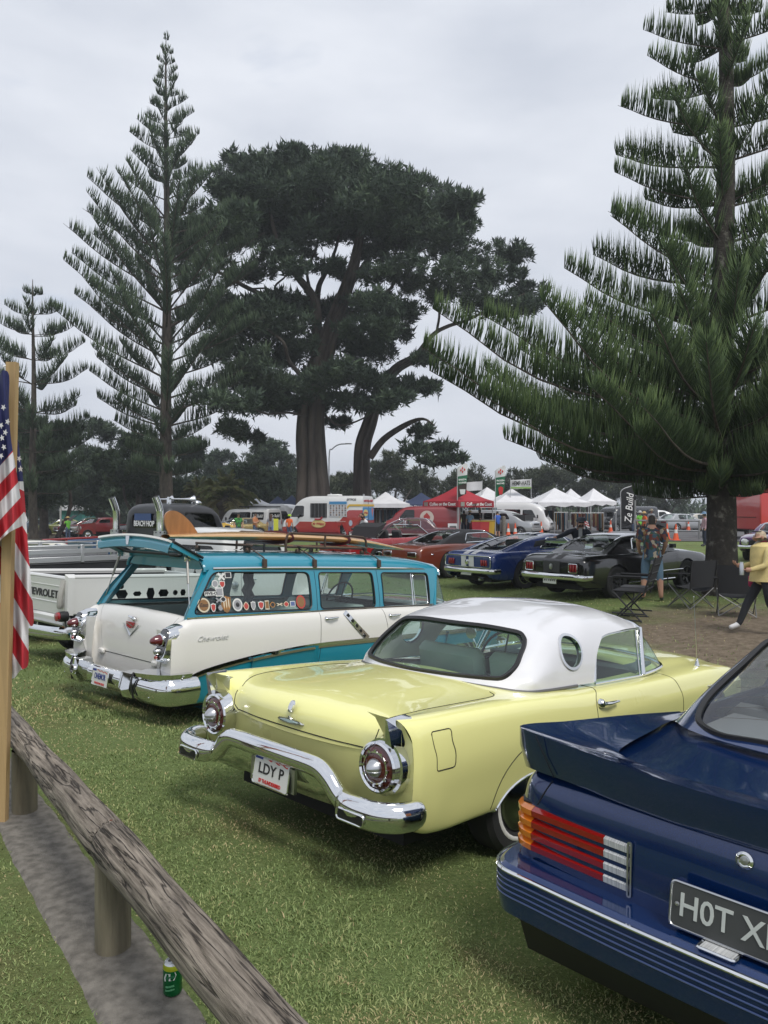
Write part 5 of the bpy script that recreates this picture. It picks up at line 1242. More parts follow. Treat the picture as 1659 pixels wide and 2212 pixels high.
 for s in (-1, 1):
  a = np.array([.30, .80 * s, 1.09]); b = gp_(.28, .62 * s, -.04); st_ = part('gate_strut', G().tube([a, a * .45 + b * .55], .006, 6), STEEL, gate); part('strut_cylinder', G().tube([a * .45 + b * .55, b], .013, 8), mat('strut_grey', (.32, .31, .29), .4, .6), st_)
  part('strut_bracket', G().box(b, (.07, .012, .05), bev=.004), CHROME, st_)
 # interior
 IN = mat('wagon_vinyl', (.38, .46, .44), .55); DK = mat('wagon_dark', (.035, .045, .05), .8)
 part('cargo_floor', G().box((1.0, 0, .74), (1.5, 1.4, .04)), DK, car); part('cabin_floor', G().box((2.8, 0, .48), (2.2, 1.5, .03)), DK, car); part('gate_inner', G().box((.30, 0, .93), (.03, 1.36, .30)), DK, car)
 for s in (-1, 1): part('side_trim', G().box((1.9, .745 * s, .80), (3.4, .03, .46)), IN, car)
 for u, zz in ((2.05, .74), (3.05, .72)):
  g = G(); g.box((u, 0, zz), (.55, 1.38, .18), bev=.06); part('bench_cushion', g, IN, car); part('bench_back', G().box((u - .30, 0, zz + .16), (.15, 1.38, .40), Matrix.Rotation(-.2, 3, 'Y'), bev=.06), IN, car)
 part('dashboard', G().hull([(3.68, v, q_) for v in (-.74, .74) for q_ in (.74, 1.0)] + [(4.1, v, q_) for v in (-.7, .7) for q_ in (.8, 1.05)]), DK, car); steering(car, 3.35, .40, 1.06, .22, DK, .45)
 for s in (-1,): part('curtain', G().grid(np.array([[(1.0 + .12 * t + .02 * sin(w * 25), -.66 * 1, 1.47 - .42 * w) for t in np.linspace(0, 1, 14)] for w in np.linspace(0, 1, 8)]) + np.array([[[0, .015 * sin(t * 12), 0] for t in range(14)]])), mat('curtain_black', (.02, .022, .026), .9), car)
 part('interior_mirror', G().box((3.85, 0, 1.44), (.02, .20, .06), bev=.008), BLACKT, car)
 part('underbody', G().box((2.6, 0, .30), (4.7, 1.45, .12)), UNDER, car)
 for u in (1.36, 4.32):
  for s in (-1, 1): wheel(car, u, .755 * s, .345, .2, 'hubcap', ww=True)
 for s in (-1, 1): part('headlamp', G().lathe([(.11, -.05), (.115, 0), (.09, .03), (0, .05)], (5.13, .72 * s, .82), (1, 0, 0), 18), CLEARLENS, car)
 part('grille', G().box((5.2, 0, .66), (.04, 1.5, .24), bev=.04), STEEL, car); part('front_bumper', G().tube(crom(np.array([(4.95, .95, .5), (5.25, .85, .5), (5.3, 0, .5), (5.25, -.85, .5), (4.95, -.95, .5)]), 5), .07, 8), CHROME, car)
 # stickers on the near rear window (each a thin decal just inside the pane)
 def wv(zz): t = (zz - 1.055) / .445; return -(.828 - .112 * t + .012 * sin(pi * t)) - .003
 rot = math.atan2(.112, .445)
 def decal(u, zz, w, h, shape, m, inner=None, txt=None):
  if u < .67: u += .035 + .30 * max(0, zz - 1.17)
  c = np.array([u, wv(zz), zz]); X = np.array([1, 0, 0.]); Y = np.array([0, sin(rot), cos(rot)]); Nn = np.array([0, -cos(rot), sin(rot)])
  if shape == 'o': L2 = [(cos(a) * w / 2, sin(a) * h / 2) for a in np.linspace(0, 2 * pi, 22, endpoint=False)]
  elif shape == 'hex': L2 = [(-.5 * w, 0), (-.3 * w, .32 * h), (0, .5 * h), (.3 * w, .32 * h), (.5 * w, 0), (.3 * w, -.35 * h), (0, -.5 * h), (-.3 * w, -.35 * h)]
  elif shape == 'shield': L2 = [(-.5 * w, .4 * h), (-.2 * w, .42 * h), (0, .5 * h), (.2 * w, .42 * h), (.5 * w, .4 * h), (.48 * w, -.1 * h), (.25 * w, -.4 * h), (0, -.5 * h), (-.25 * w, -.4 * h), (-.48 * w, -.1 * h)]
  elif shape == 'cross': L2 = [(-.5 * w, .3 * h), (-.3 * w, .5 * h), (0, .15 * h), (.3 * w, .5 * h), (.5 * w, .3 * h), (.2 * w, 0), (.5 * w, -.3 * h), (.3 * w, -.5 * h), (0, -.15 * h), (-.3 * w, -.5 * h), (-.5 * w, -.3 * h), (-.2 * w, 0)]
  else: L2 = [(-.5 * w, -.5 * h), (.5 * w, -.5 * h), (.5 * w, .5 * h), (-.5 * w, .5 * h)]
  P = [c + X * a + Y * b for a, b in L2]; d = part('sticker', G().prism(P, Nn * .002), STICK[m], car, smooth=False)
  if inner:
   P = [c + X * a * .76 + Y * b * .76 + Nn * .0021 for a, b in L2]; part('sticker_print', G().prism(P, Nn * .001), STICK[inner], d, smooth=False)
  if txt: lettering('sticker_lettering', txt[0], STICK[txt[1]], d, c + Nn * .0042, X, Y, txt[2], .0006, .0008, width=w * txt[3], shear=txt[4] if len(txt) > 4 else 0)
 decal(.415, 1.175, .135, .135, 'o', 'cream', 'brown'); decal(.415, 1.175, .108, .108, 'o', 'cream', None, ('Esso', 'black', .05, .8, .25))
 decal(.475, 1.285, .14, .10, 'hex', 'black'); decal(.475, 1.278, .145, .038, 'r', 'white', None, ('FIVE-O', 'black', .034, .9))
 decal(.565, 1.29, .085, .085, 'r', 'white', 'grey'); decal(.505, 1.365, .075, .075, 'o', 'white', 'grey'); decal(.585, 1.36, .065, .07, 'shield', 'white', 'red'); decal(.565, 1.43, .085, .08, 'cross', 'white', None); decal(.64, 1.445, .075, .06, 'r', 'white', 'black')
 decal(.575, 1.215, .075, .05, 'cross', 'grey', None); decal(.62, 1.222, .07, .055, 'hex', 'white', 'black'); decal(.52, 1.15, .055, .085, 'shield', 'white', 'red'); decal(.60, 1.145, .075, .075, 'hex', 'black', 'grey')
 decal(.70, 1.175, .115, .165, 'shield', 'brown', None)
 for k in range(3): decal(.675 + k * .027, 1.185, .017, .12, 'o', 'orange', 'cream')
 decal(.83, 1.165, .115, .125, 'o', 'white', 'grey'); decal(.83, 1.165, .06, .06, 'o', 'white', 'black')
 for u, w, h, sp, a, b in ((.93, .07, .085, 'hex', 'cream', 'red'), (1.015, .055, .09, 'shield', 'white', 'grey'), (1.11, .07, .085, 'shield', 'white', 'red'), (1.185, .05, .09, 'r', 'cream', 'brown'), (1.255, .07, .06, 'hex', 'orange', 'black'), (1.345, .085, .03, 'cross', 'cream', None), (1.43, .075, .06, 'hex', 'cream', 'red'), (1.515, .07, .055, 'r', 'white', 'blue')): decal(u, 1.15, w, h, sp, a, b)
 decal(1.625, 1.165, .125, .14, 'o', 'red', 'brown'); decal(1.625, 1.165, .06, .07, 'hex', 'red', None)
 # dark decals on the far quarter window
 for u, w, h, sp in ((.50, .06, .06, 'o'), (.52, .14, .09, 'hex'), (.70, .10, .05, 'r'), (.86, .10, .12, 'shield'), (1.02, .13, .08, 'hex'), (1.17, .06, .06, 'o'), (1.27, .07, .07, 'shield')):
  zz = 1.155 if u != .50 else 1.24; vv = -wv(zz) - .01; L2 = [(cos(a) * w / 2, sin(a) * h / 2) for a in np.linspace(0, 2 * pi, 12, endpoint=False)] if sp == 'o' else [(-.5 * w, 0), (-.3 * w, .5 * h), (.3 * w, .5 * h), (.5 * w, 0), (.3 * w, -.5 * h), (-.3 * w, -.5 * h)]
  part('sticker', G().prism([(u + a, vv, zz + b) for a, b in L2], (0, .003, 0)), STICK['black'], car, smooth=False)
 warp_tail(car, .105, .0, .40)
 return car
WAGON = build_wagon()
def wpt(u, v, z):
 x, y, z0, yaw, pit = WG_POSE
 return Matrix.Translation((x, y, z0)) @ Matrix.Rotation(yaw, 4, 'Z') @ Matrix.Rotation(-pit, 4, 'Y') @ Vector((u, v, z))
def on_wagon(name, label, cat):
 x, y, z, yaw, pit = WG_POSE; return thing(name, label, cat, (x, y, z), yaw, pit)
def build_roof_load():
 WOOD = mat('board_wood', (.50, .30, .13), .25, coat=.6, var=.22, vscale=6, vstretch=(.4, 9, 2)); FINW = mat('fin_wood', (.34, .145, .05), .3, coat=.5, var=.16, vscale=7, vstretch=(3, 1, .6)); RACK = mat('rack_brown', (.085, .055, .040), .55, .4); STRAP = mat('strap_maroon', (.10, .02, .03), .7)
 b = on_wagon('surfboard', 'long varnished wooden surfboard with upturned fin lying on the wagon roof rack', 'surfboard')
 L0, L1 = .46, 4.02; n = 40; A = []
 for i in range(n + 1):
  t = i / n; u = L0 + (L1 - L0) * t; w = .27 * min(1, (max(0, t + .02) / .28) ** .5) * (1 - max(0, (t - .5) / .5) ** 2.4) + .008; h = .042 * min(1, (.35 + t * 3)) * (1 - max(0, (t - .72) / .28) ** 2) + .006; zc = 1.79 + .035 * sin(pi * min(1, t * 1.15)) - .075 * max(0, (t - .62) / .38) ** 1.4
  A.append([(u, -.10 + w * cos(a), zc + h * sin(a)) for a in np.linspace(0, 2 * pi, 20, endpoint=False)])
 part('board', G().grid(np.array(A), wrap=True), WOOD, b)
 F = crom(np.array([(.50, 1.80), (.445, 1.90), (.44, 2.00), (.50, 2.045), (.60, 2.03), (.72, 1.95), (.80, 1.86), (.85, 1.80)]), 5); part('fin', G().prism([(u, -.112, q) for u, q in F], (0, .022, 0)), FINW, b, sharp=60)
 for u in (1.85, 2.72): part('strap', G().tube(np.array([(u, -.10 + .285 * cos(a), 1.818 + .052 * sin(a)) for a in np.linspace(0, 2 * pi, 20, endpoint=False)]), 1.0, 4, closed=True, flat=(.035, .006), up=(1, 0, 0)), STRAP, b)
 p = on_wagon('paddle_board', 'thin wooden board strapped under the varnished surfboard on the roof rack', 'board')
 part('board', G().hull([(u, v, q) for u, v, q in ((1.45, -.40, 1.738), (1.45, -.12, 1.738), (2.95, -.38, 1.735), (2.95, -.14, 1.735), (1.40, -.26, 1.73), (3.0, -.26, 1.73))] + [(u, v, 1.715) for u in (1.46, 2.93) for v in (-.38, -.14)]), WOOD, p)
 r = on_wagon('roof_rack', 'brown steel roof rack with hooped rails clamped to the turquoise roof', 'roof rack')
 for v in (-.45, .42):
  part('rack_rail', G().tube(crom(np.array([(1.70, v, 1.665), (1.705, v, 1.80), (1.74, v, 1.862), (1.85, v, 1.868), (2.3, v, 1.865), (2.8, v, 1.857), (2.90, v, 1.84), (2.935, v, 1.78), (2.94, v, 1.66)]), 6), .013, 8), RACK, r)
  part('rack_post', G().tube([(2.27, v, 1.865), (2.27, v, 1.72)], .012, 8), RACK, r); part('rack_side_bar', G().tube([(1.70, v, 1.72), (2.94, v, 1.72)], .013, 8), RACK, r)
 for u in (1.20, 1.45): part('rack_strut', G().tube([(u, -.4, 1.66), (u, -.4, 1.75)], .012, 6), BLACKT, r)
 for u in (1.20, 1.87, 2.87):
  part('rack_cross_bar', G().box((u, -.02, 1.725), (.035, 1.0, .025), bev=.006), RACK, r)
  for s in (-1, 1):
   part('rack_clamp_strap', G().tube(crom(np.array([(u, .45 * s, 1.715), (u + .01, .60 * s, 1.65), (u + .02, .70 * s, 1.60), (u + .02, .735 * s, 1.53)]), 4), .007, 6), RACK, r)
   part('rack_clamp', G().hull([(u + a, s * v, q) for a in (-.022, .026) for v, q in ((.715, 1.60), (.738, 1.595), (.745, 1.515), (.72, 1.515))]), RACK, r)
   part('rack_foot', G().box((u, .45 * s, 1.675), (.05, .05, .05), bev=.01), RACK, r)
build_roof_load()
# ================================================================ dark blue sedan in the foreground
NAVY = paint('midnight_blue_paint', (0.004, 0.027, 0.118), .18, .40, .35)
def build_sedan():
 x, y, z, yaw, pit = FA_POSE
 car = thing('sedan', 'dark metallic blue boxy sedan with duck-tail spoiler and ribbed tail lights', 'car', (x, y, z), yaw, pit)
 def st(u, zt=.95, zc=.985, w=1.0, zb=.26):
  return sym([(u, .72 * w, zb - .03), (u, .86 * w, zb), (u, .915 * w, .45), (u, .93 * w, .62), (u, .925 * w, .78), (u, .905 * w, zt - .05), (u, .865 * w, zt - .005), (u, .70 * w, zt + .012), (u, .4 * w, zc - .005), (u, 0, zc)])
 K = [sym([(.16, .7, .42), (.15, .86, .42), (.145, .905, .5), (.14, .905, .58), (.12, .895, .60), (.10, .86, .60), (.085, .80, .60), (.06, .6, .60), (.04, .3, .60), (.03, 0, .60)]),
   sym([(.2, .72, .34), (.2, .86, .36), (.19, .912, .5), (.175, .918, .63), (.15, .912, .72), (.115, .87, .75), (.09, .8, .76), (.065, .6, .77), (.045, .3, .775), (.035, 0, .78)]),
   sym([(.3, .72, .28), (.3, .86, .30), (.28, .915, .47), (.25, .925, .65), (.2, .918, .80), (.15, .885, .875), (.12, .835, .895), (.09, .6, .91), (.07, .3, .918), (.06, 0, .922)]),
   sym([(.42, .72, .24), (.42, .86, .27), (.40, .915, .45), (.36, .928, .64), (.3, .92, .80), (.26, .9, .90), (.235, .86, .94), (.22, .65, .965), (.22, .35, .975), (.22, 0, .98)]),
   st(.6, .955, .995), st(.95, .965, 1.01), st(1.4, .97, 1.0), st(2.2, .975, .99), st(3.0, .97, .98), st(3.5, .95, 1.0), st(4.2, .92, .96), st(4.6, .88, .91, .98), st(4.72, .80, .82, .96, .36),
   sym([(4.70, .6, .42), (4.73, .8, .44), (4.75, .85, .5), (4.76, .86, .6), (4.76, .85, .66), (4.76, .82, .72), (4.76, .8, .74), (4.77, .6, .75), (4.78, .3, .75), (4.78, 0, .75)])]
 sh = Shell(loft(K, 180, 130))
 for sgn in (-1, 1):
  for uc in (1.02, 3.82): sh.cut(np.concatenate([ring_loop((uc, .31), .36, .36, 26, pi, 0), [(uc + .36, .05), (uc - .36, .05)]]), 9, cond=lambda C, s=sgn: C[:, 1] * s > .55)
 sh.cut(rpoly([(1.05, .62), (3.35, .62), (3.35, -.62), (1.05, -.62)], .1), 9, axes=(0, 1), cond=lambda C: C[:, 2] > .7)
 sh.emit([0], 'body', NAVY, car); bv = sh.bvh()
 # spoiler
 def sec(ob, top, ib):
  ob, top, ib = map(np.array, (ob, top, ib)); n = unit(top - ob) * .012; q = unit(ib - top) * .016
  return [ob, ob * .5 + top * .5, top - n, top - n * .3 + q * .2, top + q, top * .6 + ib * .4 + [0, 0, -.004], ib]
 half = [sec((1.42, .90, .955), (1.42, .88, .972), (1.42, .80, .972)), sec((.9, .918, .93), (.9, .893, 1.03), (.9, .72, 1.0)), sec((.4, .908, .93), (.38, .888, 1.085), (.42, .64, .992)), sec((.14, .888, .935), (.05, .880, 1.118), (.38, .54, .985)), sec((.085, .83, .95), (.01, .84, 1.118), (.36, .50, .985)), sec((.065, .7, .95), (-.005, .7, 1.108), (.35, .45, .985)), sec((.05, .4, .93), (-.018, .4, 1.088), (.34, .3, .985)), sec((.045, .2, .92), (-.022, .2, 1.072), (.335, .15, .985)), sec((.045, 0, .917), (-.024, 0, 1.066), (.335, 0, .985))]
 full = half + [[p * [1, -1, 1] for p in r] for r in reversed(half[:-1])]
 A = loft(np.array(full), 120, 6); part('spoiler', G().grid(A), NAVY, car, sharp=35)
 for s in (-1, 1): part('spoiler_seam', G().tube([(.052, .70 * s, .952), (-.008, .745 * s, 1.108)], .0022, 5), GAP, car)
 # tail lamps: four ribs each of amber, red and clear
 for s in (-1, 1):
  base = part('tail_lamp', G().hull([(.12, .40 * s, .625), (.12, .40 * s, .81), (.062, .385 * s, .63), (.062, .385 * s, .805), (.108, .875 * s, .625), (.108, .875 * s, .812), (.165, .918 * s, .63), (.165, .918 * s, .808), (.24, .90 * s, .63), (.24, .90 * s, .81)]), BLACKT, car, sharp=25)
  def fu(v): return np.interp(v, [.38, .5, .82, .875, .915], [.068, .075, .098, .112, .155])
  for k in range(4):
   z0 = .634 + k * .0435; z1 = z0 + .041; zm = z0 + .030
   for v0, v1, nm, m in ((.385, .485, 'reverse_lens', CLEARLENS), (.487, .81, 'red_lens', mat('rib_red', (.30, .008, .006), .18, coat=1)), (.812, .91, 'amber_lens', AMBER)):
    n = 5; P = []
    A = []
    for v in np.linspace(v0, v1, n):
     d = -.030; u = fu(v); A.append([(u, v * s, z0), (u + d * .9, v * s, z0 + .008), (u + d, v * s, zm), (u + d * .25, v * s, z1), (u + .03, v * s, z1), (u + .03, v * s, z0)])
    A = np.array(A); A = A if s < 0 else A[::-1]
    g = G().grid(A, wrap=True); g.poly(A[0][::-1]); g.poly(A[-1]); o = part(nm, g, m, base, sharp=25)
   if True:
    A = np.array([(fu(v), v * s, q) for v, q in ((.91, z0), (.925, z0 + .005), (.925, zm), (.91, z1))]); B_ = A + np.array([.085, .004 * s, 0])
    part('amber_lens', G().hull(np.concatenate([A, B_, A - [0.0, .02 * s, 0]])), AMBER, base)
  part('lens_frame', G().tube(np.array([(.040, v * s, q) for v, q in rrect(.376, .388, .628, .812, .005, 2)]), .004, 4, closed=True), STEEL, base)
 gapline(car, bv, [(.10, .60), (.10, .70)], axes=(1, 2), side=-1, r=.001)
 for s in (-1, 1): gapline(car, bv, [(.80 * s, .815), (.77 * s, .87), (.745 * s, .915)], axes=(1, 2), side=-1, r=.003); gapline(car, bv, [(.36, .79 * s), (.7, .80 * s), (1.1, .80 * s)], axes=(0, 1), side=1, r=.003)
 k = drape(bv, [(0, .875)], axes=(1, 2), side=-1)[0]; lk = part('boot_lock', G().lathe([(.026, -.004), (.027, .006), (.020, .012), (.018, .006), (.0, .004)], k, (-1, 0, .1), 22), CHROME, car)
 part('lock_barrel', G().lathe([(.014, 0), (.013, .010), (0, .011)], k, (-1, 0, .1), 16), STEEL, lk)
 # bumper
 P = np.array([(.62, .935), (.22, .94), (.06, .925), (-.035, .86), (-.055, .7), (-.075, .35), (-.08, 0), (-.075, -.35), (-.055, -.7), (-.035, -.86), (.06, -.925), (.22, -.94), (.62, -.935)]); C = crom(P, 6); A = []
 prof = [(-.12, .612), (-.012, .612), (.0, .605), (.012, .592), (.014, .585), (.012, .50), (.0, .435), (-.03, .425), (-.12, .43)]
 T = unit(np.gradient(C, axis=0)); Nn = np.stack([-T[:, 1], T[:, 0]], 1);
 if Nn[len(C) // 2][0] > 0: Nn = -Nn
 for i in range(len(C)): A.append([(C[i][0] + Nn[i][0] * o, C[i][1] + Nn[i][1] * o, q) for o, q in prof])
 bump = part('rear_bumper', G().grid(np.array(A)), NAVY, car, sharp=30)
 part('bumper_chrome_strip', G().tube(np.array([(C[i][0] + Nn[i][0] * .014, C[i][1] + Nn[i][1] * .014, .596) for i in range(len(C))]), .0075, 6), CHROME, bump)
 BL = paint('stripe_blue', (.008, .038, .14), .3)
 for q in (.565, .545, .525, .505): part('bumper_pinstripe', G().tube(np.array([(C[i][0] + Nn[i][0] * .0135, C[i][1] + Nn[i][1] * .0135, q) for i in range(8, len(C) - 8)]), .0035, 5), BL, bump)
 part('rear_valance', G().hull([(u, v, q) for u, v, q in ((-.02, .80, .44), (-.02, -.80, .44), (.05, .8, .28), (.05, -.8, .28), (.3, .86, .44), (.3, -.86, .44), (.3, .84, .28), (.3, -.84, .28))]), BLACKT, car)
 part('plate_lamp', G().hull([(-.075 + a, .035 + v, .6155 + q) for a in (0, .05) for v in (-.05, .05) for q in (0, .008)]), CLEARLENS, car, label='clear number-plate lamp set in the bumper top')
 part('plate_lamp_rim', G().tube(np.array([(-.05 + a, .035 + v, .620) for a, v in rrect(-.03, .03, -.056, .056, .008, 2)]), .005, 5, closed=True), CHROME, car)
 plate(car, (-.022, .01, .698), (0, -1, 0), (.12, 0, 1), .385, .138, 'H0T XD', mats=mat('plate_silver', (.52, .55, .52), .4), bg=mat('plate_charcoal', (.055, .058, .058), .45), bigsize=.10, rimm=STEEL)
 for v in (-.17, .17): part('plate_screw', G().lathe([(.008, 0), (.006, .004), (0, .005)], (-.026, v + .01, .70), (-1, 0, .1), 8), STEEL, car)
 part('plate_recess', G().hull([(u, v, q) for u in (.0, .03) for v in (-.22, .22) for q in (.60, .745)]), NAVY, car)
 # glasshouse
 HK = [[(1.20, .80, .965), (1.12, .745, .99), (1.02, .68, 1.01), (.92, .60, 1.02), (.82, .42, 1.025), (.76, .2, 1.03), (.74, 0, 1.03)],
   [(1.35, .80, .967), (1.25, .735, 1.03), (1.16, .68, 1.07), (1.08, .60, 1.085), (1.0, .42, 1.095), (.95, .2, 1.10), (.93, 0, 1.10)],
   [(1.6, .80, .97), (1.58, .70, 1.14), (1.56, .65, 1.22), (1.52, .58, 1.25), (1.47, .42, 1.27), (1.43, .2, 1.28), (1.42, 0, 1.28)],
   [(1.9, .80, .97), (1.86, .69, 1.18), (1.84, .63, 1.30), (1.82, .57, 1.345), (1.79, .42, 1.365), (1.77, .2, 1.38), (1.76, 0, 1.383)],
   [(2.4, .80, .97), (2.4, .69, 1.2), (2.4, .63, 1.33), (2.4, .57, 1.375), (2.4, .42, 1.395), (2.4, .2, 1.405), (2.4, 0, 1.41)],
   [(2.95, .80, .97), (2.9, .69, 1.19), (2.85, .63, 1.31), (2.84, .57, 1.35), (2.84, .42, 1.37), (2.85, .2, 1.38), (2.85, 0, 1.385)],
   [(3.3, .80, .97), (3.2, .72, 1.10), (3.13, .65, 1.18), (3.12, .58, 1.20), (3.13, .42, 1.21), (3.15, .2, 1.215), (3.15, 0, 1.22)],
   [(3.55, .80, .965), (3.5, .76, .98), (3.46, .68, .99), (3.46, .6, .99), (3.48, .42, .995), (3.52, .2, .998), (3.54, 0, 1.0)]]
 gs = Shell(loft([sym(r) for r in HK], 110, 90))
 rw = gs.cut(rpoly([(.80, .0), (.84, .42), (.96, .575), (1.15, .615), (1.80, .555), (1.82, .3), (1.80, -.3), (1.80, -.555), (1.15, -.615), (.96, -.575), (.84, -.42)], .08, 4), 1, axes=(0, 1), cond=lambda C: (C[:, 2] > 1.0) & (C[:, 0] < 1.9))
 fw = gs.cut(rpoly([(3.52, 0), (3.49, .5), (3.42, .62), (2.90, .565), (2.90, 0), (2.90, -.565), (3.42, -.62), (3.49, -.5)], .06, 4), 1, axes=(0, 1), cond=lambda C: (C[:, 2] > .98) & (C[:, 0] > 2.7))
 for s in (-1, 1):
  for l in (rpoly([(1.62, 1.0), (2.32, 1.0), (2.32, 1.31), (1.95, 1.30)], .04), rpoly([(2.40, 1.0), (3.33, 1.0), (2.93, 1.29), (2.40, 1.315)], .04)): gs.cut(l, 1, cond=lambda C, q=s: C[:, 1] * q > .5, only=[0])
 gs.emit([0], 'roof', NAVY, car)
 for nm, sel in (('rear_window', lambda C: (C[:, 0] < 1.9) & (np.abs(C[:, 1]) < .63)), ('windscreen', lambda C: (C[:, 0] > 2.85) & (np.abs(C[:, 1]) < .65))):
  C = gs.cen(); m_ = (gs.t == 1) & sel(C); gs.t[m_] = 5; gs.emit([5], nm, glass('smoke_glass', (.66, .70, .70)), car, off=-.006); gs.t[m_] = 6
 for s in (-1, 1):
  for a, b in ((1.5, 2.36), (2.36, 3.4)):
   C = gs.cen(); m_ = (gs.t == 1) & (C[:, 1] * s > 0) & (C[:, 0] > a) & (C[:, 0] < b); gs.t[m_] = 5; gs.emit([5], 'side_window', GLASS, car, off=-.006); gs.t[m_] = 6
 trimtube('rear_window_seal', rw, .016, BLACKT, car); trimtube('windscreen_seal', fw, .012, BLACKT, car)
 bg_ = gs.bvh()
 for k in range(9): part('heater_wire', G().tube(drape(bg_, [(1.0 + k * .088, v) for v in np.linspace(-.52, .52, 14)], axes=(0, 1), side=1, off=-.009), .0012, 4), mat('wire_brown', (.12, .07, .05), .6), car)
 DK = mat('sedan_cabin', (.22, .225, .23), .75)
 part('parcel_shelf', G().hull([(u, v, q) for u, q in ((.95, .96), (1.5, .97)) for v in (-.6, .6) for q in (q, q + .02)]), mat('shelf_grey', (.32, .32, .33), .85), car); part('rear_bench_back', G().box((1.55, 0, .80), (.16, 1.3, .5), Matrix.Rotation(-.2, 3, 'Y'), bev=.05), DK, car)
 for s in (-1, 1):
  seat(car, 2.5, .36 * s, .5, .52, DK, .62, .18); part('head_rest', G().box((2.12, .36 * s, 1.17), (.09, .26, .18), bev=.04), DK, car); part('rear_head_rest', G().box((1.50, .36 * s, 1.08), (.08, .24, .12), bev=.04), DK, car)
 part('cabin_floor', G().box((2.3, 0, .34), (2.2, 1.5, .03)), DK, car); part('dashboard', G().hull([(u, v, q) for u, q in ((2.98, .70), (2.98, .95), (3.4, .96), (3.4, .7)) for v in (-.68, .68)]), DK, car); steering(car, 2.85, -.36, .92, .18, BLACKT, .5)
 part('underbody', G().box((2.4, 0, .27), (4.2, 1.5, .16)), UNDER, car)
 for u in (1.02, 3.82):
  for s in (-1, 1): wheel(car, u, .79 * s, .315, .21, 'five')
 part('front_bumper', G().hull([(u, v, q) for u, v in ((4.70, .90), (4.86, .7), (4.9, 0), (4.86, -.7), (4.70, -.90)) for q in (.45, .60)]), NAVY, car); part('grille', G().box((4.78, 0, .68), (.03, 1.2, .12), bev=.02), BLACKT, car)
 for s in (-1, 1): part('headlamp', G().box((4.77, .70 * s, .68), (.05, .26, .13), bev=.02), CLEARLENS, car)
build_sedan()
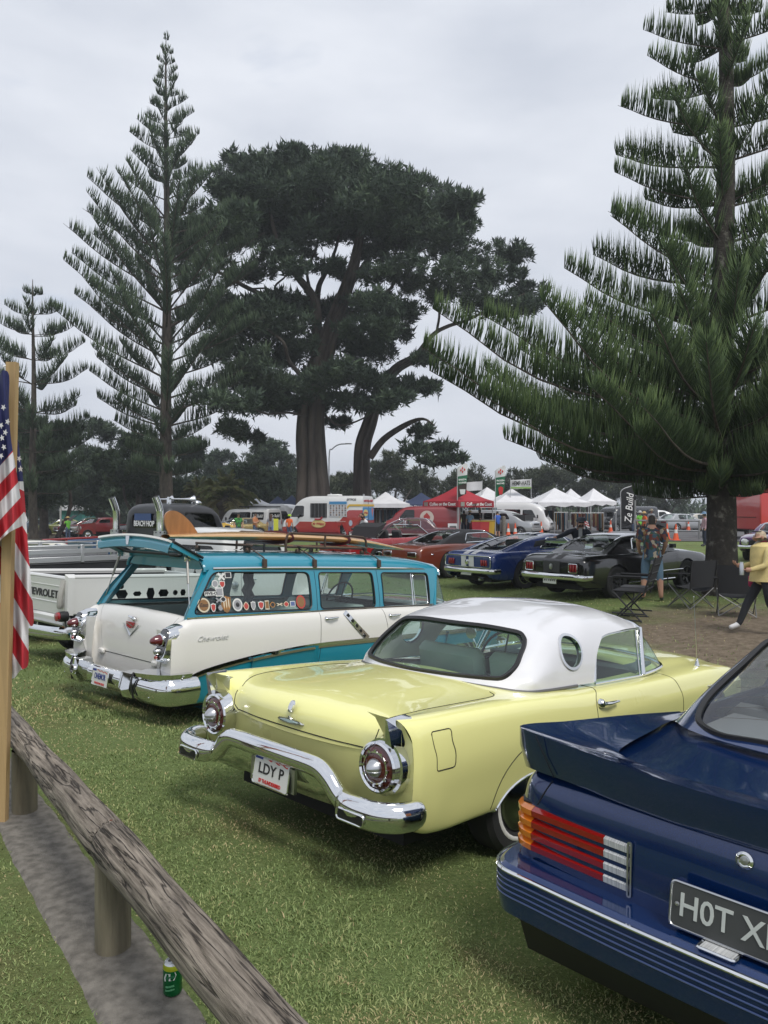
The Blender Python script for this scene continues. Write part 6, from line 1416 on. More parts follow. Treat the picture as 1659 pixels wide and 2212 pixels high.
# ================================================================ other vehicles
def ring_scale(r, k, u, zc):
 return [(u, p[1] * k, zc + (p[2] - zc) * k) for p in r]
def gcar(name, label, rc, yaw, L, hw, belt, H, gh, col, roofc=None, wheels=(.24, .80), r=.33, style='five', tail=.80, nose=.78, deck=None, hood=None, hip=.0, rimm=None, zb=.24, lower=None, lowz=.6,
   glassm=None, wins=1, lamps=(), bumpers=True, pillar=.10, wr=.66, group=None, cap=True, zoff=0.0, cat='car', roofless=False, wide=.20, rear_top=True, pitch=None):
 """saloon, coupe or fastback from a few measures; gh = (rear base, rear roof edge, front roof edge, front base) as fractions of L"""
 F = np.array([cos(yaw), sin(yaw)]); rc = np.array(rc, float)
 pr, pf = rc + F * L * wheels[0], rc + F * L * wheels[1]; zr, zf = gz(*pr), gz(*pf)
 pit = math.atan2(zf - zr, L * (wheels[1] - wheels[0])); z0 = zr - L * wheels[0] * math.tan(pit)
 car = thing(name, label, cat, (rc[0], rc[1], z0 + zoff), yaw, pit, group)
 deck = deck or belt + .02; hood = hood or belt
 rb, rt, ft, fb = [g * L for g in gh]
 def ring(u, zt, zc, w, b=zb):
  h = zt - b
  return sym([(u, .80 * w, b), (u, .95 * w, b + .02), (u, w, b + .35 * h), (u, w * .995, b + .62 * h), (u, w * .97, zt - .07), (u, w * .93, zt - .012), (u, w * .84, zt), (u, w * .5, zc - .006), (u, 0, zc)])
 w0 = hw * .955
 r0 = ring(0, tail, tail + .01, w0, .40); rL = ring(L, nose, nose + .01, w0, .40)
 K = [ring_scale(r0, .02, .0, .6), ring_scale(r0, .6, .005, .6), ring_scale(r0, .97, .01, .6), ring(.05, tail + .02, tail + .03, hw * .975, .34), ring(.035 * L + .12, deck - .015, deck, hw * .985, zb + .03), ring(wheels[0] * L, belt + hip, max(deck, belt + hip - .01), hw), ring((wheels[0] + .14) * L, belt + hip * .3, belt, hw), ring(.5 * L, belt - .01, belt - .01, hw), ring(fb - .05, belt, belt + .01, hw), ring(wheels[1] * L, hood - .02, hood + .01, hw * .995), ring(.95 * L, nose + .05, nose + .08, hw * .98, .32), ring_scale(rL, .97, L - .01, .6), ring_scale(rL, .6, L, .6), ring_scale(rL, .02, L, .6)]
 sh = Shell(loft(K, 84, 46))
 for s in (-1, 1):
  for wl in wheels:
   uc = wl * L; sh.cut(np.concatenate([ring_loop((uc, r), r * 1.14, r * 1.12, 20, pi, 0), [(uc + r * 1.14, .02), (uc - r * 1.14, .02)]]), 9, cond=lambda C, q=s: C[:, 1] * q > hw * .5)
 if not roofless: sh.cut(rpoly([(rb + .35, hw * .62), (fb - .25, hw * .62), (fb - .25, -hw * .62), (rb + .35, -hw * .62)], .1), 9, axes=(0, 1), cond=lambda C: C[:, 2] > belt - .2)
 else: sh.cut(rpoly([(rb + .1, hw * .74), (fb - .12, hw * .74), (fb - .12, -hw * .74), (rb + .1, -hw * .74)], .12), 9, axes=(0, 1), cond=lambda C: C[:, 2] > belt - .2)
 if lower:
  for s in (-1, 1): sh.cut([(-1, lowz), (L + 1, lowz), (L + 1, 0), (-1, 0)], 3, cond=lambda C, q=s: (C[:, 1] * q > .3), only=[0])
  sh.emit([3], 'lower_body', lower, car)
 sh.emit([0], 'body', col, car); bv = sh.bvh()
 G1 = glassm or GLASS; wb = hw * .86; roofc = roofc or col
 if not roofless:
  def gr(ub, ut, zt, k):   # section: base at ub, roof point at ut
   zt2 = belt + (zt - belt) * k
   return sym([(ub, wb, belt - .03), (ub + (ut - ub) * .35, wb - (wb - wr) * .40 * k, belt + (zt2 - belt) * .42), (ub + (ut - ub) * .75, wb - (wb - wr) * .85 * k, belt + (zt2 - belt) * .84), (ut, wb - (wb - wr + .07) * k, belt + (zt2 - belt) * .955), (ut, (wb - (wb - wr + .2) * k) * .62, zt2 - .006), (ut, 0, zt2)])
  K = [gr(rb + .18, rb, H, .02), gr(rb + .25, rb + (rt - rb) * .33, H, .40), gr(rb + .32, rb + (rt - rb) * .7, H, .78), gr(rt - .02, rt, H - .02, 1), gr((rt + ft) / 2, (rt + ft) / 2, H + .01, 1), gr(ft + .05, ft, H - .02, 1), gr(fb - .30, ft + (fb - ft) * .4, H, .66), gr(fb - .2, ft + (fb - ft) * .75, H, .32), gr(fb - .1, fb, H, .02)]
  gs = Shell(loft(K, 64, 46)); seals = []
  z0w, z1w = belt + .035, H - .085
  a0 = rb + .55 * (rt - rb) + .38; a1 = rt + .02
  lo, hi = a0, fb - .30; span = [(lo, hi)] if wins == 1 else [(lo, lo + (hi - lo) * .47), (lo + (hi - lo) * .52, hi)]
  for s in (-1, 1):
   for i, (p, q) in enumerate(span):
    l = [(p, z0w), (q, z0w), (min(q, ft - .02) if i == len(span) - 1 else q, z1w), (max(p, a1) if i == 0 else p, z1w)]
    seals.append(gs.cut(rpoly(l, .05, 4), 1, cond=lambda C, t=s: C[:, 1] * t > wr * .5))
  if rear_top:
   seals.append(gs.cut(rpoly([(rb + .07, .0), (rb + .12, wb * .72), (rt - .06, wr * .78), (rt - .05, -wr * .78), (rb + .12, -wb * .72)], .07, 4), 2, axes=(0, 1), cond=lambda C: (C[:, 2] > belt) & (C[:, 0] < rt)))
  seals.append(gs.cut(rpoly([(fb - .05, 0), (fb - .12, wb * .76), (ft + .06, wr * .80), (ft + .05, -wr * .80), (fb - .12, -wb * .76)], .07, 4), 3, axes=(0, 1), cond=lambda C: (C[:, 2] > belt) & (C[:, 0] > ft - .02)))
  gs.emit([0], 'roof', roofc, car); gs.emit([2], 'rear_window', G1, car, off=-.004); gs.emit([3], 'windscreen', G1, car, off=-.004)
  for s in (-1, 1):
   for p, q in span:
    C = gs.cen(); m_ = (gs.t == 1) & (C[:, 1] * s > 0) & (C[:, 0] > p - .4) & (C[:, 0] < q + .02) ; m_ &= (gs.t == 1); gs.t[m_] = 5; gs.emit([5], 'side_window', G1, car, off=-.004); gs.t[m_] = 6
  for q in seals: trimtube('window_trim', q, .014, CHROME, car)
 part('cabin', G().hull([(rb + .3, v, q) for v in (-hw * .7, hw * .7) for q in (.4, belt - .12)] + [(fb - .2, v, q) for v in (-hw * .7, hw * .7) for q in (.4, belt - .12)]), mat('far_cabin', (.03, .03, .032), .9), car)
 um = (rb + .3 + fb) / 2
 for s in (-1, 1): part('seat_back', G().box((um - .1, .36 * s, belt + .02), (.12, .48, .42), Matrix.Rotation(-.2, 3, 'Y'), bev=.05), mat('far_seat', (.035, .035, .038), .8), car)
 part('underbody', G().box((L / 2, 0, zb + .04), (L * .9, hw * 1.4, .12)), UNDER, car)
 for wl in wheels:
  for s in (-1, 1): wheel(car, wl * L, s * (hw - wide / 2 - .01), r, wide, style, rimmat=rimm)
 if bumpers:
  for u0, dr in ((-.03, -1), (L + .03, 1)):
   part('bumper', G().tube(crom(np.array([(u0 - dr * .25, hw * .99, .50), (u0 - dr * .02, hw * .93, .50), (u0 + dr * .04, hw * .5, .50), (u0 + dr * .05, 0, .50), (u0 + dr * .04, -hw * .5, .50), (u0 - dr * .02, -hw * .93, .50), (u0 - dr * .25, -hw * .99, .50)]), 4), 1.0, 8, flat=(.035, .06), up=(0, 0, 1)), CHROME, car)
 for nm, c, d, m in lamps: part(nm, G().box(c, d, bev=min(d) * .3), m, car)
 return car, bv
def both(nm, u, v, z, d, m): return [(nm, (u, v, z), d, m), (nm, (u, -v, z), d, m)]
HEAD = lambda L, v=.62, z=.68: both('headlamp', L + .005, v, z, (.06, .2, .17), CLEARLENS) + [('grille', (L + .002, 0, z - .02), (.05, .8, .16), BLACKT)]
def build_row_right():
 yaw = radians(37)
 # dark blue fastback with white stripes
 BL = paint('royal_blue_paint', (0.006, 0.03, 0.16), .25); WS = paint('stripe_white', (.72, .72, .72), .3)
 c, bv = gcar('fastback', 'royal blue fastback with twin white stripes and wide chrome wheels', (2.07, 18.92), yaw, 4.66, .90, .93, 1.31, (.10, .46, .60, .73), BL, r=.36, style='ten', tail=.86, deck=.96, hip=.02, wheels=(.235, .80), lamps=[], wr=.60)
 for s in (-1, 1):
  for k in range(3): part('tail_lamp', G().box((-.015, s * (.50 + k * .075), .70), (.05, .045, .15), Matrix.Rotation(.12 * s, 3, 'X'), bev=.012), REDLENS, c)
  part('stripe', G().hull([(-.012, s * a, q) for a in (.05, .22) for q in (.60, .86)] + [(-.004, s * a, q) for a in (.05, .22) for q in (.60, .86)]), WS, c)
  q = drape(bv, [(u, s * .135) for u in np.linspace(.05, .60, 8)], axes=(0, 1), side=1, off=.004); part('stripe', strip(q, .17, .004, (0, 0, 1)), WS, c)
  part('stripe', strip(np.array([(u, s * .135, np.interp(u, [2.2, 2.5, 2.8], [1.31, 1.325, 1.30]) + .004) for u in np.linspace(2.15, 2.8, 8)]), .17, .006, (0, 0, 1)), WS, c)
  for k in range(9): part('louver', G().box((1.62 + k * .045, s * (.735 - .0 * k), 1.085 + k * .004), (.018, .02, .16), Matrix.Rotation(.5, 3, 'Y')), mat('louver_black', (.015, .017, .02), .5), c)
  part('exhaust_tip', G().lathe([(.035, 0), (.037, .12), (.03, .12), (.03, .02)], (.1, .42 * s, .30), (-1, 0, 0), 12), CHROME, c)
 part('tail_trim', G().tube(np.array([(-.02, v, q) for v, q in rrect(-.80, .80, .585, .86, .05, 4)]), .012, 6, closed=True), CHROME, c)
 part('tail_emblem', G().lathe([(.07, 0), (.06, .03), (0, .035)], (-.01, 0, .70), (-1, 0, 0), 16), CHROME, c)
 plate(c, (-.06, 0, .45), (0, -1, 0), (0, 0, 1), .36, .125, 'V8RMBL')
 # black coupe
 BK = paint('black_paint', (0.006, 0.006, 0.007), .16)
 c, bv = gcar('coupe', 'glossy black coupe with tail stripes parked beside the big pine', (3.55, 16.26), yaw, 4.62, .88, .93, 1.33, (.185, .40, .60, .735), BK, r=.345, tail=.84, deck=.95, hip=.015, wheels=(.235, .80), wr=.60, rimm=BLACKT, style='five')
 for s in (-1, 1):
  for k in range(3): part('tail_lamp', G().box((-.015, s * (.52 + k * .07), .69), (.05, .05, .15), bev=.012), REDLENS, c)
  part('tail_lamp_frame', G().tube(np.array([(-.035, v * s, q) for v, q in rrect(.48, .70, .60, .78, .02, 3)]), .009, 5, closed=True), CHROME, c)
  q = drape(bv, [(u, s * .14) for u in np.linspace(.04, .75, 8)], axes=(0, 1), side=1, off=.003); part('deck_stripe', strip(q, .17, .003, (0, 0, 1)), mat('stripe_dull', (.035, .035, .037), .5), c)
  for z_, u0, u1 in ((.70, 1.95, 2.12), (.64, 1.95, 2.12), (.58, 1.95, 2.12), (.50, 1.95, 3.5)): part('side_trim', G().tube(drape(bv, [(u0, z_), (u1, z_)], side=s, off=.004), .010, 5), CHROME, c)
  part('sill_trim', G().tube(drape(bv, [(u, .31) for u in np.linspace(1.45, 3.2, 8)], side=s, off=.006), .014, 5), CHROME, c)
  part('door_mirror', G().hull([(2.98 + a, s * (.86 + b), 1.0 + d) for a in (0, .12) for b in (0, .1) for d in (0, .09)]), BLACKT, c)
 gapline(c, bv, [(3.28, .91), (3.29, .7), (3.28, .4)], side=-1); gapline(c, bv, [(2.05, .9), (2.0, .7), (2.0, .4)], side=-1)
 part('tail_emblem', G().lathe([(.055, 0), (.05, .02), (0, .025)], (-.01, 0, .70), (-1, 0, 0), 16, squash=(.8, 1.2)), STEEL, c); part('tail_centre_stripe', G().box((-.004, 0, .70), (.02, .44, .24), bev=.005), mat('stripe_dull', (.035, .035, .037), .5), c)
 plate(c, (-.065, 0, .42), (0, -1, 0), (0, 0, 1), .36, .15, '6TY6V8')
 part('sheepskin_toy', G().ell((1.30, -.2, .99), (.12, .16, .07)), mat('plush', (.35, .3, .25), .95), c)
 part('white_cloth', G().hull([(2.3 + a, .30 + b, 1.345 + h) for a, b, h in ((0, 0, 0), (.5, .05, .0), (.55, -.5, -.01), (0, -.55, -.01), (.1, -.1, .02), (.4, -.3, .018))]), mat('white_roof_panel', (.7, .7, .7), .5), c)
 # copper coupe with black vinyl roof
 CP = paint('copper_paint', (0.20, 0.038, 0.014), .22); VN = mat('black_vinyl', (.022, .022, .024), .75, bump=.4, bscale=300)
 c, bv = gcar('coupe', 'copper orange muscle coupe with black vinyl roof and chrome spoked wheels', (.46, 21.9), yaw, 4.69, .92, .93, 1.30, (.17, .42, .60, .74), CP, VN, r=.36, tail=.83, deck=.95, hip=.03, wheels=(.24, .79), style='twin', wr=.60, bumpers=False)
 for nm, cc, d, m in both('tail_lamp', -.012, .56, .70, (.05, .34, .11), mat('smoked_lens', (.03, .006, .006), .15, coat=1)) + both('lamp_bezel', -.004, .56, .70, (.04, .38, .15), CHROME) + [('side_marker', (.45, -.915, .70), (.10, .02, .03), CHROME)]: part(nm, G().box(cc, d, bev=.01), m, c)
 part('rear_bumper', G().box((-.02, 0, .50), (.06, 1.7, .09), bev=.03), CP, c)
 # red convertible with folded top
 RD = paint('torch_red_paint', (0.30, 0.008, 0.012), .25)
 c, bv = gcar('convertible', 'red convertible with its black folding top half raised', (-1.6, 24.6), yaw, 4.7, .92, .93, 1.28, (.24, .36, .60, .72), RD, roofless=True, tail=.82, lamps=both('tail_lamp', -.012, .58, .68, (.05, .3, .1), REDLENS))
 sc = part('windscreen', G().grid(np.array([[(3.4, v, .95) for v in np.linspace(-.75, .75, 8)], [(2.95, v * .85, 1.30) for v in np.linspace(-.75, .75, 8)]])), GLASS, c); part('windscreen_frame', G().tube([(3.4, .76, .94), (2.95, .65, 1.31), (2.95, -.65, 1.31), (3.4, -.76, .94)], .02, 6), CHROME, c)
 part('folding_top', G().hull([(u, v, q) for u, v, q in ((1.15, .7, .95), (1.15, -.7, .95), (1.3, .68, 1.30), (1.3, -.68, 1.30), (1.65, .68, 1.42), (1.65, -.68, 1.42), (1.5, .7, 1.28), (1.5, -.7, 1.28))]), mat('hood_canvas', (.02, .02, .022), .9), c); part('top_strut', G().tube([(1.2, -.72, .95), (1.75, -.70, 1.36)], .02, 6), BLACKT, c); part('top_strut', G().tube([(1.75, .72, .95), (1.35, .70, 1.3)], .02, 6), BLACKT, c)
 # maroon over white saloon facing the other way
 MR = paint('maroon_paint', (0.075, 0.012, 0.020), .25); WH = paint('white_paint', (.62, .62, .60), .3)
 p = at(990, 1150, 33.5)
 c, bv = gcar('saloon', 'maroon over white sixties saloon facing left across the drive', (p.x, p.y), radians(172), 4.65, .90, .92, 1.37, (.20, .30, .52, .70), MR, lower=WH, lowz=.70, r=.33, tail=.84, nose=.80, wins=2, glassm=GLASS, lamps=HEAD(4.65) + both('tail_lamp', 0, .6, .68, (.05, .2, .1), REDLENS) + [('filler_cap', (.45, .90, .72), (.09, .03, .09), CHROME)], style='hubcap')
 # purple muscle car
 PU = paint('plum_paint', (0.055, 0.010, 0.085), .2)
 p = at(1716, 1150, 25.5); y2 = radians(-128)
 c, bv = gcar('muscle_car', 'deep purple muscle car with shaker scoop facing the black coupe', (p.x + 4.0 * .62 - .5, p.y + 3.6), y2, 4.75, .95, .92, 1.29, (.16, .36, .56, .70), PU, r=.35, nose=.80, hood=.93, hip=.03, tail=.82, wr=.62, lamps=[('grille', (4.76, 0, .66), (.04, 1.1, .17), BLACKT), ('hood_scoop', (3.7, .25, .96), (.6, .2, .07), BLACKT), ('hood_scoop', (3.7, -.25, .96), (.6, .2, .07), BLACKT)])
 for s in (-1, 1): part('headlamp', G().lathe([(.10, -.02), (.10, .03), (.07, .05), (0, .06)], (4.76, .70 * s, .67), (1, 0, 0), 18), CLEARLENS, c); part('headlamp_rim', G().lathe([(.125, -.02), (.125, .035), (.10, .04)], (4.76, .70 * s, .67), (1, 0, 0), 18), CHROME, c)
build_row_right()
# ---------------------------------------------------------------- pickups on the left
def pickup(name, label, rc, yaw, bedc, cabc, inner, cab=True, fender=True, bed_l=2.15, hw=.80, zbed=.72, rim=1.12, Hc=1.78, rails=False, zoff=0.0, fullside=False, cl=0.0, rw=0.0):
 F = np.array([cos(yaw), sin(yaw)]); rc = np.array(rc, float); a, b = rc + F * .9, rc + F * 3.8; pit = math.atan2(gz(*b) - gz(*a), 2.9)
 t = thing(name, label, 'pickup', (rc[0], rc[1], gz(*a) - .9 * math.tan(pit) + zoff), yaw, pit)
 for s in (-1, 1):
  part('bed_side', G().box((bed_l / 2, s * hw, (zbed + rim) / 2), (bed_l, .05, rim - zbed), bev=.015), bedc, t); part('bed_liner', G().box((bed_l / 2, s * (hw - .035), (zbed + rim) / 2 - .01), (bed_l - .1, .02, rim - zbed - .04)), inner, t)
  part('bed_rail', G().tube([(0, s * hw, rim), (bed_l, s * hw, rim)], .032, 8), bedc, t)
  if fender:
   A = []
   for an in np.linspace(0, pi, 16):
    c = np.array([.92 - .58 * cos(an), 0, .36 + .52 * sin(an)]); A.append([c + [0, s * hw, -.0], c + [0, s * (hw + .17), -.01], c + [0, s * (hw + .25), -.06], c + [0, s * (hw + .27), -.14]])
   part('rear_fender', G().grid(np.array(A)), bedc, t)
 part('bed_floor', G().box((bed_l / 2, 0, zbed), (bed_l, hw * 2, .05)), inner, t); part('bed_front', G().box((bed_l - .02, 0, (zbed + rim) / 2), (.05, hw * 2, rim - zbed), bev=.01), bedc, t)
 gate = part('tailgate', G().box((.0, 0, (zbed + rim) / 2 - .02), (.05, hw * 2 - .06, rim - zbed - .02), bev=.012), bedc, t); part('tailgate_roll', G().tube([(.0, hw - .04, rim - .02), (0, -hw + .04, rim - .02)], .03, 8), bedc, gate)
 part('chassis', G().box((2.3, 0, .42), (4.3, .9, .2)), UNDER, t)
 if cab:
  u0 = bed_l + .06; hc = hw + .03
  def rg(u, zt, w, zb=.5, k=1.0): return sym([(u, .85 * w, zb), (u, w, zb + .05), (u, w * 1.02, .9 + cl), (u, w * 1.0, 1.12 + cl), (u, w * .95, 1.12 + cl + (zt - 1.12 - cl) * .45), (u, w * .86, 1.12 + cl + (zt - 1.12 - cl) * .86), (u, w * .62, zt - .02), (u, 0, zt)])
  K = [ring_scale(rg(u0, Hc - .08, hc), .02, u0, 1.2), ring_scale(rg(u0, Hc - .08, hc), .7, u0, 1.2), rg(u0 + .03, Hc - .09, hc * .95), rg(u0 + .16, Hc - .01, hc), rg(u0 + .6, Hc, hc), rg(u0 + 1.02, Hc - .04, hc), rg(u0 + 1.15, Hc - .12, hc * .99), rg(u0 + 1.38, 1.22 + cl, hc * .98)]
  sh = Shell(loft(K, 64, 46)); sl = []
  sl.append(sh.cut(rrect(-.46, .46, 1.27 + cl + rw, 1.56 + cl + rw, .09), 1, axes=(1, 2), cond=lambda C: C[:, 0] < u0 + .2))
  for s in (-1, 1): sl.append(sh.cut(rpoly([(u0 + .36, 1.20 + cl), (u0 + 1.16, 1.20 + cl), (u0 + 1.02, Hc - .20), (u0 + .36, Hc - .18)], .09), 2 + (s > 0), cond=lambda C, q=s: C[:, 1] * q > .3))
  for s in (-1, 1): sl.append(sh.cut(rpoly([(u0 + .08, 1.26), (u0 + .25, 1.25), (u0 + .25, 1.53), (u0 + .1, 1.50)], .05), 6 + (s > 0), cond=lambda C, q=s: C[:, 1] * q > .45)) if fullside else None
  sl.append(sh.cut(rrect(-.62, .62, 1.25 + cl, Hc - .16, .08), 4, axes=(1, 2), cond=lambda C: C[:, 0] > u0 + 1.0))
  sh.emit([0], 'cab', cabc, t); GM = GLASSD
  for k_, nm in ((1, 'rear_window'), (2, 'side_window'), (3, 'side_window'), (4, 'windscreen'), (6, 'corner_window'), (7, 'corner_window')): sh.emit([k_], nm, GM, t, off=-.005)
  for q in sl: trimtube('window_seal', q, .016, BLACKT, t)
  bv = sh.bvh()
  for s in (-1, 1):
   gapline(t, bv, [(u0 + .32, 1.6), (u0 + .30, 1.1), (u0 + .32, .6)], side=s); gapline(t, bv, [(u0 + 1.2, 1.2), (u0 + 1.22, .6)], side=s); h = drape(bv, [(u0 + .40, 1.10)], side=s)[0]; part('door_handle', G().tube([h, h + [.0, s * .04, 0], h + [.14, s * .04, 0]], .014, 6), CHROME, t)
  fc = drape(bv, [(u0 + .18, 1.02)], side=-1)[0]; part('fuel_cap', G().lathe([(.055, 0), (.055, .02), (.04, .05), (0, .055)], fc, (0, -1, 0), 16), STEEL, t)
  part('bonnet', G().hull([(u, v, q) for u, v, q in ((u0 + 1.3, .62, 1.2), (u0 + 1.3, -.62, 1.2), (u0 + 2.4, .36, 1.1), (u0 + 2.4, -.36, 1.1), (u0 + 2.45, .3, .6), (u0 + 2.45, -.3, .6), (u0 + 1.3, .6, .6), (u0 + 1.3, -.6, .6))]), cabc, t)
  for s in (-1, 1): part('front_fender', G().hull([(u0 + 1.95 + .58 * cos(an), s * v, .38 + .56 * sin(an)) for an in np.linspace(0, pi, 12) for v in (.40, .93)]), cabc, t); part('headlamp', G().lathe([(.11, -.05), (.12, 0), (.08, .04), (0, .05)], (u0 + 2.4, .62 * s, .84), (1, 0, 0), 16), CLEARLENS, t)
  part('front_bumper', G().box((u0 + 2.62, 0, .55), (.08, 1.8, .14), bev=.03), CHROME, t)
  wl = (.92, u0 + 1.95)
 else: wl = (.92, 3.7)
 for u in wl:
  for s in (-1, 1): wheel(t, u, s * (hw + .08), .36, .2, 'hubcap')
 return t
def build_pickups():
 WHT = paint('workhorse_white_paint', (.66, .66, .64), .3); LIN = mat('bed_black', (.022, .023, .026), .7); BLK = mat('satin_black', (.020, .021, .024), .42, var=.2, vscale=4, coat=.15)
 yaw = radians(47)
 t = pickup('pickup', 'old white stepside pickup with lettered tailgate beside the station wagon', (-4.42, 9.85), yaw, WHT, WHT, LIN, rim=1.16, zbed=.70, Hc=1.86, hw=.72, fullside=True, bed_l=2.2)
 lettering('tailgate_lettering', 'CHEVROLET', mat('letter_black', (.02, .02, .02), .5), t, (-.030, 0, .93), (0, -1, 0), (0, 0, 1), .13, .003, .003, width=1.02)
 part('tailgate_panel', G().tube(np.array([(-.026, v, q) for v, q in rrect(-.58, .58, .84, 1.04, .03, 3)]), .006, 5, closed=True), WHT, t)
 part('tailgate_sill', G().box((.0, 0, .62), (.10, 1.5, .14), bev=.03), WHT, t)
 for s in (-1, 1):
  part('bed_corner_post', G().hull([(-.03, s * .72, .70), (.07, s * .72, .70), (-.03, s * .78, .70), (.05, s * .78, .70), (-.05, s * .715, 1.20), (.07, s * .715, 1.20), (-.03, s * .78, 1.16), (.05, s * .78, 1.16)]), WHT, t)
  part('chain_sleeve', G().tube(crom(np.array([(-.05, s * .70, 1.13), (-.08, s * .69, .95), (-.07, s * .66, .80), (-.04, s * .60, .86)]), 5), .035, 7), mat('sleeve_vinyl', (.42, .41, .38), .5), t)
  st_ = part('lamp_bracket', G().tube(crom(np.array([(.10, s * .80, .48), (-.05, s * .86, .55), (-.08, s * .84, .66)]), 4), .012, 6), BLACKT, t)
  part('tail_lamp', G().lathe([(.06, -.05), (.065, .0), (.06, .05), (.045, .06)], (-.10, s * .83, .70), (-1, 0, 0), 16), BLACKT, t); part('tail_lens', G().lathe([(.055, .0), (.052, .03), (0, .04)], (-.155, s * .83, .70), (-1, 0, 0), 16), REDLENS, t)
  part('indicator', G().box((-.02, s * .70, .55), (.03, .05, .10), bev=.01), AMBER, t)
 part('rear_bumper', G().tube(crom(np.array([(.12, .93, .50), (-.14, .86, .50), (-.22, .4, .49), (-.23, 0, .49), (-.22, -.4, .49), (-.14, -.86, .50), (.12, -.93, .50)]), 5), 1.0, 8, flat=(.04, .075), up=(0, 0, 1)), CHROME, t)
 for k in (-.18, .2, .5): part('bumper_reflector', G().box((-.268, k, .47), (.012, .09, .03), bev=.004), mat('reflector_orange', (.6, .10, .03), .3), t)
 # black truck with stacks
 t = pickup('pickup', 'matt black custom pickup with chrome exhaust stacks and roof horns', (-6.45, 12.48), yaw, BLK, BLK, LIN, rim=1.17, zbed=.62, Hc=2.20, hw=.80, bed_l=2.75, zoff=.05, cl=.24, rw=.20)
 for s in (-1, 1):
  u = 2.66
  sk = part('exhaust_stack', G().tube(crom(np.array([(u, s * .80, .55), (u, s * .80, 1.5), (u, s * .80, 1.95), (u - .02, s * .80, 2.10), (u - .10, s * .80, 2.30)]), 5), [.065] * 21, 14, caps=False), CHROME, t)
  part('stack_mouth', G().lathe([(.062, 0), (0, .0)], (u - .095, s * .80, 2.285), (-.35, 0, 1), 14, squash=(1, 1)), BLACKT, sk)
  n = 18; A = np.array([[(u + .115 * cos(a), s * .80 + .115 * sin(a), q) for a in np.linspace(0, 2 * pi, n, endpoint=False)] for q in np.linspace(.62, 1.68, 10)]); part('heat_shield', G().grid(A, wrap=True), STEEL, sk)
  for q in np.arange(.72, 1.66, .085):
   for a in (pi * .9, pi * 1.12, pi * 1.34, pi * 1.56): part('shield_hole', G().lathe([(.014, 0), (0, .002)], (u + .116 * cos(a), s * .80 + .116 * sin(a), q), (cos(a), sin(a), 0), 8), BLACKT, sk)
 ALU = mat('aluminium_rail', (.55, .56, .57), .35, .7)
 for s in (-1, 1):
  for q, h, u1 in ((1.24, .09, 2.5), (1.37, .08, 1.9), (1.46, .03, 2.5)): part('side_board', G().box((u1 / 2, s * .82, q), (u1, .03, h), bev=.006), ALU, t)
  for uu in (.15, 1.2, 2.3): part('board_stake', G().box((uu, s * .82, 1.33), (.06, .05, .30), bev=.006), ALU, t)
 for k, (u, v, l) in enumerate(((3.05, -.42, .55), (3.05, .02, .34))):
  h = part('air_horn', G().lathe([(.045, 0), (.035, .05), (.014, .06), (.018, l * .6), (.03, l * .82), (.065, l), (.075, l + .01)], (u, v, 2.27), (1, 0, 0), 16), CHROME, t); part('horn_mount', G().box((u + .02, v, 2.21), (.06, .08, .12), bev=.01), CHROME, h)
 part('roof_lamp', G().ell((3.75, -.3, 2.20), (.10, .10, .06)), CHROME, t)
 lettering('window_lettering', 'BEACH HOP', WHITEP, t, (2.79, 0, 1.80), (0, -1, 0), (0, 0, 1), .14, .002, .004, width=.74)
 part('window_sticker', G().box((2.795, .05, 1.93), (.006, .60, .13)), mat('sticker_sky', (.03, .07, .20), .4), t)
 part('door_mirror', G().box((3.95, -1.05, 1.65), (.05, .16, .25), bev=.02), BLACKT, t)
 part('mirror_arm', G().tube([(3.95, -.80, 1.5), (3.95, -1.05, 1.58)], .012, 6), CHROME, t)
 # lime saloon behind
 LIME = paint('lime_paint', (.18, .42, .05), .3); IV = paint('roof_ivory', (.66, .64, .56), .3)
 gcar('saloon', 'lime green saloon with an ivory roof behind the black pickup bed', (-9.3, 15.2), yaw, 4.8, .93, .93, 1.34, (.22, .34, .54, .70), LIME, IV, wins=2, glassm=GLASS, lamps=both('tail_lamp', 0, .65, .7, (.05, .2, .1), REDLENS))
 RP = paint('pickup_red_paint', (.26, .015, .014), .3); BP = paint('pickup_blue_paint', (.02, .07, .17), .3)
 pickup('pickup', 'red stepside pickup bed parked past the lime saloon', (-9.95, 23.2), yaw, RP, RP, LIN, cab=True, rim=1.10, Hc=1.2 + .28)
 pickup('pickup', 'blue pickup parked next to the red stepside', (-8.5, 21.6), yaw, BP, BP, LIN, cab=True, rim=1.14, Hc=1.45)
build_pickups()
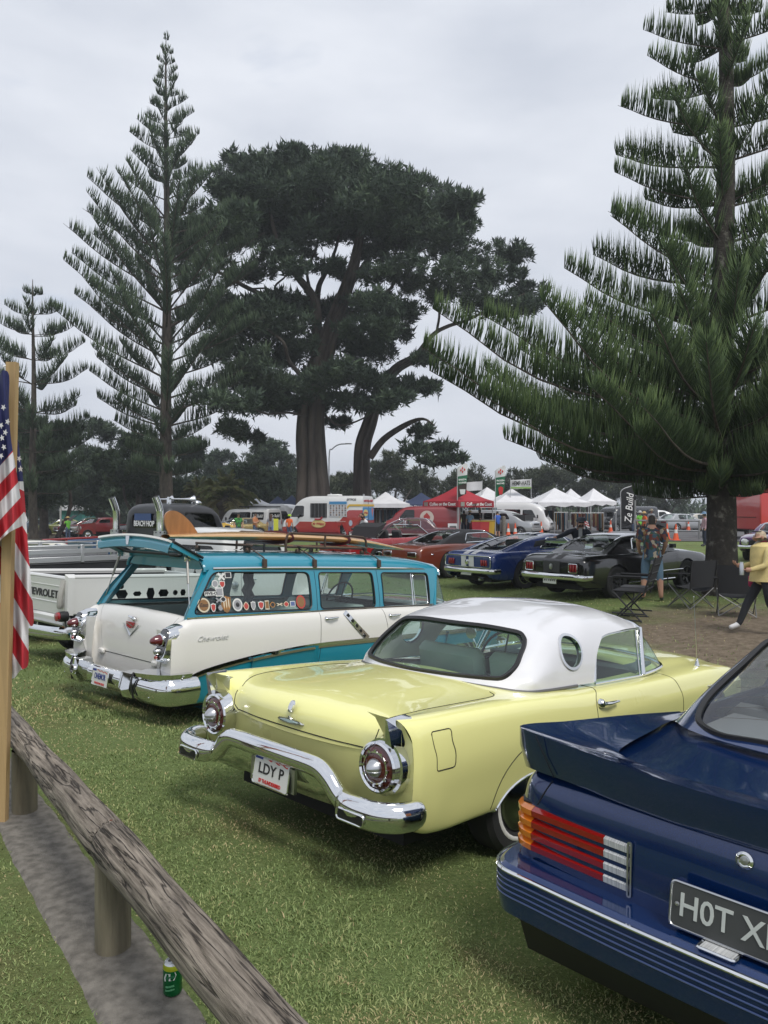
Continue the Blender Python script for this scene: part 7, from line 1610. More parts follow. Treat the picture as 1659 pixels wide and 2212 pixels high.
# ---------------------------------------------------------------- vans
def gvan(name, label, pos, yaw, L, hw, H, col, snub=.9, bon=1.15, nose=.85, wins=(), rear=True, r=.33, wheels=None, lower=None, low=None, cat='van', glassm=None, hi=0.0, zoff=0):
 F = np.array([cos(yaw), sin(yaw)]); p = np.array(pos, float); t = thing(name, label, cat, (p[0], p[1], gz(*p) + zoff), yaw)
 def rg(u, zt, w=1.0, zb=.30):
  h = zt - zb; w = hw * w; return sym([(u, .85 * w, zb), (u, .98 * w, zb + .04), (u, w, zb + .25 * h), (u, w, zb + .45 * h), (u, w * .97, zb + .66 * h), (u, w * .90, zb + .90 * h), (u, w * .70, zt - .015), (u, 0, zt)])
 r0 = rg(0, H - .03, .985); rL = rg(L, nose, .93, .36)
 K = [ring_scale(r0, .02, 0, 1), ring_scale(r0, .5, 0, 1), ring_scale(r0, .985, .0, 1), rg(.05, H - .01), rg(.4, H), rg(L - snub - .9, H), rg(L - snub - .15, H - .06 - hi * .4), rg(L - snub * .62, bon + (H - bon) * .52), rg(L - snub * .30, bon, .985), rg(L - .12, bon - .10, .96), ring_scale(rL, .98, L, .6), ring_scale(rL, .5, L + .01, .6), ring_scale(rL, .02, L + .01, .6)]
 sh = Shell(loft(K, 76, 46)); wl = wheels or (.2 * L, L - .75)
 for s in (-1, 1):
  for uc in wl: sh.cut(np.concatenate([ring_loop((uc, r), r * 1.14, r * 1.12, 18, pi, 0), [(uc + r * 1.14, .02), (uc - r * 1.14, .02)]]), 9, cond=lambda C, q=s: C[:, 1] * q > hw * .5)
 tagn = 10; GM = glassm or GLASSD; made = []
 for (a, b, c, d, sl) in wins:
  for s in (-1, 1):
   sh.cut(rpoly([(a, c), (b, c), (b - sl, d), (a, d)], .06, 4), tagn, cond=lambda C, q=s: C[:, 1] * q > hw * .5); made.append(('side_window', tagn)); tagn += 1
 sh.cut(rpoly([(-hw * .82, bon + .06), (hw * .82, bon + .06), (hw * .72, H - .22 - hi), (-hw * .72, H - .22 - hi)], .08, 4), tagn, axes=(1, 2), cond=lambda C: C[:, 0] > L - snub - .35); made.append(('windscreen', tagn)); tagn += 1
 if rear: sh.cut(rpoly([(-hw * .8, 1.15), (hw * .8, 1.15), (hw * .74, H - .28), (-hw * .74, H - .28)], .08, 4), tagn, axes=(1, 2), cond=lambda C: C[:, 0] < .2); made.append(('rear_window', tagn)); tagn += 1
 if low is not None:
  for s in (-1, 1): sh.cut(low, 3, cond=lambda C, q=s: C[:, 1] * q > .35, only=[0])
  sh.cut([(-hw * 1.1, low[0][1]), (hw * 1.1, low[0][1]), (hw * 1.1, 0), (-hw * 1.1, 0)], 3, axes=(1, 2), cond=lambda C: C[:, 0] < .35, only=[0]); sh.emit([3], 'lower_body', lower, t)
 sh.emit([0], 'body', col, t)
 for nm, k in made: sh.emit([k], nm, GM, t, off=-.003)
 bv = sh.bvh()
 part('underbody', G().box((L / 2, 0, .32), (L * .9, hw * 1.5, .2)), UNDER, t); part('cabin', G().box((L * .5, 0, .9), (L * .8, hw * 1.7, 1.0)), mat('far_cabin', (.03, .03, .032), .9), t)
 for uc in wl:
  for s in (-1, 1): wheel(t, uc, s * (hw - .11), r, .2, 'five', rimmat=STEEL)
 for s in (-1, 1):
  part('headlamp', G().box((L - .06, s * hw * .74, nose - .08), (.12, .26, .15), bev=.03), CLEARLENS, t); part('tail_lamp', G().box((.0, s * hw * .93, 1.0), (.04, .07, .36), bev=.01), REDLENS, t); part('wing_mirror', G().box((L - snub - .05, s * (hw + .12), bon + .12), (.08, .16, .24), bev=.03), BLACKT, t)
 part('grille', G().box((L + .0, 0, nose - .12), (.05, hw * 1.0, .12), bev=.02), BLACKT, t); part('front_bumper', G().box((L - .02, 0, .46), (.14, hw * 1.86, .22), bev=.05), mat('bumper_grey', (.2, .2, .2), .6), t); part('rear_bumper', G().box((-.03, 0, .42), (.1, hw * 1.8, .14), bev=.03), mat('bumper_grey', (.2, .2, .2), .6), t)
 return t, bv
def van_at(px, py, d, L, yaw, f=.5):
 p = at(px, py, d); return (p.x - cos(yaw) * L * f, p.y - sin(yaw) * L * f)
def build_vans():
 W = paint('van_white_paint', (.66, .66, .66), .3); RED = paint('van_red_paint', (.36, .022, .022), .3); BLK = paint('van_black_paint', (.02, .022, .026), .25); SIL = paint('silver_paint', (.40, .41, .42), .3, .6); DRED = paint('coffee_red_paint', (.22, .012, .016), .3)
 # ice-cream van
 yaw = radians(158); L = 5.6
 t, bv = gvan('ice_cream_van', 'red and white ice-cream van with serving hatch and child warning on its tail', van_at(708, 1130, 49, L, yaw), yaw, L, .98, 2.62, W, snub=1.25, bon=1.2, nose=.9, rear=False, lower=RED, low=[(-1, 1.72), (.9, 1.72), (1.5, 1.05), (2.6, .98), (4.3, 1.0), (4.6, .7), (7, .6), (7, 0), (-1, 0)], wins=((4.0, 5.0, 1.28, 2.0, .35),), hi=.25)
 YB = mat('ice_yellow', (.65, .42, .05), .5); BLU = mat('ice_blue', (.06, .25, .5), .5)
 Y = .985
 part('serving_hatch', G().box((2.95, Y + .01, 1.70), (1.15, .03, .90), bev=.01), BLACKT, t)
 for k in range(5): part('hatch_bar', G().box((2.45 + k * .25, Y + .03, 1.70), (.03, .02, .9)), mat('hatch_grey', (.12, .12, .13), .5), t)
 part('menu_board', G().box((1.60, Y + .01, 1.78), (1.2, .03, .95), bev=.01), mat('menu_white', (.55, .55, .57), .5), t); part('menu_header', G().box((1.60, Y + .03, 2.17), (1.2, .02, .17)), BLU, t)
 for r in range(5):
  for k in range(6): part('menu_picture', G().box((1.10 + k * .20, Y + .028, 1.42 + r * .14), (.10, .012, .10)), mat('menu_tone%d' % ((r + k) % 3), ((.2, .12, .08), (.35, .3, .3), (.12, .12, .14))[(r + k) % 3], .6), t)
 def oval(c, X, Yv, w, h, m, nm): return part(nm, G().prism([np.array(c) + np.array(X) * cos(a) * w / 2 + np.array(Yv) * sin(a) * h / 2 for a in np.linspace(0, 2 * pi, 24, endpoint=False)], np.cross(X, Yv) * .012), m, t, smooth=False)
 X, Z = (-1, 0, 0), (0, 0, 1)
 oval((2.95, Y + .012, .86), X, Z, 1.0, .52, mat('logo_rim', (.45, .25, .1), .5), 'logo_badge'); oval((2.95, Y + .025, .86), X, Z, .92, .44, mat('logo_cream', (.62, .50, .2), .5), 'logo_badge'); lettering('logo_lettering', 'Mr Whippy', mat('logo_red', (.4, .02, .03), .5), t, (2.95, Y + .045, .86), X, Z, .22, .006, .004, width=.82, shear=.15)
 part('logo_swirl', G().tube(crom(np.array([(3.2, Y + .03, 1.15), (2.9, Y + .03, 1.13), (2.75, Y + .03, 1.20), (2.70, Y + .03, 1.30)]), 4), [.05] * 13, 6), mat('logo_red', (.4, .02, .03), .5), t)
 part('yellow_stripe', strip(np.array([(.0, Y - .02, 2.02), (.85, Y - .02, 2.02), (1.3, Y + .0, 1.55), (1.55, Y + .01, 1.30)]), .12, .02, (0, 1, 0)), YB, t)
 lettering('side_lettering', 'EFTPOS', mat('letter_black', (.02, .02, .02), .5), t, (.75, .90, 2.36), X, (0, -.3, 1), .20, .006, .003, width=.62, shear=.1)
 lettering('side_slogan', 'it is your original ice cream', WHITEP, t, (1.6, Y + .012, 1.02), X, Z, .08, .004, 0, width=1.0)
 lettering('tail_lettering', 'mind that child!', mat('logo_red', (.4, .02, .03), .5), t, (-.02, .0, 2.30), (0, -1, 0), Z, .20, .006, .003, width=1.35)
 part('yellow_stripe', G().box((-.012, 0, 2.02), (.02, 1.86, .12)), YB, t)
 for s in (-1, 1): part('tail_poster', G().box((-.012, s * .45, 1.50), (.02, .82, .80), bev=.005), BLU, t)
 oval((-.026, .45, 1.55), (0, -1, 0), Z, .70, .42, mat('logo_cream', (.62, .50, .2), .5), 'logo_badge'); lettering('logo_lettering', 'Mr Whippy', mat('logo_red', (.4, .02, .03), .5), t, (-.045, .45, 1.55), (0, -1, 0), Z, .16, .004, .003, width=.58)
 lettering('tail_slogan', 'Dutch & Dixie', WHITEP, t, (-.028, .45, 1.20), (0, -1, 0), Z, .11, .003, .002, width=.55)
 part('ice_cone_print', G().hull([(-.026, -.62 + a, q) for a, q in ((0, 1.25), (.12, 1.6), (-.12, 1.6), (.15, 1.8), (-.15, 1.8), (0, 1.88))] + [(-.02, -.62, 1.5)]), mat('ice_pink', (.5, .15, .15), .5), t)
 part('rear_door_gap', G().box((-.006, 0, 1.4), (.012, .015, 2.0)), GAP, t); plate(t, (-.03, -.2, .82), (0, -1, 0), Z, .36, .125, 'QNK157')
 part('roof_hatch', G().box((2.2, .2, 2.66), (.8, .6, .12), bev=.04), WHITEP, t); part('roof_beacon', G().lathe([(.06, 0), (.06, .1), (0, .12)], (.3, 0, 2.62), (0, 0, 1), 12), STEEL, t); part('sticker_round', G().lathe([(.15, 0), (.15, .01), (0, .011)], (.75, Y, .92), (0, 1, 0), 18, squash=(.8, 1.2)), mat('sticker_pale', (.4, .45, .55), .5), t)
 # white vans on the left
 yaw = radians(118); L = 4.7
 t, bv = gvan('van', 'white van with black windows, hand lettering and a roof rack behind the gold sedan', van_at(540, 1120, 58, L, radians(150)), radians(150), L, .88, 1.98, W, snub=.8, bon=1.1, wins=((.35, 1.5, 1.15, 1.72, 0), (1.6, 2.7, 1.15, 1.72, 0), (2.8, 3.75, 1.15, 1.70, .35)))
 lettering('window_script', 'Ze Build', WHITEP, t, (.9, .90, 1.42), (-1, 0, 0), (0, 0, 1), .34, .006, .002, shear=.3, width=1.0); lettering('window_script', 'Ze Build', WHITEP, t, (-.02, 0, 1.44), (0, -1, 0), (0, 0, 1), .34, .006, .002, shear=.3, width=1.1)
 for u in (.4, 1.4, 2.4): part('roof_rack_bar', G().box((u, 0, 2.10), (.06, 1.7, .05)), BLACKT, t)
 for s in (-1, 1): part('roof_rack_rail', G().box((1.4, s * .8, 2.12), (2.6, .05, .08)), BLACKT, t)
 yaw = radians(-28); L = 5.2
 t, bv = gvan('van', 'white high-roof van lettered SPA beside the ice-cream van', van_at(598, 1120, 60, L, yaw, .45), yaw, L, .98, 2.42, W, snub=1.3, bon=1.2, nose=.95, wins=((3.35, 4.25, 1.25, 1.85, .35),), hi=.15)
 part('side_panel_print', G().box((1.9, -.985, 1.5), (2.0, .02, .9)), mat('print_navy', (.02, .03, .06), .5), t); lettering('side_lettering', 'SPA', WHITEP, t, (2.2, -1.0, 1.68), (1, 0, 0), (0, 0, 1), .5, .006, .006, width=1.1); lettering('side_slogan', 'RENTAL', YB, t, (2.2, -1.0, 1.25), (1, 0, 0), (0, 0, 1), .26, .006, .004, width=1.1)
 # coffee van, tail door up
 yaw = radians(176); L = 4.6
 t, bv = gvan('coffee_van', 'dark red coffee van with tail door lifted under the red tent', van_at(912, 1125, 47.5, L, yaw), yaw, L, .90, 1.95, DRED, snub=1.2, bon=1.15, wins=((2.75, 3.75, 1.15, 1.72, .45),), rear=False, hi=.0)
 part('tail_door', G().hull([(u, v, q) for u, q in ((.05, 1.95), (-1.05, 2.15), (-1.05, 2.10), (.05, 1.90)) for v in (-.8, .8)]), DRED, t); part('round_logo', G().lathe([(.42, 0), (.42, .012), (0, .013)], (2.0, .905, 1.25), (0, 1, 0), 24), mat('logo_pale', (.5, .42, .38), .6), t); part('logo_figure', G().hull([(2.0 + a, .93, 1.25 + b) for a, b in ((-.15, -.25), (.15, -.25), (.2, .1), (0, .3), (-.2, .05))] + [(2.0, .92, 1.25)]), RED, t); part('open_back', G().box((-.01, 0, 1.2), (.02, 1.6, 1.3)), BLACKT, t)
 # right-hand vans and cars
 yaw = radians(-22); L = 4.9
 gvan('van', 'white high-roof minibus with headlights towards the cones', van_at(1116, 1110, 54, L, yaw), yaw, L, .90, 2.25, W, snub=.75, bon=1.15, nose=.88, wins=((.4, 1.6, 1.2, 1.75, 0), (1.75, 2.9, 1.2, 1.75, 0), (3.05, 4.0, 1.18, 1.72, .3)), hi=.3)
 yaw = radians(-30); L = 4.7
 gvan('suv', 'silver four-wheel drive parked beside the white minibus', van_at(1098, 1115, 49.5, L, yaw, .6), yaw, L, .95, 1.72, SIL, snub=1.9, bon=1.08, nose=.92, wins=((.4, 1.4, 1.12, 1.52, 0), (1.5, 2.5, 1.12, 1.52, 0), (2.6, 3.3, 1.12, 1.50, .3)), cat='car')
 yaw = radians(-152); L = 5.1
 gvan('van', 'black van with roof pod facing the clothes racks', van_at(1352, 1105, 60, L, yaw), yaw, L, .94, 2.0, BLK, snub=.85, bon=1.15, wins=((.5, 1.9, 1.2, 1.72, 0), (2.1, 3.2, 1.2, 1.72, 0), (3.3, 4.2, 1.2, 1.7, .3)))
 yaw = radians(-10); L = 4.6
 gvan('suv', 'white four-wheel drive with dark windows beyond the pipe rail', van_at(1412, 1105, 68, L, yaw), yaw, L, .92, 1.75, W, snub=1.5, bon=1.1, wins=((.3, 1.5, 1.15, 1.58, 0), (1.6, 2.5, 1.15, 1.58, 0), (2.6, 3.4, 1.15, 1.55, .3)), cat='car')
 gcar('saloon', 'silver saloon seen from its tail beyond the pipe rail', van_at(1470, 1110, 61, 4.7, radians(25)), radians(25), 4.7, .90, .95, 1.42, (.14, .28, .55, .74), SIL, tail=.92, wins=2, lamps=both('tail_lamp', 0, .55, .78, (.06, .5, .13), REDLENS), bumpers=False)
 BG = paint('beige_paint', (.5, .47, .40), .3)
 gcar('saloon', 'beige saloon half hidden by the silver one beyond the rail', van_at(1515, 1110, 66, 4.5, radians(15)), radians(15), 4.5, .88, .92, 1.4, (.14, .28, .55, .74), BG, wins=2, bumpers=False)
 # red lorry at the right edge
 b = at(1690, 1110, 42); t = thing('lorry', 'bright red lorry body showing past the big pine trunk', 'lorry', (b.x, b.y, gz(b.x, b.y)), radians(90)); LR = paint('lorry_red_paint', (.55, .035, .03), .35)
 part('box_body', G().box((2.5, 0, 2.05), (5.0, 2.4, 2.9), bev=.06), LR, t); part('box_band', G().box((2.5, 1.21, 2.9), (4.0, .02, .5)), mat('band_white', (.6, .6, .62), .5), t); part('chassis', G().box((2.5, 0, .55), (6.5, 1.1, .25)), UNDER, t); part('cab', G().hull([(u, v, q) for u, v, q in ((5.1, 1.1, .6), (5.1, -1.1, .6), (5.1, 1.05, 2.6), (5.1, -1.05, 2.6), (6.8, 1.1, .6), (6.8, -1.1, .6), (6.7, 1.05, 1.5), (6.7, -1.05, 1.5), (6.1, 1.0, 2.6), (6.1, -1.0, 2.6))]), LR, t); part('side_flap', G().box((2.5, 1.22, 1.3), (4.0, .04, .03)), UNDER, t)
 for u in (1.2, 5.9):
  for s in (-1, 1): wheel(t, u, s * 1.0, .45, .3, 'five', rimmat=STEEL)
 # gold saloon, yellow coupe
 GO = paint('gold_paint', (.36, .27, .09), .25, .3); YE = paint('hot_yellow_paint', (.55, .34, .02), .3); DKG = paint('gold_bonnet_stripe', (.03, .03, .025), .3)
 yaw = radians(-152); L = 4.8
 gcar('saloon', 'metallic gold seventies saloon with round headlamps by the date palm', van_at(516, 1130, 54, L, yaw), yaw, L, .93, .93, 1.38, (.17, .30, .55, .70), GO, wins=2, lamps=HEAD(L), tail=.85)
 gcar('coupe', 'bright yellow coupe half hidden by the palm trunk', van_at(448, 1130, 50, 4.4, radians(-170)), radians(-170), 4.4, .9, .93, 1.3, (.12, .36, .58, .72), YE, lamps=both('tail_lamp', 0, .55, .75, (.05, .3, .1), REDLENS))
 # far-left row
 LG = paint('yellow_green_paint', (.26, .30, .06), .3); R2 = paint('cherry_paint', (.30, .012, .018), .3); CR = paint('stone_paint', (.42, .38, .33), .3); GB = paint('slate_blue_paint', (.10, .14, .18), .3)
 for lab, px, d, col, yw, H in (('slate blue saloon at the far left under the dark trees', 66, 66, GB, -120, 1.4), ('yellow green coupe with black grille near the straw-hatted man', 136, 66, LG, -150, 1.36), ('second yellow green car tucked behind the first', 192, 74, LG, -150, 1.42), ('cherry red coupe with bonnet raised beneath the trees', 184, 63, R2, -145, 1.3), ('stone coloured saloon facing the drive beside the red coupe', 208, 61, CR, -130, 1.42)):
  c, bv = gcar('parked_car', lab, van_at(px, 1130, d, 4.6, radians(yw)), radians(yw), 4.6, .92, .92, H, (.18, .32, .55, .71), col, wins=2, lamps=HEAD(4.6) + both('tail_lamp', 0, .6, .7, (.05, .2, .1), REDLENS), group='cars parked under the far left trees')
  if 'bonnet' in lab: part('raised_bonnet', G().box((3.5, 0, 1.35), (1.1, 1.3, .04), Matrix.Rotation(.7, 3, 'Y')), BLACKT, c)
 pickup('hot_rod', 'bright red rounded hot-rod pickup left of the chrome stack', van_at(243, 1130, 58, 4.5, radians(-150)), radians(-150), R2, R2, UNDER, rim=1.0, Hc=1.62)
build_vans()
# ================================================================ people
FAB = {}
def fab(name, col, **k):
 if name not in FAB: FAB[name] = mat('cloth_' + name, col, .85, var=.12, vscale=9, bump=.25, bscale=120, **k)
 return FAB[name]
HAIRD = mat('hair_dark', (.025, .018, .014), .6); HAIRG = mat('hair_blonde', (.42, .33, .22), .6, var=.25, vscale=40); SHOEW = mat('shoe_white', (.62, .62, .62), .6); SHOED = mat('shoe_dark', (.04, .04, .045), .7); STRAW = mat('straw', (.50, .36, .16), .85, var=.2, vscale=30)
BASE = dict(pel=(0, 0, .95), wai=(0, .0, 1.08), che=(0, .01, 1.32), nec=(0, 0, 1.47), hed=(0, .03, 1.60), top=(0, .02, 1.71),
   shL=(.185, 0, 1.41), elL=(.235, -.03, 1.13), wrL=(.25, .05, .89), haL=(.25, .08, .80), shR=(-.185, 0, 1.41), elR=(-.235, -.03, 1.13), wrR=(-.25, .05, .89), haR=(-.25, .08, .80),
   hiL=(.10, 0, .90), knL=(.11, .02, .50), anL=(.115, -.02, .10), toL=(.13, .15, .035), hiR=(-.10, 0, .90), knR=(-.11, .02, .50), anR=(-.115, -.02, .10), toR=(-.13, .15, .035))
RAD = dict(pel=(.155, .115), wai=(.14, .10), che=(.165, .115), nec=(.056, .058), hed=(.082, .102), top=(.064, .078), sh=(.072, .072), el=(.046, .046), wr=(.031, .031), ha=(.042, .026), hi=(.098, .10), kn=(.062, .064), an=(.042, .045), to=(.045, .036))
EDG = [('pel', 'wai'), ('wai', 'che'), ('che', 'nec'), ('nec', 'hed'), ('hed', 'top')] + [(a + s, b + s) for s in 'LR' for a, b in (('sh', 'el'), ('el', 'wr'), ('wr', 'ha'), ('hi', 'kn'), ('kn', 'an'), ('an', 'to'))] + [('che', 'shL'), ('che', 'shR'), ('pel', 'hiL'), ('pel', 'hiR')]
def person(label, pos, yaw, H=1.75, pose=None, top=None, bottom=None, shoes=SHOED, hair=HAIRD, shorts=False, sleeves='short', hat=None, fat=1.0, fingers=False, extra=None, group=None, skin=SKIN, long_hair=False, face=False, z=None, skirt=False):
 J = {k: np.array(v, float) for k, v in BASE.items()}
 for k, v in (pose or {}).items(): J[k] = np.array(v, float)
 sc = H / 1.75; names = list(J); idx = {n: i for i, n in enumerate(names)}
 me = bpy.data.meshes.new('body'); me.from_pydata([tuple(J[n] * sc) for n in names], [(idx[a], idx[b]) for a, b in EDG], [])
 o = bpy.data.objects.new('body', me); COL.objects.link(o)
 md = o.modifiers.new('skin', 'SKIN'); md.use_smooth_shade = True; md.branch_smoothing = .6
 o.modifiers.new('sub', 'SUBSURF').levels = 2 if face else 1
 for n in names:
  r = RAD.get(n) or RAD[n[:2]]; k = fat if n in ('pel', 'wai', 'che') else 1.0
  if shorts and n[:2] in ('hi', 'kn'): k *= 1.12
  if n[:2] in ('el', 'wr') and sleeves == 'long': k *= 1.3
  if n[:2] in ('kn', 'an') and not shorts: k *= 1.12
  v = me.skin_vertices[0].data[idx[n]]; v.radius = (r[0] * sc * k, r[1] * sc * k); v.use_root = (n == 'pel')
 dg = bpy.context.evaluated_depsgraph_get(); dg.update()
 m2 = bpy.data.meshes.new_from_object(o.evaluated_get(dg)); bpy.data.objects.remove(o); bpy.data.meshes.remove(me)
 V = np.array([v.co[:] for v in m2.vertices]); F = [tuple(p.vertices) for p in m2.polygons]; bpy.data.meshes.remove(m2)
 C = np.array([V[list(f)].mean(0) for f in F])
 best = np.full(len(C), 9e9); lab = np.zeros(len(C), int); par = np.zeros(len(C))
 for i, (a, b) in enumerate(EDG):
  p, q = J[a] * sc, J[b] * sc; d = q - p; t = np.clip(((C - p) @ d) / (d @ d), 0, 1); D = ((C - p - t[:, None] * d) ** 2).sum(1); r = min((RAD.get(a) or RAD[a[:2]])[0], (RAD.get(b) or RAD[b[:2]])[0])
  D = np.sqrt(D) / (r + .03); m = D < best; best[m] = D[m]; lab[m] = i; par[m] = t[m]
 mi = np.zeros(len(C), int)   # 0 skin 1 top 2 bottom 3 shoe 4 hair
 hd = J['hed'] * sc
 for i, (a, b) in enumerate(EDG):
  m = lab == i
  if a in ('wai', 'che') and b not in ('nec',): mi[m] = 1
  if (a, b) == ('pel', 'wai'): mi[m] = 1 if not skirt else 1
  if (a, b) == ('che', 'nec'): mi[m & (par < .75)] = 1
  if a == 'pel' and b[:2] == 'hi': mi[m] = 2
  if a[:2] == 'sh': mi[m & (par < (.72 if sleeves == 'short' else 2))] = 1
  if a[:2] == 'el' and sleeves == 'long': mi[m] = 1
  if a[:2] == 'hi': mi[m] = 2
  if a[:2] == 'kn' and not shorts: mi[m] = 2
  if a[:2] == 'kn' and shorts: mi[m & (par < .02)] = 2
  if a[:2] == 'an': mi[m] = 3
  if a in ('nec', 'hed'):
   q = C - hd; mi[m & (a in ('nec', 'hed')) & ((q[:, 2] > .055 * sc) | ((q[:, 1] < .02 * sc) & (q[:, 2] > -.085 * sc)))] = 4
 g = G(); g.V = [V]; g.F = F; g.n = len(V); g.mi = list(mi)
 if fingers:
  for s in 'LR':
   w, h = J['wr' + s] * sc, J['ha' + s] * sc; d = unit(h - w); side = unit(np.cross(d, [0, 0, 1.]) if abs(d[2]) < .9 else np.cross(d, [0, 1., 0])); nn = np.cross(side, d)
   for k, l in enumerate((.075, .088, .082, .062)):
    b = h + side * (.030 - .02 * k) * sc; g.tube([b, b + d * l * .45 * sc + nn * .006, b + (d * l * .8 + nn * .025) * sc, b + (d * l * .9 + nn * .05) * sc], [.0095, .009, .008, .006], 6)
   b = w + (h - w) * .35 + side * .03 * sc; g.tube([b, b + (side * .03 + d * .03) * sc, b + (side * .035 + d * .07) * sc], [.012, .011, .007], 6)
 if face:
  for s in (-1, 1): g.ell(hd + np.array([.086 * s, -.005, -.005]) * sc, np.array([.012, .022, .032]) * sc, 8, 6)
  g.hull([hd + np.array(p) * sc for p in ((0, .105, .02), (.016, .10, -.035), (-.016, .10, -.035), (0, .135, -.03), (0, .10, -.045))])
 zz = gz(*pos) if z is None else z
 root = thing('person', label, 'person', (pos[0], pos[1], zz), yaw - pi / 2, group=group)
 part('body', g, [skin, top or fab('grey', (.3, .3, .3)), bottom or fab('denim', (.06, .09, .16)), shoes, hair], root, sharp=80)
 if face:
  for s in (-1, 1): part('eye', G().ell(hd + np.array([.032 * s, .088, .018]) * sc, .010 * sc, 8, 6), mat('eye_dark', (.03, .02, .02), .3), root)
  part('mouth', G().ell(hd + np.array([0, .096, -.058]) * sc, np.array([.024, .008, .006]) * sc, 8, 5), mat('lips', (.30, .10, .09), .5), root)
 hc = J['hed'] * sc * .35 + J['top'] * sc * .65
 if hat:
  kind, hm = hat
  if kind == 'cap':
   part('cap', G().lathe([(.108, -.03), (.110, .01), (.09, .055), (.05, .075), (0, .08)], hc, (0, 0, 1), 16, squash=(.92, 1.08)), hm, root); part('cap_peak', G().hull([hc + np.array(p) for p in ((.07, .08, -.02), (-.07, .08, -.02), (.05, .18, -.035), (-.05, .18, -.035), (0, .19, -.03), (.07, .07, -.01), (-.07, .07, -.01))]), hm, root)
  else:
   part('hat_crown', G().lathe([(.105, -.02), (.10, .03), (.085, .075), (.03, .09), (0, .085)], hc, (0, 0, 1), 16), hm, root); part('hat_brim', G().lathe([(.10, -.01), (.19, -.03), (.195, -.022), (.10, .002)], hc, (0, 0, 1), 20), hm, root)
 if long_hair:
  part('hair', G().hull([hd + np.array(p) * sc for p in ((.095, -.02, .06), (-.095, -.02, .06), (0, -.11, .08), (0, -.06, .13), (.11, -.05, -.25), (-.11, -.05, -.25), (.07, -.13, -.25), (-.07, -.13, -.25), (.06, -.09, -.40), (-.06, -.09, -.40))]), hair, root)
 if skirt: part('skirt', G().lathe([(.15 * fat, 1.0 * sc), (.20 * fat, .8 * sc), (.22 * fat, .62 * sc), (.20 * fat, .62 * sc)], (0, 0, 0), (0, 0, 1), 16), bottom, root)
 if extra: extra(root, J, sc)
 return root
def build_people():
 # man in a patterned shirt seen from behind
 m = bpy.data.materials.new('leafy_print'); nt, b, N, Lk = _nodes(m); tc = N.new('ShaderNodeTexCoord'); vo = N.new('ShaderNodeTexVoronoi'); vo.inputs['Scale'].default_value = 15; vo.inputs['Randomness'].default_value = 1; Lk.new(tc.outputs['Object'], vo.inputs['Vector']); sp = N.new('ShaderNodeSeparateColor'); Lk.new(vo.outputs['Color'], sp.inputs[0]); r = N.new('ShaderNodeValToRGB'); r.color_ramp.interpolation = 'CONSTANT'; e = r.color_ramp.elements
 e[0].color = (.015, .025, .05, 1); e[1].position = .3; e[1].color = (.03, .07, .10, 1)
 for p_, c_ in ((.45, (.12, .03, .02)), (.6, (.22, .13, .05)), (.72, (.02, .05, .03)), (.86, (.30, .26, .20))): k = e.new(p_); k.color = (*c_, 1)
 Lk.new(sp.outputs[0], r.inputs['Fac']); Lk.new(r.outputs['Color'], b.inputs['Base Color']); b.inputs['Roughness'].default_value = .85
 q = at(1408, 1283, 15.6)
 def shirt(root, J, sc): part('shirt', G().lathe([(.125, 1.42), (.215, 1.36), (.225, 1.15), (.215, .98), (.225, .84), (.215, .845), (.19, 1.0)], (0, .0, 0), (0, 0, 1), 24, squash=(1.0, .74)), m, root)
 def sleeves(root, J, sc):
  shirt(root, J, sc)
  for s in 'LR': part('sleeve', G().tube([J['sh' + s] * sc + [0, 0, .03], (J['sh' + s] * .4 + J['el' + s] * .6) * sc, (J['sh' + s] * .12 + J['el' + s] * .88) * sc], [.085, .085, .09], 12), m, root);
 person('man in a dark printed shirt and denim shorts standing with his back turned', (q.x, q.y), radians(75), 1.80, dict(elL=(.26, -.02, 1.15), wrL=(.22, .16, .95), haL=(.18, .22, .92), elR=(-.26, -.02, 1.15), wrR=(-.22, .16, .95), haR=(-.18, .22, .92), hiL=(.11, 0, .90), knL=(.15, 0, .48), anL=(.17, -.03, .10), toL=(.2, .14, .035), knR=(-.14, 0, .48), anR=(-.16, -.03, .10), toR=(-.2, .14, .035)), m, fab('denim_shorts', (.10, .17, .24)), mat('shoe_grey', (.12, .13, .14), .8), HAIRD, shorts=True, fat=1.12, fingers=True, face=True, extra=sleeves)
 # woman in a yellow jacket walking
 q = at(1650, 1368, 11.9); YJ = fab('lemon', (.62, .50, .22)); YAW = radians(176)
 def bag(root, J, sc):
  part('handbag', G().box((.24, .02, .80), (.07, .24, .20), bev=.03), mat('bag_magenta', (.38, .02, .09), .5), root); part('bag_strap', G().tube(crom(np.array([(.24, -.08, .9), (.2, -.06, 1.15), (-.05, -.02, 1.44), (.15, .1, 1.3), (.24, .1, .9)]), 4), .008, 6), mat('bag_magenta', (.38, .02, .09), .5), root)
  part('jacket', G().lathe([(.10, 1.42), (.205, 1.36), (.215, 1.15), (.20, 1.02), (.23, .82), (.22, .825), (.185, 1.02)], (0, -.01, 0), (0, 0, 1), 24, squash=(1.0, .78)), YJ, root)
  h = J['haR'] * sc; part('drink_bottle', G().lathe([(.034, -.09), (.036, .06), (.03, .075), (.026, .11), (0, .112)], h + np.array([.0, .05, .01]), (0, 0, 1), 14), STEEL, root)
  part('wrist_watch', G().lathe([(.036, -.012), (.038, 0), (.036, .012)], J['wrL'] * sc, unit(J['haL'] - J['wrL']), 14), SHOEW, root); part('scarf', G().tube(crom(np.array([(.07, .05, 1.42), (.03, .13, 1.34), (.02, .15, 1.2), (.03, .14, 1.05)]), 4), [.035] * 13, 8), fab('scarf', (.40, .38, .36)), root)
  part('sunglasses', G().tube([(J['hed'] * sc) + np.array([.09 * cos(a), .02 + .10 * sin(a), .085]) for a in np.linspace(0, pi, 12)], .010, 6), BLACKT, root)
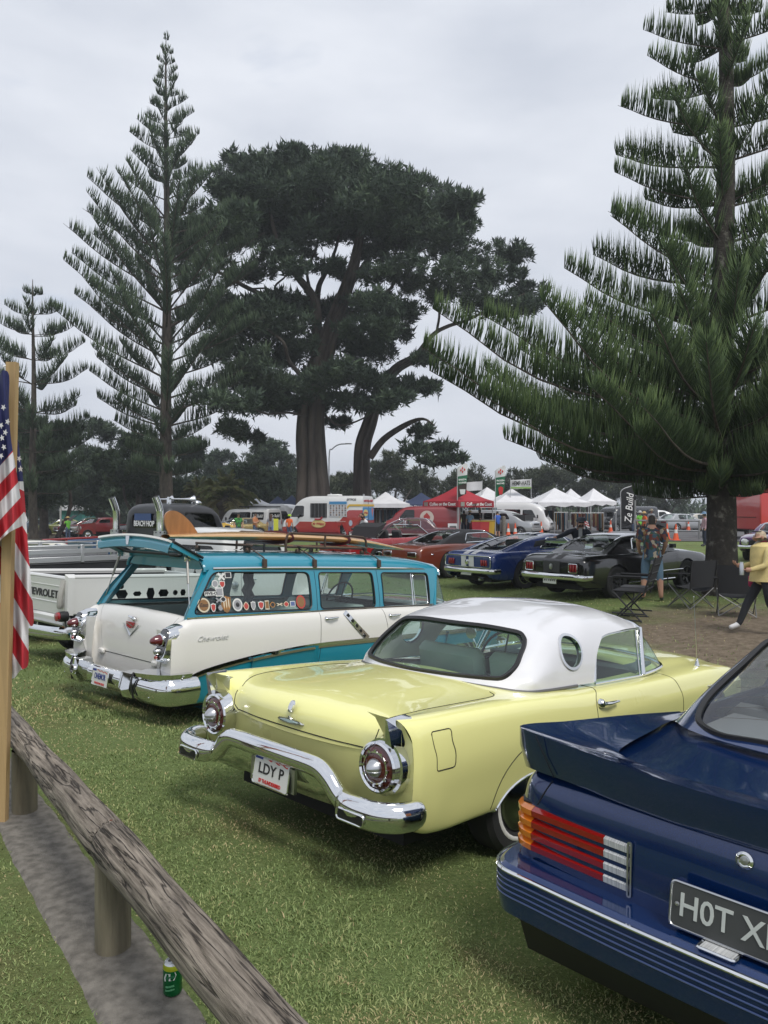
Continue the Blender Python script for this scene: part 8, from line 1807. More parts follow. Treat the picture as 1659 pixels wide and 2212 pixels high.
 person('woman in a lemon yellow jacket walking with a steel bottle and magenta bag', (q.x, q.y), YAW, 1.66, dict(hed=(0, .06, 1.585), top=(0, .05, 1.70), nec=(0, .01, 1.47), elL=(.23, .05, 1.14), wrL=(.20, .27, 1.09), haL=(.19, .36, 1.12), elR=(-.23, .06, 1.13), wrR=(-.18, .28, 1.06), haR=(-.16, .36, 1.06), knL=(.10, .22, .50), anL=(.10, .36, .14), toL=(.10, .52, .08), knR=(-.10, -.06, .48), anR=(-.10, -.34, .16), toR=(-.10, -.24, .03)), YJ, fab('black_jeans', (.015, .016, .02)), SHOEW, HAIRG, sleeves='long', fingers=True, face=True, extra=bag)
 # man in a dark jacket leaning on the black coupe
 q = (4.75, 18.75)
 person('man in a dark blue jacket and cap wiping the black coupe roof', q, radians(-95), 1.76, dict(wai=(0, .05, 1.07), che=(0, .12, 1.30), nec=(0, .18, 1.44), hed=(-.01, .23, 1.56), top=(-.02, .24, 1.67), shL=(.185, .13, 1.39), shR=(-.185, .13, 1.39), elL=(.40, .25, 1.28), wrL=(.60, .38, 1.22), haL=(.68, .42, 1.20), elR=(-.30, .15, 1.12), wrR=(-.12, .34, 1.10), haR=(-.04, .38, 1.12)), fab('navy_jacket', (.018, .022, .035)), fab('dark_trousers', (.03, .03, .035)), SHOED, HAIRD, sleeves='long', hat=('cap', fab('grey_cap', (.05, .06, .08))), fingers=True, face=True, fat=1.08,
   extra=lambda root, J, sc: (part('cleaning_cloth', G().box(J['haL'] * sc + [.03, .02, -.01], (.22, .14, .05), bev=.02), fab('cloth_blue', (.10, .14, .22)), root), part('dark_glasses', G().box(J['hed'] * sc + [0, .10, .02], (.13, .02, .035), bev=.008), BLACKT, root), part('shirt_front', G().box(J['che'] * sc + [0, .12, .0], (.09, .02, .30), bev=.008), fab('grey_tee', (.35, .36, .36)), root)))
 # photographer
 q = at(787, 1200, 26.5)
 def cam_(root, J, sc):
  part('camera', G().box((.0, .36, 1.18), (.14, .07, .09), bev=.015), BLACKT, root); part('camera_lens', G().lathe([(.038, 0), (.04, .09), (0, .09)], (0, .39, 1.18), (0, 1, -.2), 14), BLACKT, root); part('camera_strap', G().tube(crom(np.array([(.06, .34, 1.2), (.08, .12, 1.46), (0, -.07, 1.49), (-.08, .12, 1.46), (-.06, .34, 1.2)]), 4), .010, 5), BLACKT, root); part('shoulder_bag', G().box((-.2, -.08, .86), (.10, .28, .20), bev=.04), mat('bag_brown', (.07, .045, .03), .7), root); part('bag_strap', G().tube(crom(np.array([(.17, .10, 1.38), (.10, .16, 1.3), (-.05, .15, 1.1), (-.2, .02, .95)]), 4), .018, 5), BLACKT, root)
 person('photographer in a white tee shirt looking down at his camera', (q.x, q.y), radians(205), 1.78, dict(hed=(0, .10, 1.58), top=(0, .10, 1.69), elL=(.25, .05, 1.14), wrL=(.12, .28, 1.15), haL=(.08, .34, 1.17), elR=(-.25, .05, 1.14), wrR=(-.12, .28, 1.15), haR=(-.08, .34, 1.17)), fab('white_tee', (.62, .62, .63)), fab('khaki', (.16, .14, .10)), SHOED, HAIRD, extra=cam_, face=True, fat=1.05)
 WHT = fab('pale', (.5, .5, .5)); far = 'people around the market'
 def P(label, px, py, d, yaw, H, **k): p = at(px, py, d); return person(label, (p.x, p.y), radians(yaw), H, **k)
 P('man in a lime shirt and straw hat photographing the far cars', 147, 1150, 52, 150, 1.72, pose=dict(elL=(.22, .1, 1.2), wrL=(.10, .26, 1.38), haL=(.06, .3, 1.42), elR=(-.22, .1, 1.2), wrR=(-.10, .26, 1.38), haR=(-.06, .3, 1.42)), top=fab('lime', (.16, .50, .06)), hat=('brim', STRAW))
 P('man in a black and green shirt and cap near the gold saloon', 515, 1150, 43, -60, 1.74, top=fab('black_green', (.02, .03, .02), col2=(.05, .30, .05)), hat=('cap', fab('black', (.02, .02, .022))), fat=1.15)
 P('man in an orange vest and cap eating beside the gold saloon', 551, 1150, 43, -20, 1.74, pose=dict(elR=(-.24, .06, 1.12), wrR=(-.06, .25, 1.25), haR=(-.03, .28, 1.32), elL=(.24, .06, 1.12), wrL=(.06, .25, 1.2), haL=(.03, .28, 1.25)), top=fab('salmon', (.45, .18, .08)), hat=('cap', fab('black', (.02, .02, .022))), fat=1.25)
 P('woman with long brown hair and grey cardigan near the ice-cream van', 585, 1150, 45, 80, 1.64, top=fab('cardigan', (.22, .22, .25)), bottom=fab('blue_print', (.12, .16, .35)), hair=mat('hair_brown', (.07, .035, .02), .6), long_hair=True)
 P('child in a lime cap and orange vest near the ice-cream van', 625, 1152, 46, 70, 1.55, top=fab('hi_vis_orange', (.75, .14, .03)), hat=('cap', fab('lime_cap', (.40, .65, .03))))
 P('man in a brown jacket waiting at the coffee tent', 1002, 1146, 48.5, 80, 1.74, top=fab('brown', (.07, .05, .04)), bottom=fab('denim', (.12, .16, .22)), sleeves='long')
 P('person in a straw sun hat and pale blue shirt at the coffee tent', 1015, 1148, 47.5, 95, 1.68, top=fab('pale_blue', (.16, .26, .38)), bottom=fab('navy', (.02, .025, .05)), hat=('brim', STRAW), fat=1.2)
 P('man in black tee shirt and cap ordering at the coffee tent', 1037, 1146, 48.5, 170, 1.72, top=fab('black', (.02, .02, .022)), bottom=fab('tan', (.30, .24, .16)), shorts=True, hat=('cap', fab('black', (.02, .02, .022))))
 P('woman in a bright blue top and black shorts beside the yellow bin', 1075, 1158, 47, 120, 1.68, top=fab('cobalt', (.03, .10, .42)), bottom=fab('black', (.02, .02, .022)), shorts=True, pose=dict(elL=(.24, .08, 1.15), wrL=(.05, .2, 1.18), haL=(-.02, .2, 1.2), elR=(-.24, .08, 1.15), wrR=(-.05, .2, 1.18), haR=(.02, .2, 1.16)), fat=1.12)
 P('barista in dark clothes inside the coffee tent', 964, 1144, 49.0, -90, 1.7, top=fab('black', (.02, .02, .022)), sleeves='long'); P('man in a grey shirt behind the coffee counter', 1024, 1140, 51.5, -90, 1.76, top=fab('grey', (.25, .26, .28)))
 P('person in a pale blue top browsing the blue stall', 884, 1140, 54, 60, 1.68, top=fab('pale_blue', (.16, .26, .38)), hair=HAIRG); P('man in a patterned grey shirt at the clothes stall', 800, 1142, 50, 60, 1.75, top=fab('grey', (.25, .26, .28)), bottom=fab('khaki', (.16, .14, .10)), shorts=True)
 P('woman in a tan dress among the hanging sarongs', 1250, 1130, 56, 170, 1.7, top=fab('tan', (.30, .24, .16)), bottom=fab('tan', (.30, .24, .16)), hair=mat('hair_brown', (.07, .035, .02), .6))
 P('steward in an orange vest and straw hat by the pipe rail', 1392, 1146, 46, 190, 1.62, top=fab('hi_vis_orange', (.75, .14, .03)), bottom=fab('black', (.02, .02, .022)), shorts=True, hat=('brim', STRAW)); P('steward in a lime top beside the orange vested one', 1382, 1146, 48, -60, 1.66, top=fab('lime', (.16, .50, .06)), bottom=fab('black', (.02, .02, .022)), shorts=True, hat=('brim', fab('pale', (.5, .5, .5))))
 P('man in a white top and sun hat by the black feather flag', 1369, 1144, 49, -60, 1.72, top=fab('white_tee', (.62, .62, .63)), hat=('brim', fab('pale', (.5, .5, .5)))); P('man in a beige bush hat beyond the pipe rail', 1407, 1140, 52, -90, 1.78, top=fab('grey', (.25, .26, .28)), hat=('brim', fab('beige', (.3, .26, .2))))
 P('woman in a pink blouse and sun visor half behind the big pine', 1522, 1180, 36, 175, 1.62, pose=dict(elL=(.25, .02, 1.14), wrL=(.26, .10, .90), haL=(.26, .14, .82)), top=fab('pink', (.48, .30, .36)), bottom=fab('navy', (.02, .025, .05)), sleeves='long', hat=('brim', fab('pale_blue', (.16, .26, .38))))
build_people()
# ================================================================ market stalls and street things
def cloth_mat(n, c): return mat('canvas_' + n, c, .8, var=.06, vscale=2, bump=.2, bscale=40)
CW = cloth_mat('white', (.66, .66, .68)); CB = cloth_mat('navy', (.03, .045, .10)); CRD = cloth_mat('red', (.34, .018, .03)); POLE = mat('pole_grey', (.45, .46, .47), .5, .4)
def tent(label, px, py_top, d, w, eave, peak, m, yaw=0.0, val=.28, depth=None, name='market_tent', group='market tents', wavy=0.0):
 b = at(px, 1120, d); t = thing(name, label, 'tent', (b.x, b.y, gz(b.x, b.y)), yaw, group=group); dp = depth or w
 n = 8; A = []
 for k in range(n + 1):
  f = k / n; row = []
  for c in range(4):
   sx, sy = ((-1, -1), (1, -1), (1, 1), (-1, 1))[c]; s2 = ((1, -1), (1, 1), (-1, 1), (-1, -1))[c]
   for q in np.linspace(0, 1, 8, endpoint=False):
    x = (sx + (s2[0] - sx) * q) * w / 2; y = (sy + (s2[1] - sy) * q) * dp / 2; sag = .10 * sin(pi * f) * (1 - .3 * sin(pi * q))
    row.append((x * (1 - f), y * (1 - f), eave + (peak - eave) * f - sag))
  A.append(row)
 part('canopy', G().grid(np.array(A), wrap=True), m, t, sharp=25)
 B = np.array([[(p[0] * 1.005, p[1] * 1.005, eave), (p[0] * 1.01, p[1] * 1.01, eave - val * (1 + wavy * sin(i * 2.1)))] for i, p in enumerate(A[0])]).transpose(1, 0, 2)
 part('valance', G().grid(B, wrap=True), m, t, sharp=25)
 for sx in (-1, 1):
  for sy in (-1, 1): part('leg', G().box((sx * w / 2 * .97, sy * dp / 2 * .97, (eave - .1) / 2), (.05, .05, eave - .1)), POLE, t)
 return t
def garment_rack(label, px, d, w, yaw, cols, seed, low=.35, hgt=1.6):
 rr = random.Random(seed); b = at(px, 1120, d); t = thing('clothes_rack', label, 'clothes rack', (b.x, b.y, gz(b.x, b.y)), yaw)
 part('rail', G().tube([(-w / 2, 0, hgt), (w / 2, 0, hgt)], .02, 6), POLE, t)
 for s in (-1, 1): part('upright', G().tube([(s * w / 2, 0, 0), (s * w / 2, 0, hgt)], .02, 6), POLE, t); part('foot', G().box((s * w / 2, 0, .05), (.05, .6, .05)), POLE, t)
 x = -w / 2 + .08
 while x < w / 2 - .05:
  ww = rr.uniform(.08, .17); c = rr.choice(cols); l = rr.uniform(.5, .9) * (hgt - low); A = []
  for k in range(5):
   f = k / 4; A.append([(x + ww * q / 5, .12 * sin(q * 2.1 + x * 7) * (.4 + .6 * f) - .05, hgt - .05 - l * f) for q in range(6)])
  part('garment', G().grid(np.array(A)), c, t); x += ww * .95
 return t
def feather(label, px, y0, y1, d, w, parts_, pole_h, lean=0.0, name='feather_flag'):
 b = at(px, 1120, d); t = thing(name, label, 'flag', (b.x, b.y, gz(b.x, b.y)), 0, group=None); k = d / FPX; zt = CAMZ + (1102 - y0) * k - gz(b.x, b.y); zb = CAMZ + (1102 - y1) * k - gz(b.x, b.y)
 part('pole', G().tube(crom(np.array([(0, 0, 0), (0, 0, zb + (zt - zb) * .6), (.05 * w, 0, zt - .3), (w * .8, 0, zt)]), 5), .025, 6), POLE, t)
 def edge(f): return w * (.03 + .97 * max(0, (f - .62) / .38) ** 2) if f > .62 else .03 * w
 for f0, f1, m in parts_:
  A = []
  for f in np.linspace(f0, f1, 8):
   z = zb + (zt - zb) * f; l = 0 if f < .78 else w * .75 * ((f - .78) / .22) ** 2.2; r = w * (.85 + .15 * f) if f < .97 else w * .95; lo = .25 * (1 - f)
   A.append([(l + (r - l) * q, .05 * sin(q * 3 + f * 4), z + lo * q) for q in np.linspace(0, 1, 5)])
  part('banner', G().grid(np.array(A)), m, t)
 return t, zb, zt
def build_market():
 T = tent('white pointed tent over the hanging clothes next to the ice-cream van', 833, 1062, 54, 3.0, 2.15, 3.0, CW, .1)
 garm = [fab('g%d' % i, c) for i, c in enumerate(((.03, .03, .04), (.10, .05, .05), (.25, .22, .2), (.05, .10, .14), (.30, .10, .05), (.12, .10, .07), (.3, .3, .32), (.02, .06, .05)))]
 for i, (px, d, w, h) in enumerate(((812, 53, 1.5, 1.75), (848, 53, 1.7, 1.75), (822, 55.5, 1.6, 2.05), (856, 55.5, 1.4, 2.05))): garment_rack(('front left rail of dark shirts under the white tent', 'front right rail of shirts under the white tent', 'back rail of shirts left under the white tent', 'back rail of shirts right under the white tent')[i], px, d, w, 0, garm, i, hgt=h)
 T = tent('navy blue tent between the white clothes tent and the red coffee tent', 910, 1064, 55, 3.2, 2.1, 2.95, CB, .05); lettering('valance_lettering', 'Bella Shoez is LOVE', WHITEP, T, (-.2, -1.635, 1.97), (1, 0, 0), (0, 0, 1), .18, .004, .003, width=2.0)
 for i, px in enumerate((890, 915)): garment_rack(('rail of bags under the navy tent', 'rail of shoes and clothes under the navy tent')[i], px, 55, 1.1, 0, garm, 20 + i, hgt=1.6)
 # coffee tent, corner towards the viewer
 yaw = radians(40); T = tent('red coffee tent with lettered valances and its corner to the lawn', 990, 1050, 48, 3.1, 2.25, 3.25, CRD, yaw, val=.38)
 for xd, nr in (((1, 0, 0), (0, -1, 0)), ((0, -1, 0), (-1, 0, 0))):
  c = np.array(nr) * 1.59; lettering('valance_lettering', 'Coffee on the Coast', WHITEP, T, (c[0] + xd[0] * .2, c[1] + xd[1] * .2, 2.06), xd, (0, 0, 1), .27, .006, .006, width=2.25); q = c - np.array(xd) * 1.25 + [0, 0, 2.06]; part('valance_badge', G().box(q, (.02 + .3 * abs(xd[0]), .02 + .3 * abs(xd[1]), .26)), mat('badge_grey', (.25, .25, .22), .6), T)
 FW = mat('flag_white', (.62, .62, .63), .8); FG = mat('flag_green', (.02, .14, .07), .8); FB = mat('flag_brown', (.05, .035, .03), .8); FR = mat('flag_red', (.5, .03, .03), .8)
 for px, d, y0, y1, third, s1, s2, lab in ((988, 46, 1001, 1076, FB, 'BARISTA', 'COFFEE', 'feather flag with brown cup panel in front of the coffee tent'), (1070, 46.5, 1006, 1075, FG, 'FROZEN', 'SMOOTHIES', 'green and white feather flag at the right of the coffee tent')):
  f, zb, zt = feather(lab, px, y0, y1, d, .62, ((.0, .36, third), (.36, .62, FG), (.62, 1, FW)), 0); h = zt - zb
  for a, b_ in ((.2, .80), (.30, .76), (.42, .82), (.30, .86)): part('leaf_print', G().hull([(a + q[0] * .5, -.07, zb + h * b_ + q[1] * .5) for q in ((0, .18), (.12, 0), (-.10, -.05), (0, -.18))] + [(a, -.065, zb + h * b_)]), FR, f)
  for q, s in ((.53, s1), (.44, s2)): lettering('flag_lettering', s, WHITEP, f, (.30, -.075, zb + h * q), (1, 0, .05), (0, 0, 1), .13, .003, .004, width=.46)
  part('cup_print', G().hull([(.30 + .18 * cos(a) * k, -.07, zb + h * .18 + z_) for a in np.linspace(0, 2 * pi, 10) for k, z_ in ((1, .15), (.7, -.15))]) if third is FB else G().hull([(.32 + a, -.07, zb + h * .2 + b_) for a, b_ in ((-.1, -.2), (.1, -.2), (.15, .2), (-.15, .2), (0, .3))] + [(.32, -.065, zb + h * .2)]), FW if third is FB else FR, f)
 # counter, bins
 b = at(1040, 1140, 47.5); c = thing('coffee_counter', 'red counter with coffee tubs under the coffee tent', 'counter', (b.x, b.y, gz(b.x, b.y)), .1); part('counter_front', G().box((0, 0, .45), (1.5, .6, .9), bev=.02), CRD, c); part('counter_top', G().box((0, 0, .93), (1.6, .7, .06), bev=.01), mat('counter_top', (.4, .3, .25), .5), c)
 for px, m, lab, d in ((1028, CRD, 'red wheelie bin by the coffee counter', 46.6), (1058, mat('bin_yellow', (.50, .33, .03), .5), 'yellow wheelie bin beside the woman in blue', 46.8), (1046, mat('bin_red', (.40, .03, .03), .5), 'second red bin next to the yellow one', 46.6)):
  b = at(px, 1140, d); c = thing('wheelie_bin', lab, 'bin', (b.x, b.y, gz(b.x, b.y))); part('bin_body', G().hull([(x * k, y * k, z) for x in (-.28, .28) for y in (-.3, .3) for z, k in ((.05, .8), (1.0, 1))]), m, c); part('bin_lid', G().box((0, 0, 1.03), (.6, .64, .07), bev=.02), mat('bin_lid', (.35, .24, .03), .5), c)
 b = at(1088, 1150, 47.5); part_ = tag(part('bollard', G().lathe([(.13, -.1), (.13, 1.25), (.10, 1.32), (0, 1.34)], (b.x, b.y, gz(b.x, b.y)), (0, 0, 1), 14), mat('old_concrete', (0, 0, 0))), 'grey round bollard beside the woman in the blue top', 'bollard')
 b = at(978, 1142, 46.5); s = thing('sandwich_board', 'white sandwich board in front of the coffee van', 'sign', (b.x, b.y, gz(b.x, b.y))); part('board_front', G().box((0, -.15, .45), (.6, .03, .9), Matrix.Rotation(-.15, 3, 'X')), FW, s); part('board_back', G().box((0, .15, .45), (.6, .03, .9), Matrix.Rotation(.15, 3, 'X')), FW, s); part('board_print', G().box((0, -.19, .5), (.4, .02, .5), Matrix.Rotation(-.15, 3, 'X')), mat('print_dark', (.08, .08, .08), .6), s)
 # white tents behind and to the right
 for lab, px, d, w, e, p, yw in (('small white tent peak behind the red coffee tent', 968, 62, 3.0, 2.3, 3.2, .2), ('white tent behind the coffee tent right side', 1052, 60, 3.0, 2.5, 3.5, .3), ('white tent under the hemp hats banner', 1105, 58, 3.2, 2.3, 3.35, .1), ('long white tent above the sarong racks', 1198, 57, 4.0, 2.25, 3.35, .15), ('narrow white tent peak behind the long tent', 1233, 64, 2.6, 2.3, 3.5, .1), ('white tent nearest the black van', 1282, 58, 2.4, 2.35, 3.35, .3), ('white tent behind the vans left of the ice-cream van', 556, 66, 3.2, 2.3, 3.0, .1), ('pale awning beyond the cypress trunk', 712, 70, 3.5, 2.6, 3.4, .1)): tent(lab, px, 0, d, w, e, p, CW, yw, wavy=.25)
 for lab, px, d in (('navy tent with pale emblem left of the ice-cream van', 600, 68), ('navy tent with white logo behind the ice-cream van', 630, 66)):
  t = tent(lab, px, 0, d, 2.6, 2.2, 3.15, CB, .2); part('logo_patch', G().hull([(-.2 + a, -1.33, 2.05 + b_) for a, b_ in ((-.4, -.05), (-.3, .06), (.3, .08), (.4, -.03))] + [(-.2, -1.32, 2.05)]), FW, t)
 for lab, px, y0, y1, w, txt, d in (('white hemp hats banner on poles above the white tent', 1125, 1036, 1056, 1.55, 'HEMP-HATS', 57), ('plain white banner above the coffee tent', 1021, 1041, 1060, 1.45, None, 59)):
  b = at(px, 1120, d); k = d / FPX; zt = CAMZ + (1102 - y0) * k; zb = CAMZ + (1102 - y1) * k; t = thing('banner', lab, 'banner', (b.x, b.y, 0), .02); A = np.array([[(x, .06 * sin(x * 5), zb + (zt - zb) * f + .03 * sin(x * 3)) for x in np.linspace(-w / 2, w / 2, 10)] for f in np.linspace(0, 1, 4)]); part('sheet', G().grid(A), FW, t)
  for s_ in (-1, 1): part('pole', G().tube([(s_ * w / 2, .02, gz(b.x, b.y)), (s_ * w / 2, .02, zt + .1)], .025, 6), POLE, t)
  if txt: lettering('banner_lettering', txt, mat('ink_dark', (.03, .035, .03), .7), t, (0, -.08, (zb + zt) / 2 + .06), (1, 0, .03), (0, 0, 1), .46, .004, .008, width=1.36); part('green_edge', G().box((0, -.07, zb + .08), (w * .98, .01, .12)), mat('edge_green', (.22, .38, .10), .7), t)
 sar = [fab('s%d' % i, c) for i, c in enumerate(((.02, .14, .20), (.30, .20, .10), (.35, .26, .16), (.12, .04, .03), (.02, .02, .03), (.3, .3, .32), (.03, .10, .10), (.25, .08, .06), (.4, .35, .3)))]
 garment_rack('rack of long teal and brown sarongs under the long white tent', 1212, 53, .95, .1, sar, 31, low=.1, hgt=1.55); garment_rack('rack of long dresses in front of the long white tent', 1252, 54, 1.3, .0, sar, 32, low=.1, hgt=1.5); garment_rack('rack of dresses and trousers nearest the black van', 1286, 55, 1.2, .0, sar, 33, low=.1, hgt=1.5); garment_rack('dim rack of clothes deep under the long white tent', 1180, 58, 1.6, .0, sar, 34, low=.3, hgt=1.7); garment_rack('rail of pale shirts inside the coffee tent', 1050, 50.5, 1.4, 0, sar, 36, low=.6, hgt=1.9)
 b = at(1262, 1130, 52); f = thing('small_flag', 'small striped flag hanging on the dress rack', 'flag', (b.x, b.y, gz(b.x, b.y))); part('flag_pole', G().tube([(0, 0, 0), (0, 0, 1.3)], .012, 6), POLE, f)
 for k in range(5): part('flag_stripe', G().box((.12 + .03 * k, 0, .95 - k * .09), (.3, .01, .08), Matrix.Rotation(.5, 3, 'Y')), FR if k % 2 else FW, f)
 # black feather flag
 f, zb, zt = feather('black feather flag with white handwritten lettering beside the pipe rail', 1341, 1049, 1140, 48, .95, ((0, 1, mat('flag_black', (.012, .012, .014), .8)),), 0)
 lettering('flag_script', 'Ze Build', WHITEP, f, (.50, -.12, zb + (zt - zb) * .46), (.08, 0, 1), (-1, 0, .08), .62, .004, .004, shear=.25, width=1.9)
 # pipe rail
 RAIL = mat('galvanised', (.30, .31, .31), .5, .6); a = at(1372, 1162, 46); b = at(1512, 1166, 44); t = thing('pipe_rail', 'galvanised pipe rail fence between lawn and road beside the pine', 'fence', (a.x, a.y, gz(a.x, a.y))); dv = np.array([b.x - a.x, b.y - a.y, gz(b.x, b.y) - gz(a.x, a.y)])
 for h in (.5, 1.08): part('rail', G().tube([(0, 0, h), dv + [0, 0, h]], .05, 8), RAIL, t)
 for f_ in (0, .5, .99): part('post', G().tube([dv * f_ + [0, 0, -.3], dv * f_ + [0, 0, 1.12 if f_ else 2.3]], .055, 8), RAIL, t)
 # cones
 ORG = mat('cone_orange', (.70, .10, .025), .5); REF = mat('cone_white', (.6, .6, .58), .4)
 for px, py, d, lab in ((1098, 1153, 45, 'nearest the grey bollard'), (1113, 1153, 45, 'second from the grey bollard'), (1150, 1136, 52, 'by the front bumper of the silver four-wheel drive'), (1169, 1136, 52, 'in front of the white minibus'), (1455, 1121, 60, 'behind the boot of the silver saloon'), (1487, 1121, 60, 'beside the front wheel of the silver saloon'), (1441, 1154, 44, 'just behind the pipe rail next to the printed shirt'), (1460, 1160, 42.5, 'in front of the middle rail post'), (1319, 1130, 57, 'beside the black van')):
  lb = 'orange traffic cone ' + lab
  b = at(px, py, d); t = thing('traffic_cone', lb, 'cone', (b.x, b.y, gz(b.x, b.y) + .03), 0, group='orange traffic cones'); part('cone', G().lathe([(.17, .03), (.105, .38), (.10, .40)], (0, 0, 0), (0, 0, 1), 16), ORG, t); part('band', G().lathe([(.103, .40), (.068, .60)], (0, 0, 0), (0, 0, 1), 16), REF, t); part('tip', G().lathe([(.068, .60), (.03, .90), (0, .91)], (0, 0, 0), (0, 0, 1), 16), ORG, t); part('base', G().box((0, 0, .015), (.42, .42, .04), bev=.01), ORG, t)
 # street lamp, shed, sign posts
 b = at(711, 1120, 72); t = thing('street_lamp', 'curved grey street lamp between the two cypress trunks', 'lamp post', (b.x, b.y, gz(b.x, b.y))); k = 72 / FPX; zt = CAMZ + (1102 - 957) * k; part('pole', G().tube(crom(np.array([(0, 0, 0), (0, 0, zt - 1.3), (.3, 0, zt - .5), (.9, 0, zt - .08), (1.7, 0, zt)]), 6), .06, 8), POLE, t); part('lamp_head', G().hull([(1.5 + a, v, zt + q) for a in (0, .6) for v in (-.1, .1) for q in (-.05, .06)]), POLE, t)
 b = at(170, 1120, 88); t = thing('shed', 'small teal shed with pale roof beneath the dark trees', 'shed', (b.x, b.y, gz(b.x, b.y))); part('wall', G().box((0, 0, 1.0), (3.0, 2.4, 2.3)), mat('shed_teal', (.03, .18, .17), .7), t); part('roof', G().hull([(x, y, z) for x in (-1.7, 1.7) for y, z in ((-1.5, 2.1), (0, 2.75), (1.5, 2.1))]), mat('shed_roof', (.3, .31, .31), .6), t); part('door', G().box((.4, -1.21, .95), (.9, .03, 1.9)), mat('shed_door', (.02, .12, .12), .7), t)
 b = at(131, 1130, 64); t = thing('sign_post', 'white post with small notice near the yellow green coupe', 'sign', (b.x, b.y, gz(b.x, b.y))); part('post', G().box((0, 0, 1.2), (.12, .12, 2.6)), WHITEP, t); part('notice', G().box((.9, 0, .95), (.8, .04, .6)), FW, t)
 b = at(506, 1150, 40)
 for px, lab in ((596, 'small yellow marker flag by the child in orange'),):
  b = at(px, 1150, 44); t = thing('marker_flag', lab, 'flag', (b.x, b.y, gz(b.x, b.y))); part('flag', G().box((0, 0, .95), (.28, .02, .75), bev=.005), mat('marker_yellow', (.55, .55, .05), .7), t); part('stick', G().box((-.14, 0, .6), (.03, .03, 1.2)), POLE, t)
 # low hedge of far dark foliage closing the view on the left and right
 rr = np.random.default_rng(8); pads = [(rr.uniform(-75, -8), rr.uniform(112, 125), rr.uniform(.5, 6.5), 4.5, 3, 2.6) for _ in range(60)] + [(rr.uniform(-8, 95), rr.uniform(132, 150), rr.uniform(.0, 1.8), 5, 3, 1.6) for _ in range(45)]
 V, F, tn = leaf_cloud(pads, 22, 26, .9, 77); me = quick_mesh('far_shrubs', V, None, F); put_tone(me, tn); me.materials.append(CYP); tag(stuff(link('far_shrubs', me)), 'dark mass of far shrubs and trees closing the park', 'shrubs')
build_market()
# ================================================================ foreground
def weathered():
 m = bpy.data.materials.new('weathered_log'); nt, b, N, Lk = _nodes(m); tc = N.new('ShaderNodeTexCoord')
 mp = N.new('ShaderNodeMapping'); mp.inputs['Scale'].default_value = (2.2, 42, 42); Lk.new(tc.outputs['Object'], mp.inputs[0])
 n = N.new('ShaderNodeTexNoise'); n.inputs['Scale'].default_value = 1.6; n.inputs['Detail'].default_value = 9; n.inputs['Roughness'].default_value = .65; Lk.new(mp.outputs[0], n.inputs['Vector'])
 r = N.new('ShaderNodeValToRGB'); e = r.color_ramp.elements; e[0].position = .36; e[0].color = (.035, .028, .022, 1); e[1].position = .75; e[1].color = (.46, .41, .345, 1)
 k = e.new(.43); k.color = (.16, .138, .112, 1); k = e.new(.56); k.color = (.29, .255, .215, 1); Lk.new(n.outputs['Fac'], r.inputs['Fac'])
 n2 = N.new('ShaderNodeTexNoise'); n2.inputs['Scale'].default_value = 3; n2.inputs['Detail'].default_value = 6; Lk.new(tc.outputs['Object'], n2.inputs['Vector']); r2 = N.new('ShaderNodeValToRGB'); r2.color_ramp.elements[0].position = .35; r2.color_ramp.elements[0].color = (.62, .60, .58, 1); r2.color_ramp.elements[1].position = .7; r2.color_ramp.elements[1].color = (1.15, 1.12, 1.08, 1); Lk.new(n2.outputs['Fac'], r2.inputs['Fac'])
 mx = N.new('ShaderNodeMix'); mx.data_type = 'RGBA'; mx.blend_type = 'MULTIPLY'; mx.inputs['Factor'].default_value = 1; Lk.new(r.outputs['Color'], mx.inputs['A']); Lk.new(r2.outputs['Color'], mx.inputs['B']); Lk.new(mx.outputs['Result'], b.inputs['Base Color'])
 mp3 = N.new('ShaderNodeMapping'); mp3.inputs['Scale'].default_value = (.9, 11, 11); Lk.new(tc.outputs['Object'], mp3.inputs[0]); n3 = N.new('ShaderNodeTexNoise'); n3.inputs['Scale'].default_value = 1.3; n3.inputs['Detail'].default_value = 4; n3.inputs['Distortion'].default_value = .3; Lk.new(mp3.outputs[0], n3.inputs['Vector'])
 r3 = N.new('ShaderNodeValToRGB'); e3 = r3.color_ramp.elements; e3[0].position = .485; e3[0].color = (1, 1, 1, 1); e3[1].position = .52; e3[1].color = (1, 1, 1, 1); k3 = e3.new(.502); k3.color = (.10, .085, .07, 1); Lk.new(n3.outputs['Fac'], r3.inputs['Fac'])
 m3 = N.new('ShaderNodeMix'); m3.data_type = 'RGBA'; m3.blend_type = 'MULTIPLY'; m3.inputs['Factor'].default_value = 1; Lk.new(mx.outputs['Result'], m3.inputs['A']); Lk.new(r3.outputs['Color'], m3.inputs['B']); Lk.new(m3.outputs['Result'], b.inputs['Base Color'])
 hh = N.new('ShaderNodeMath'); hh.operation = 'ADD'; Lk.new(n.outputs['Fac'], hh.inputs[0]); Lk.new(r3.outputs['Color'], hh.inputs[1])
 bp = N.new('ShaderNodeBump'); bp.inputs['Strength'].default_value = .9; bp.inputs['Distance'].default_value = .010; Lk.new(hh.outputs[0], bp.inputs['Height']); Lk.new(bp.outputs[0], b.inputs['Normal']); b.inputs['Roughness'].default_value = .92
 return m
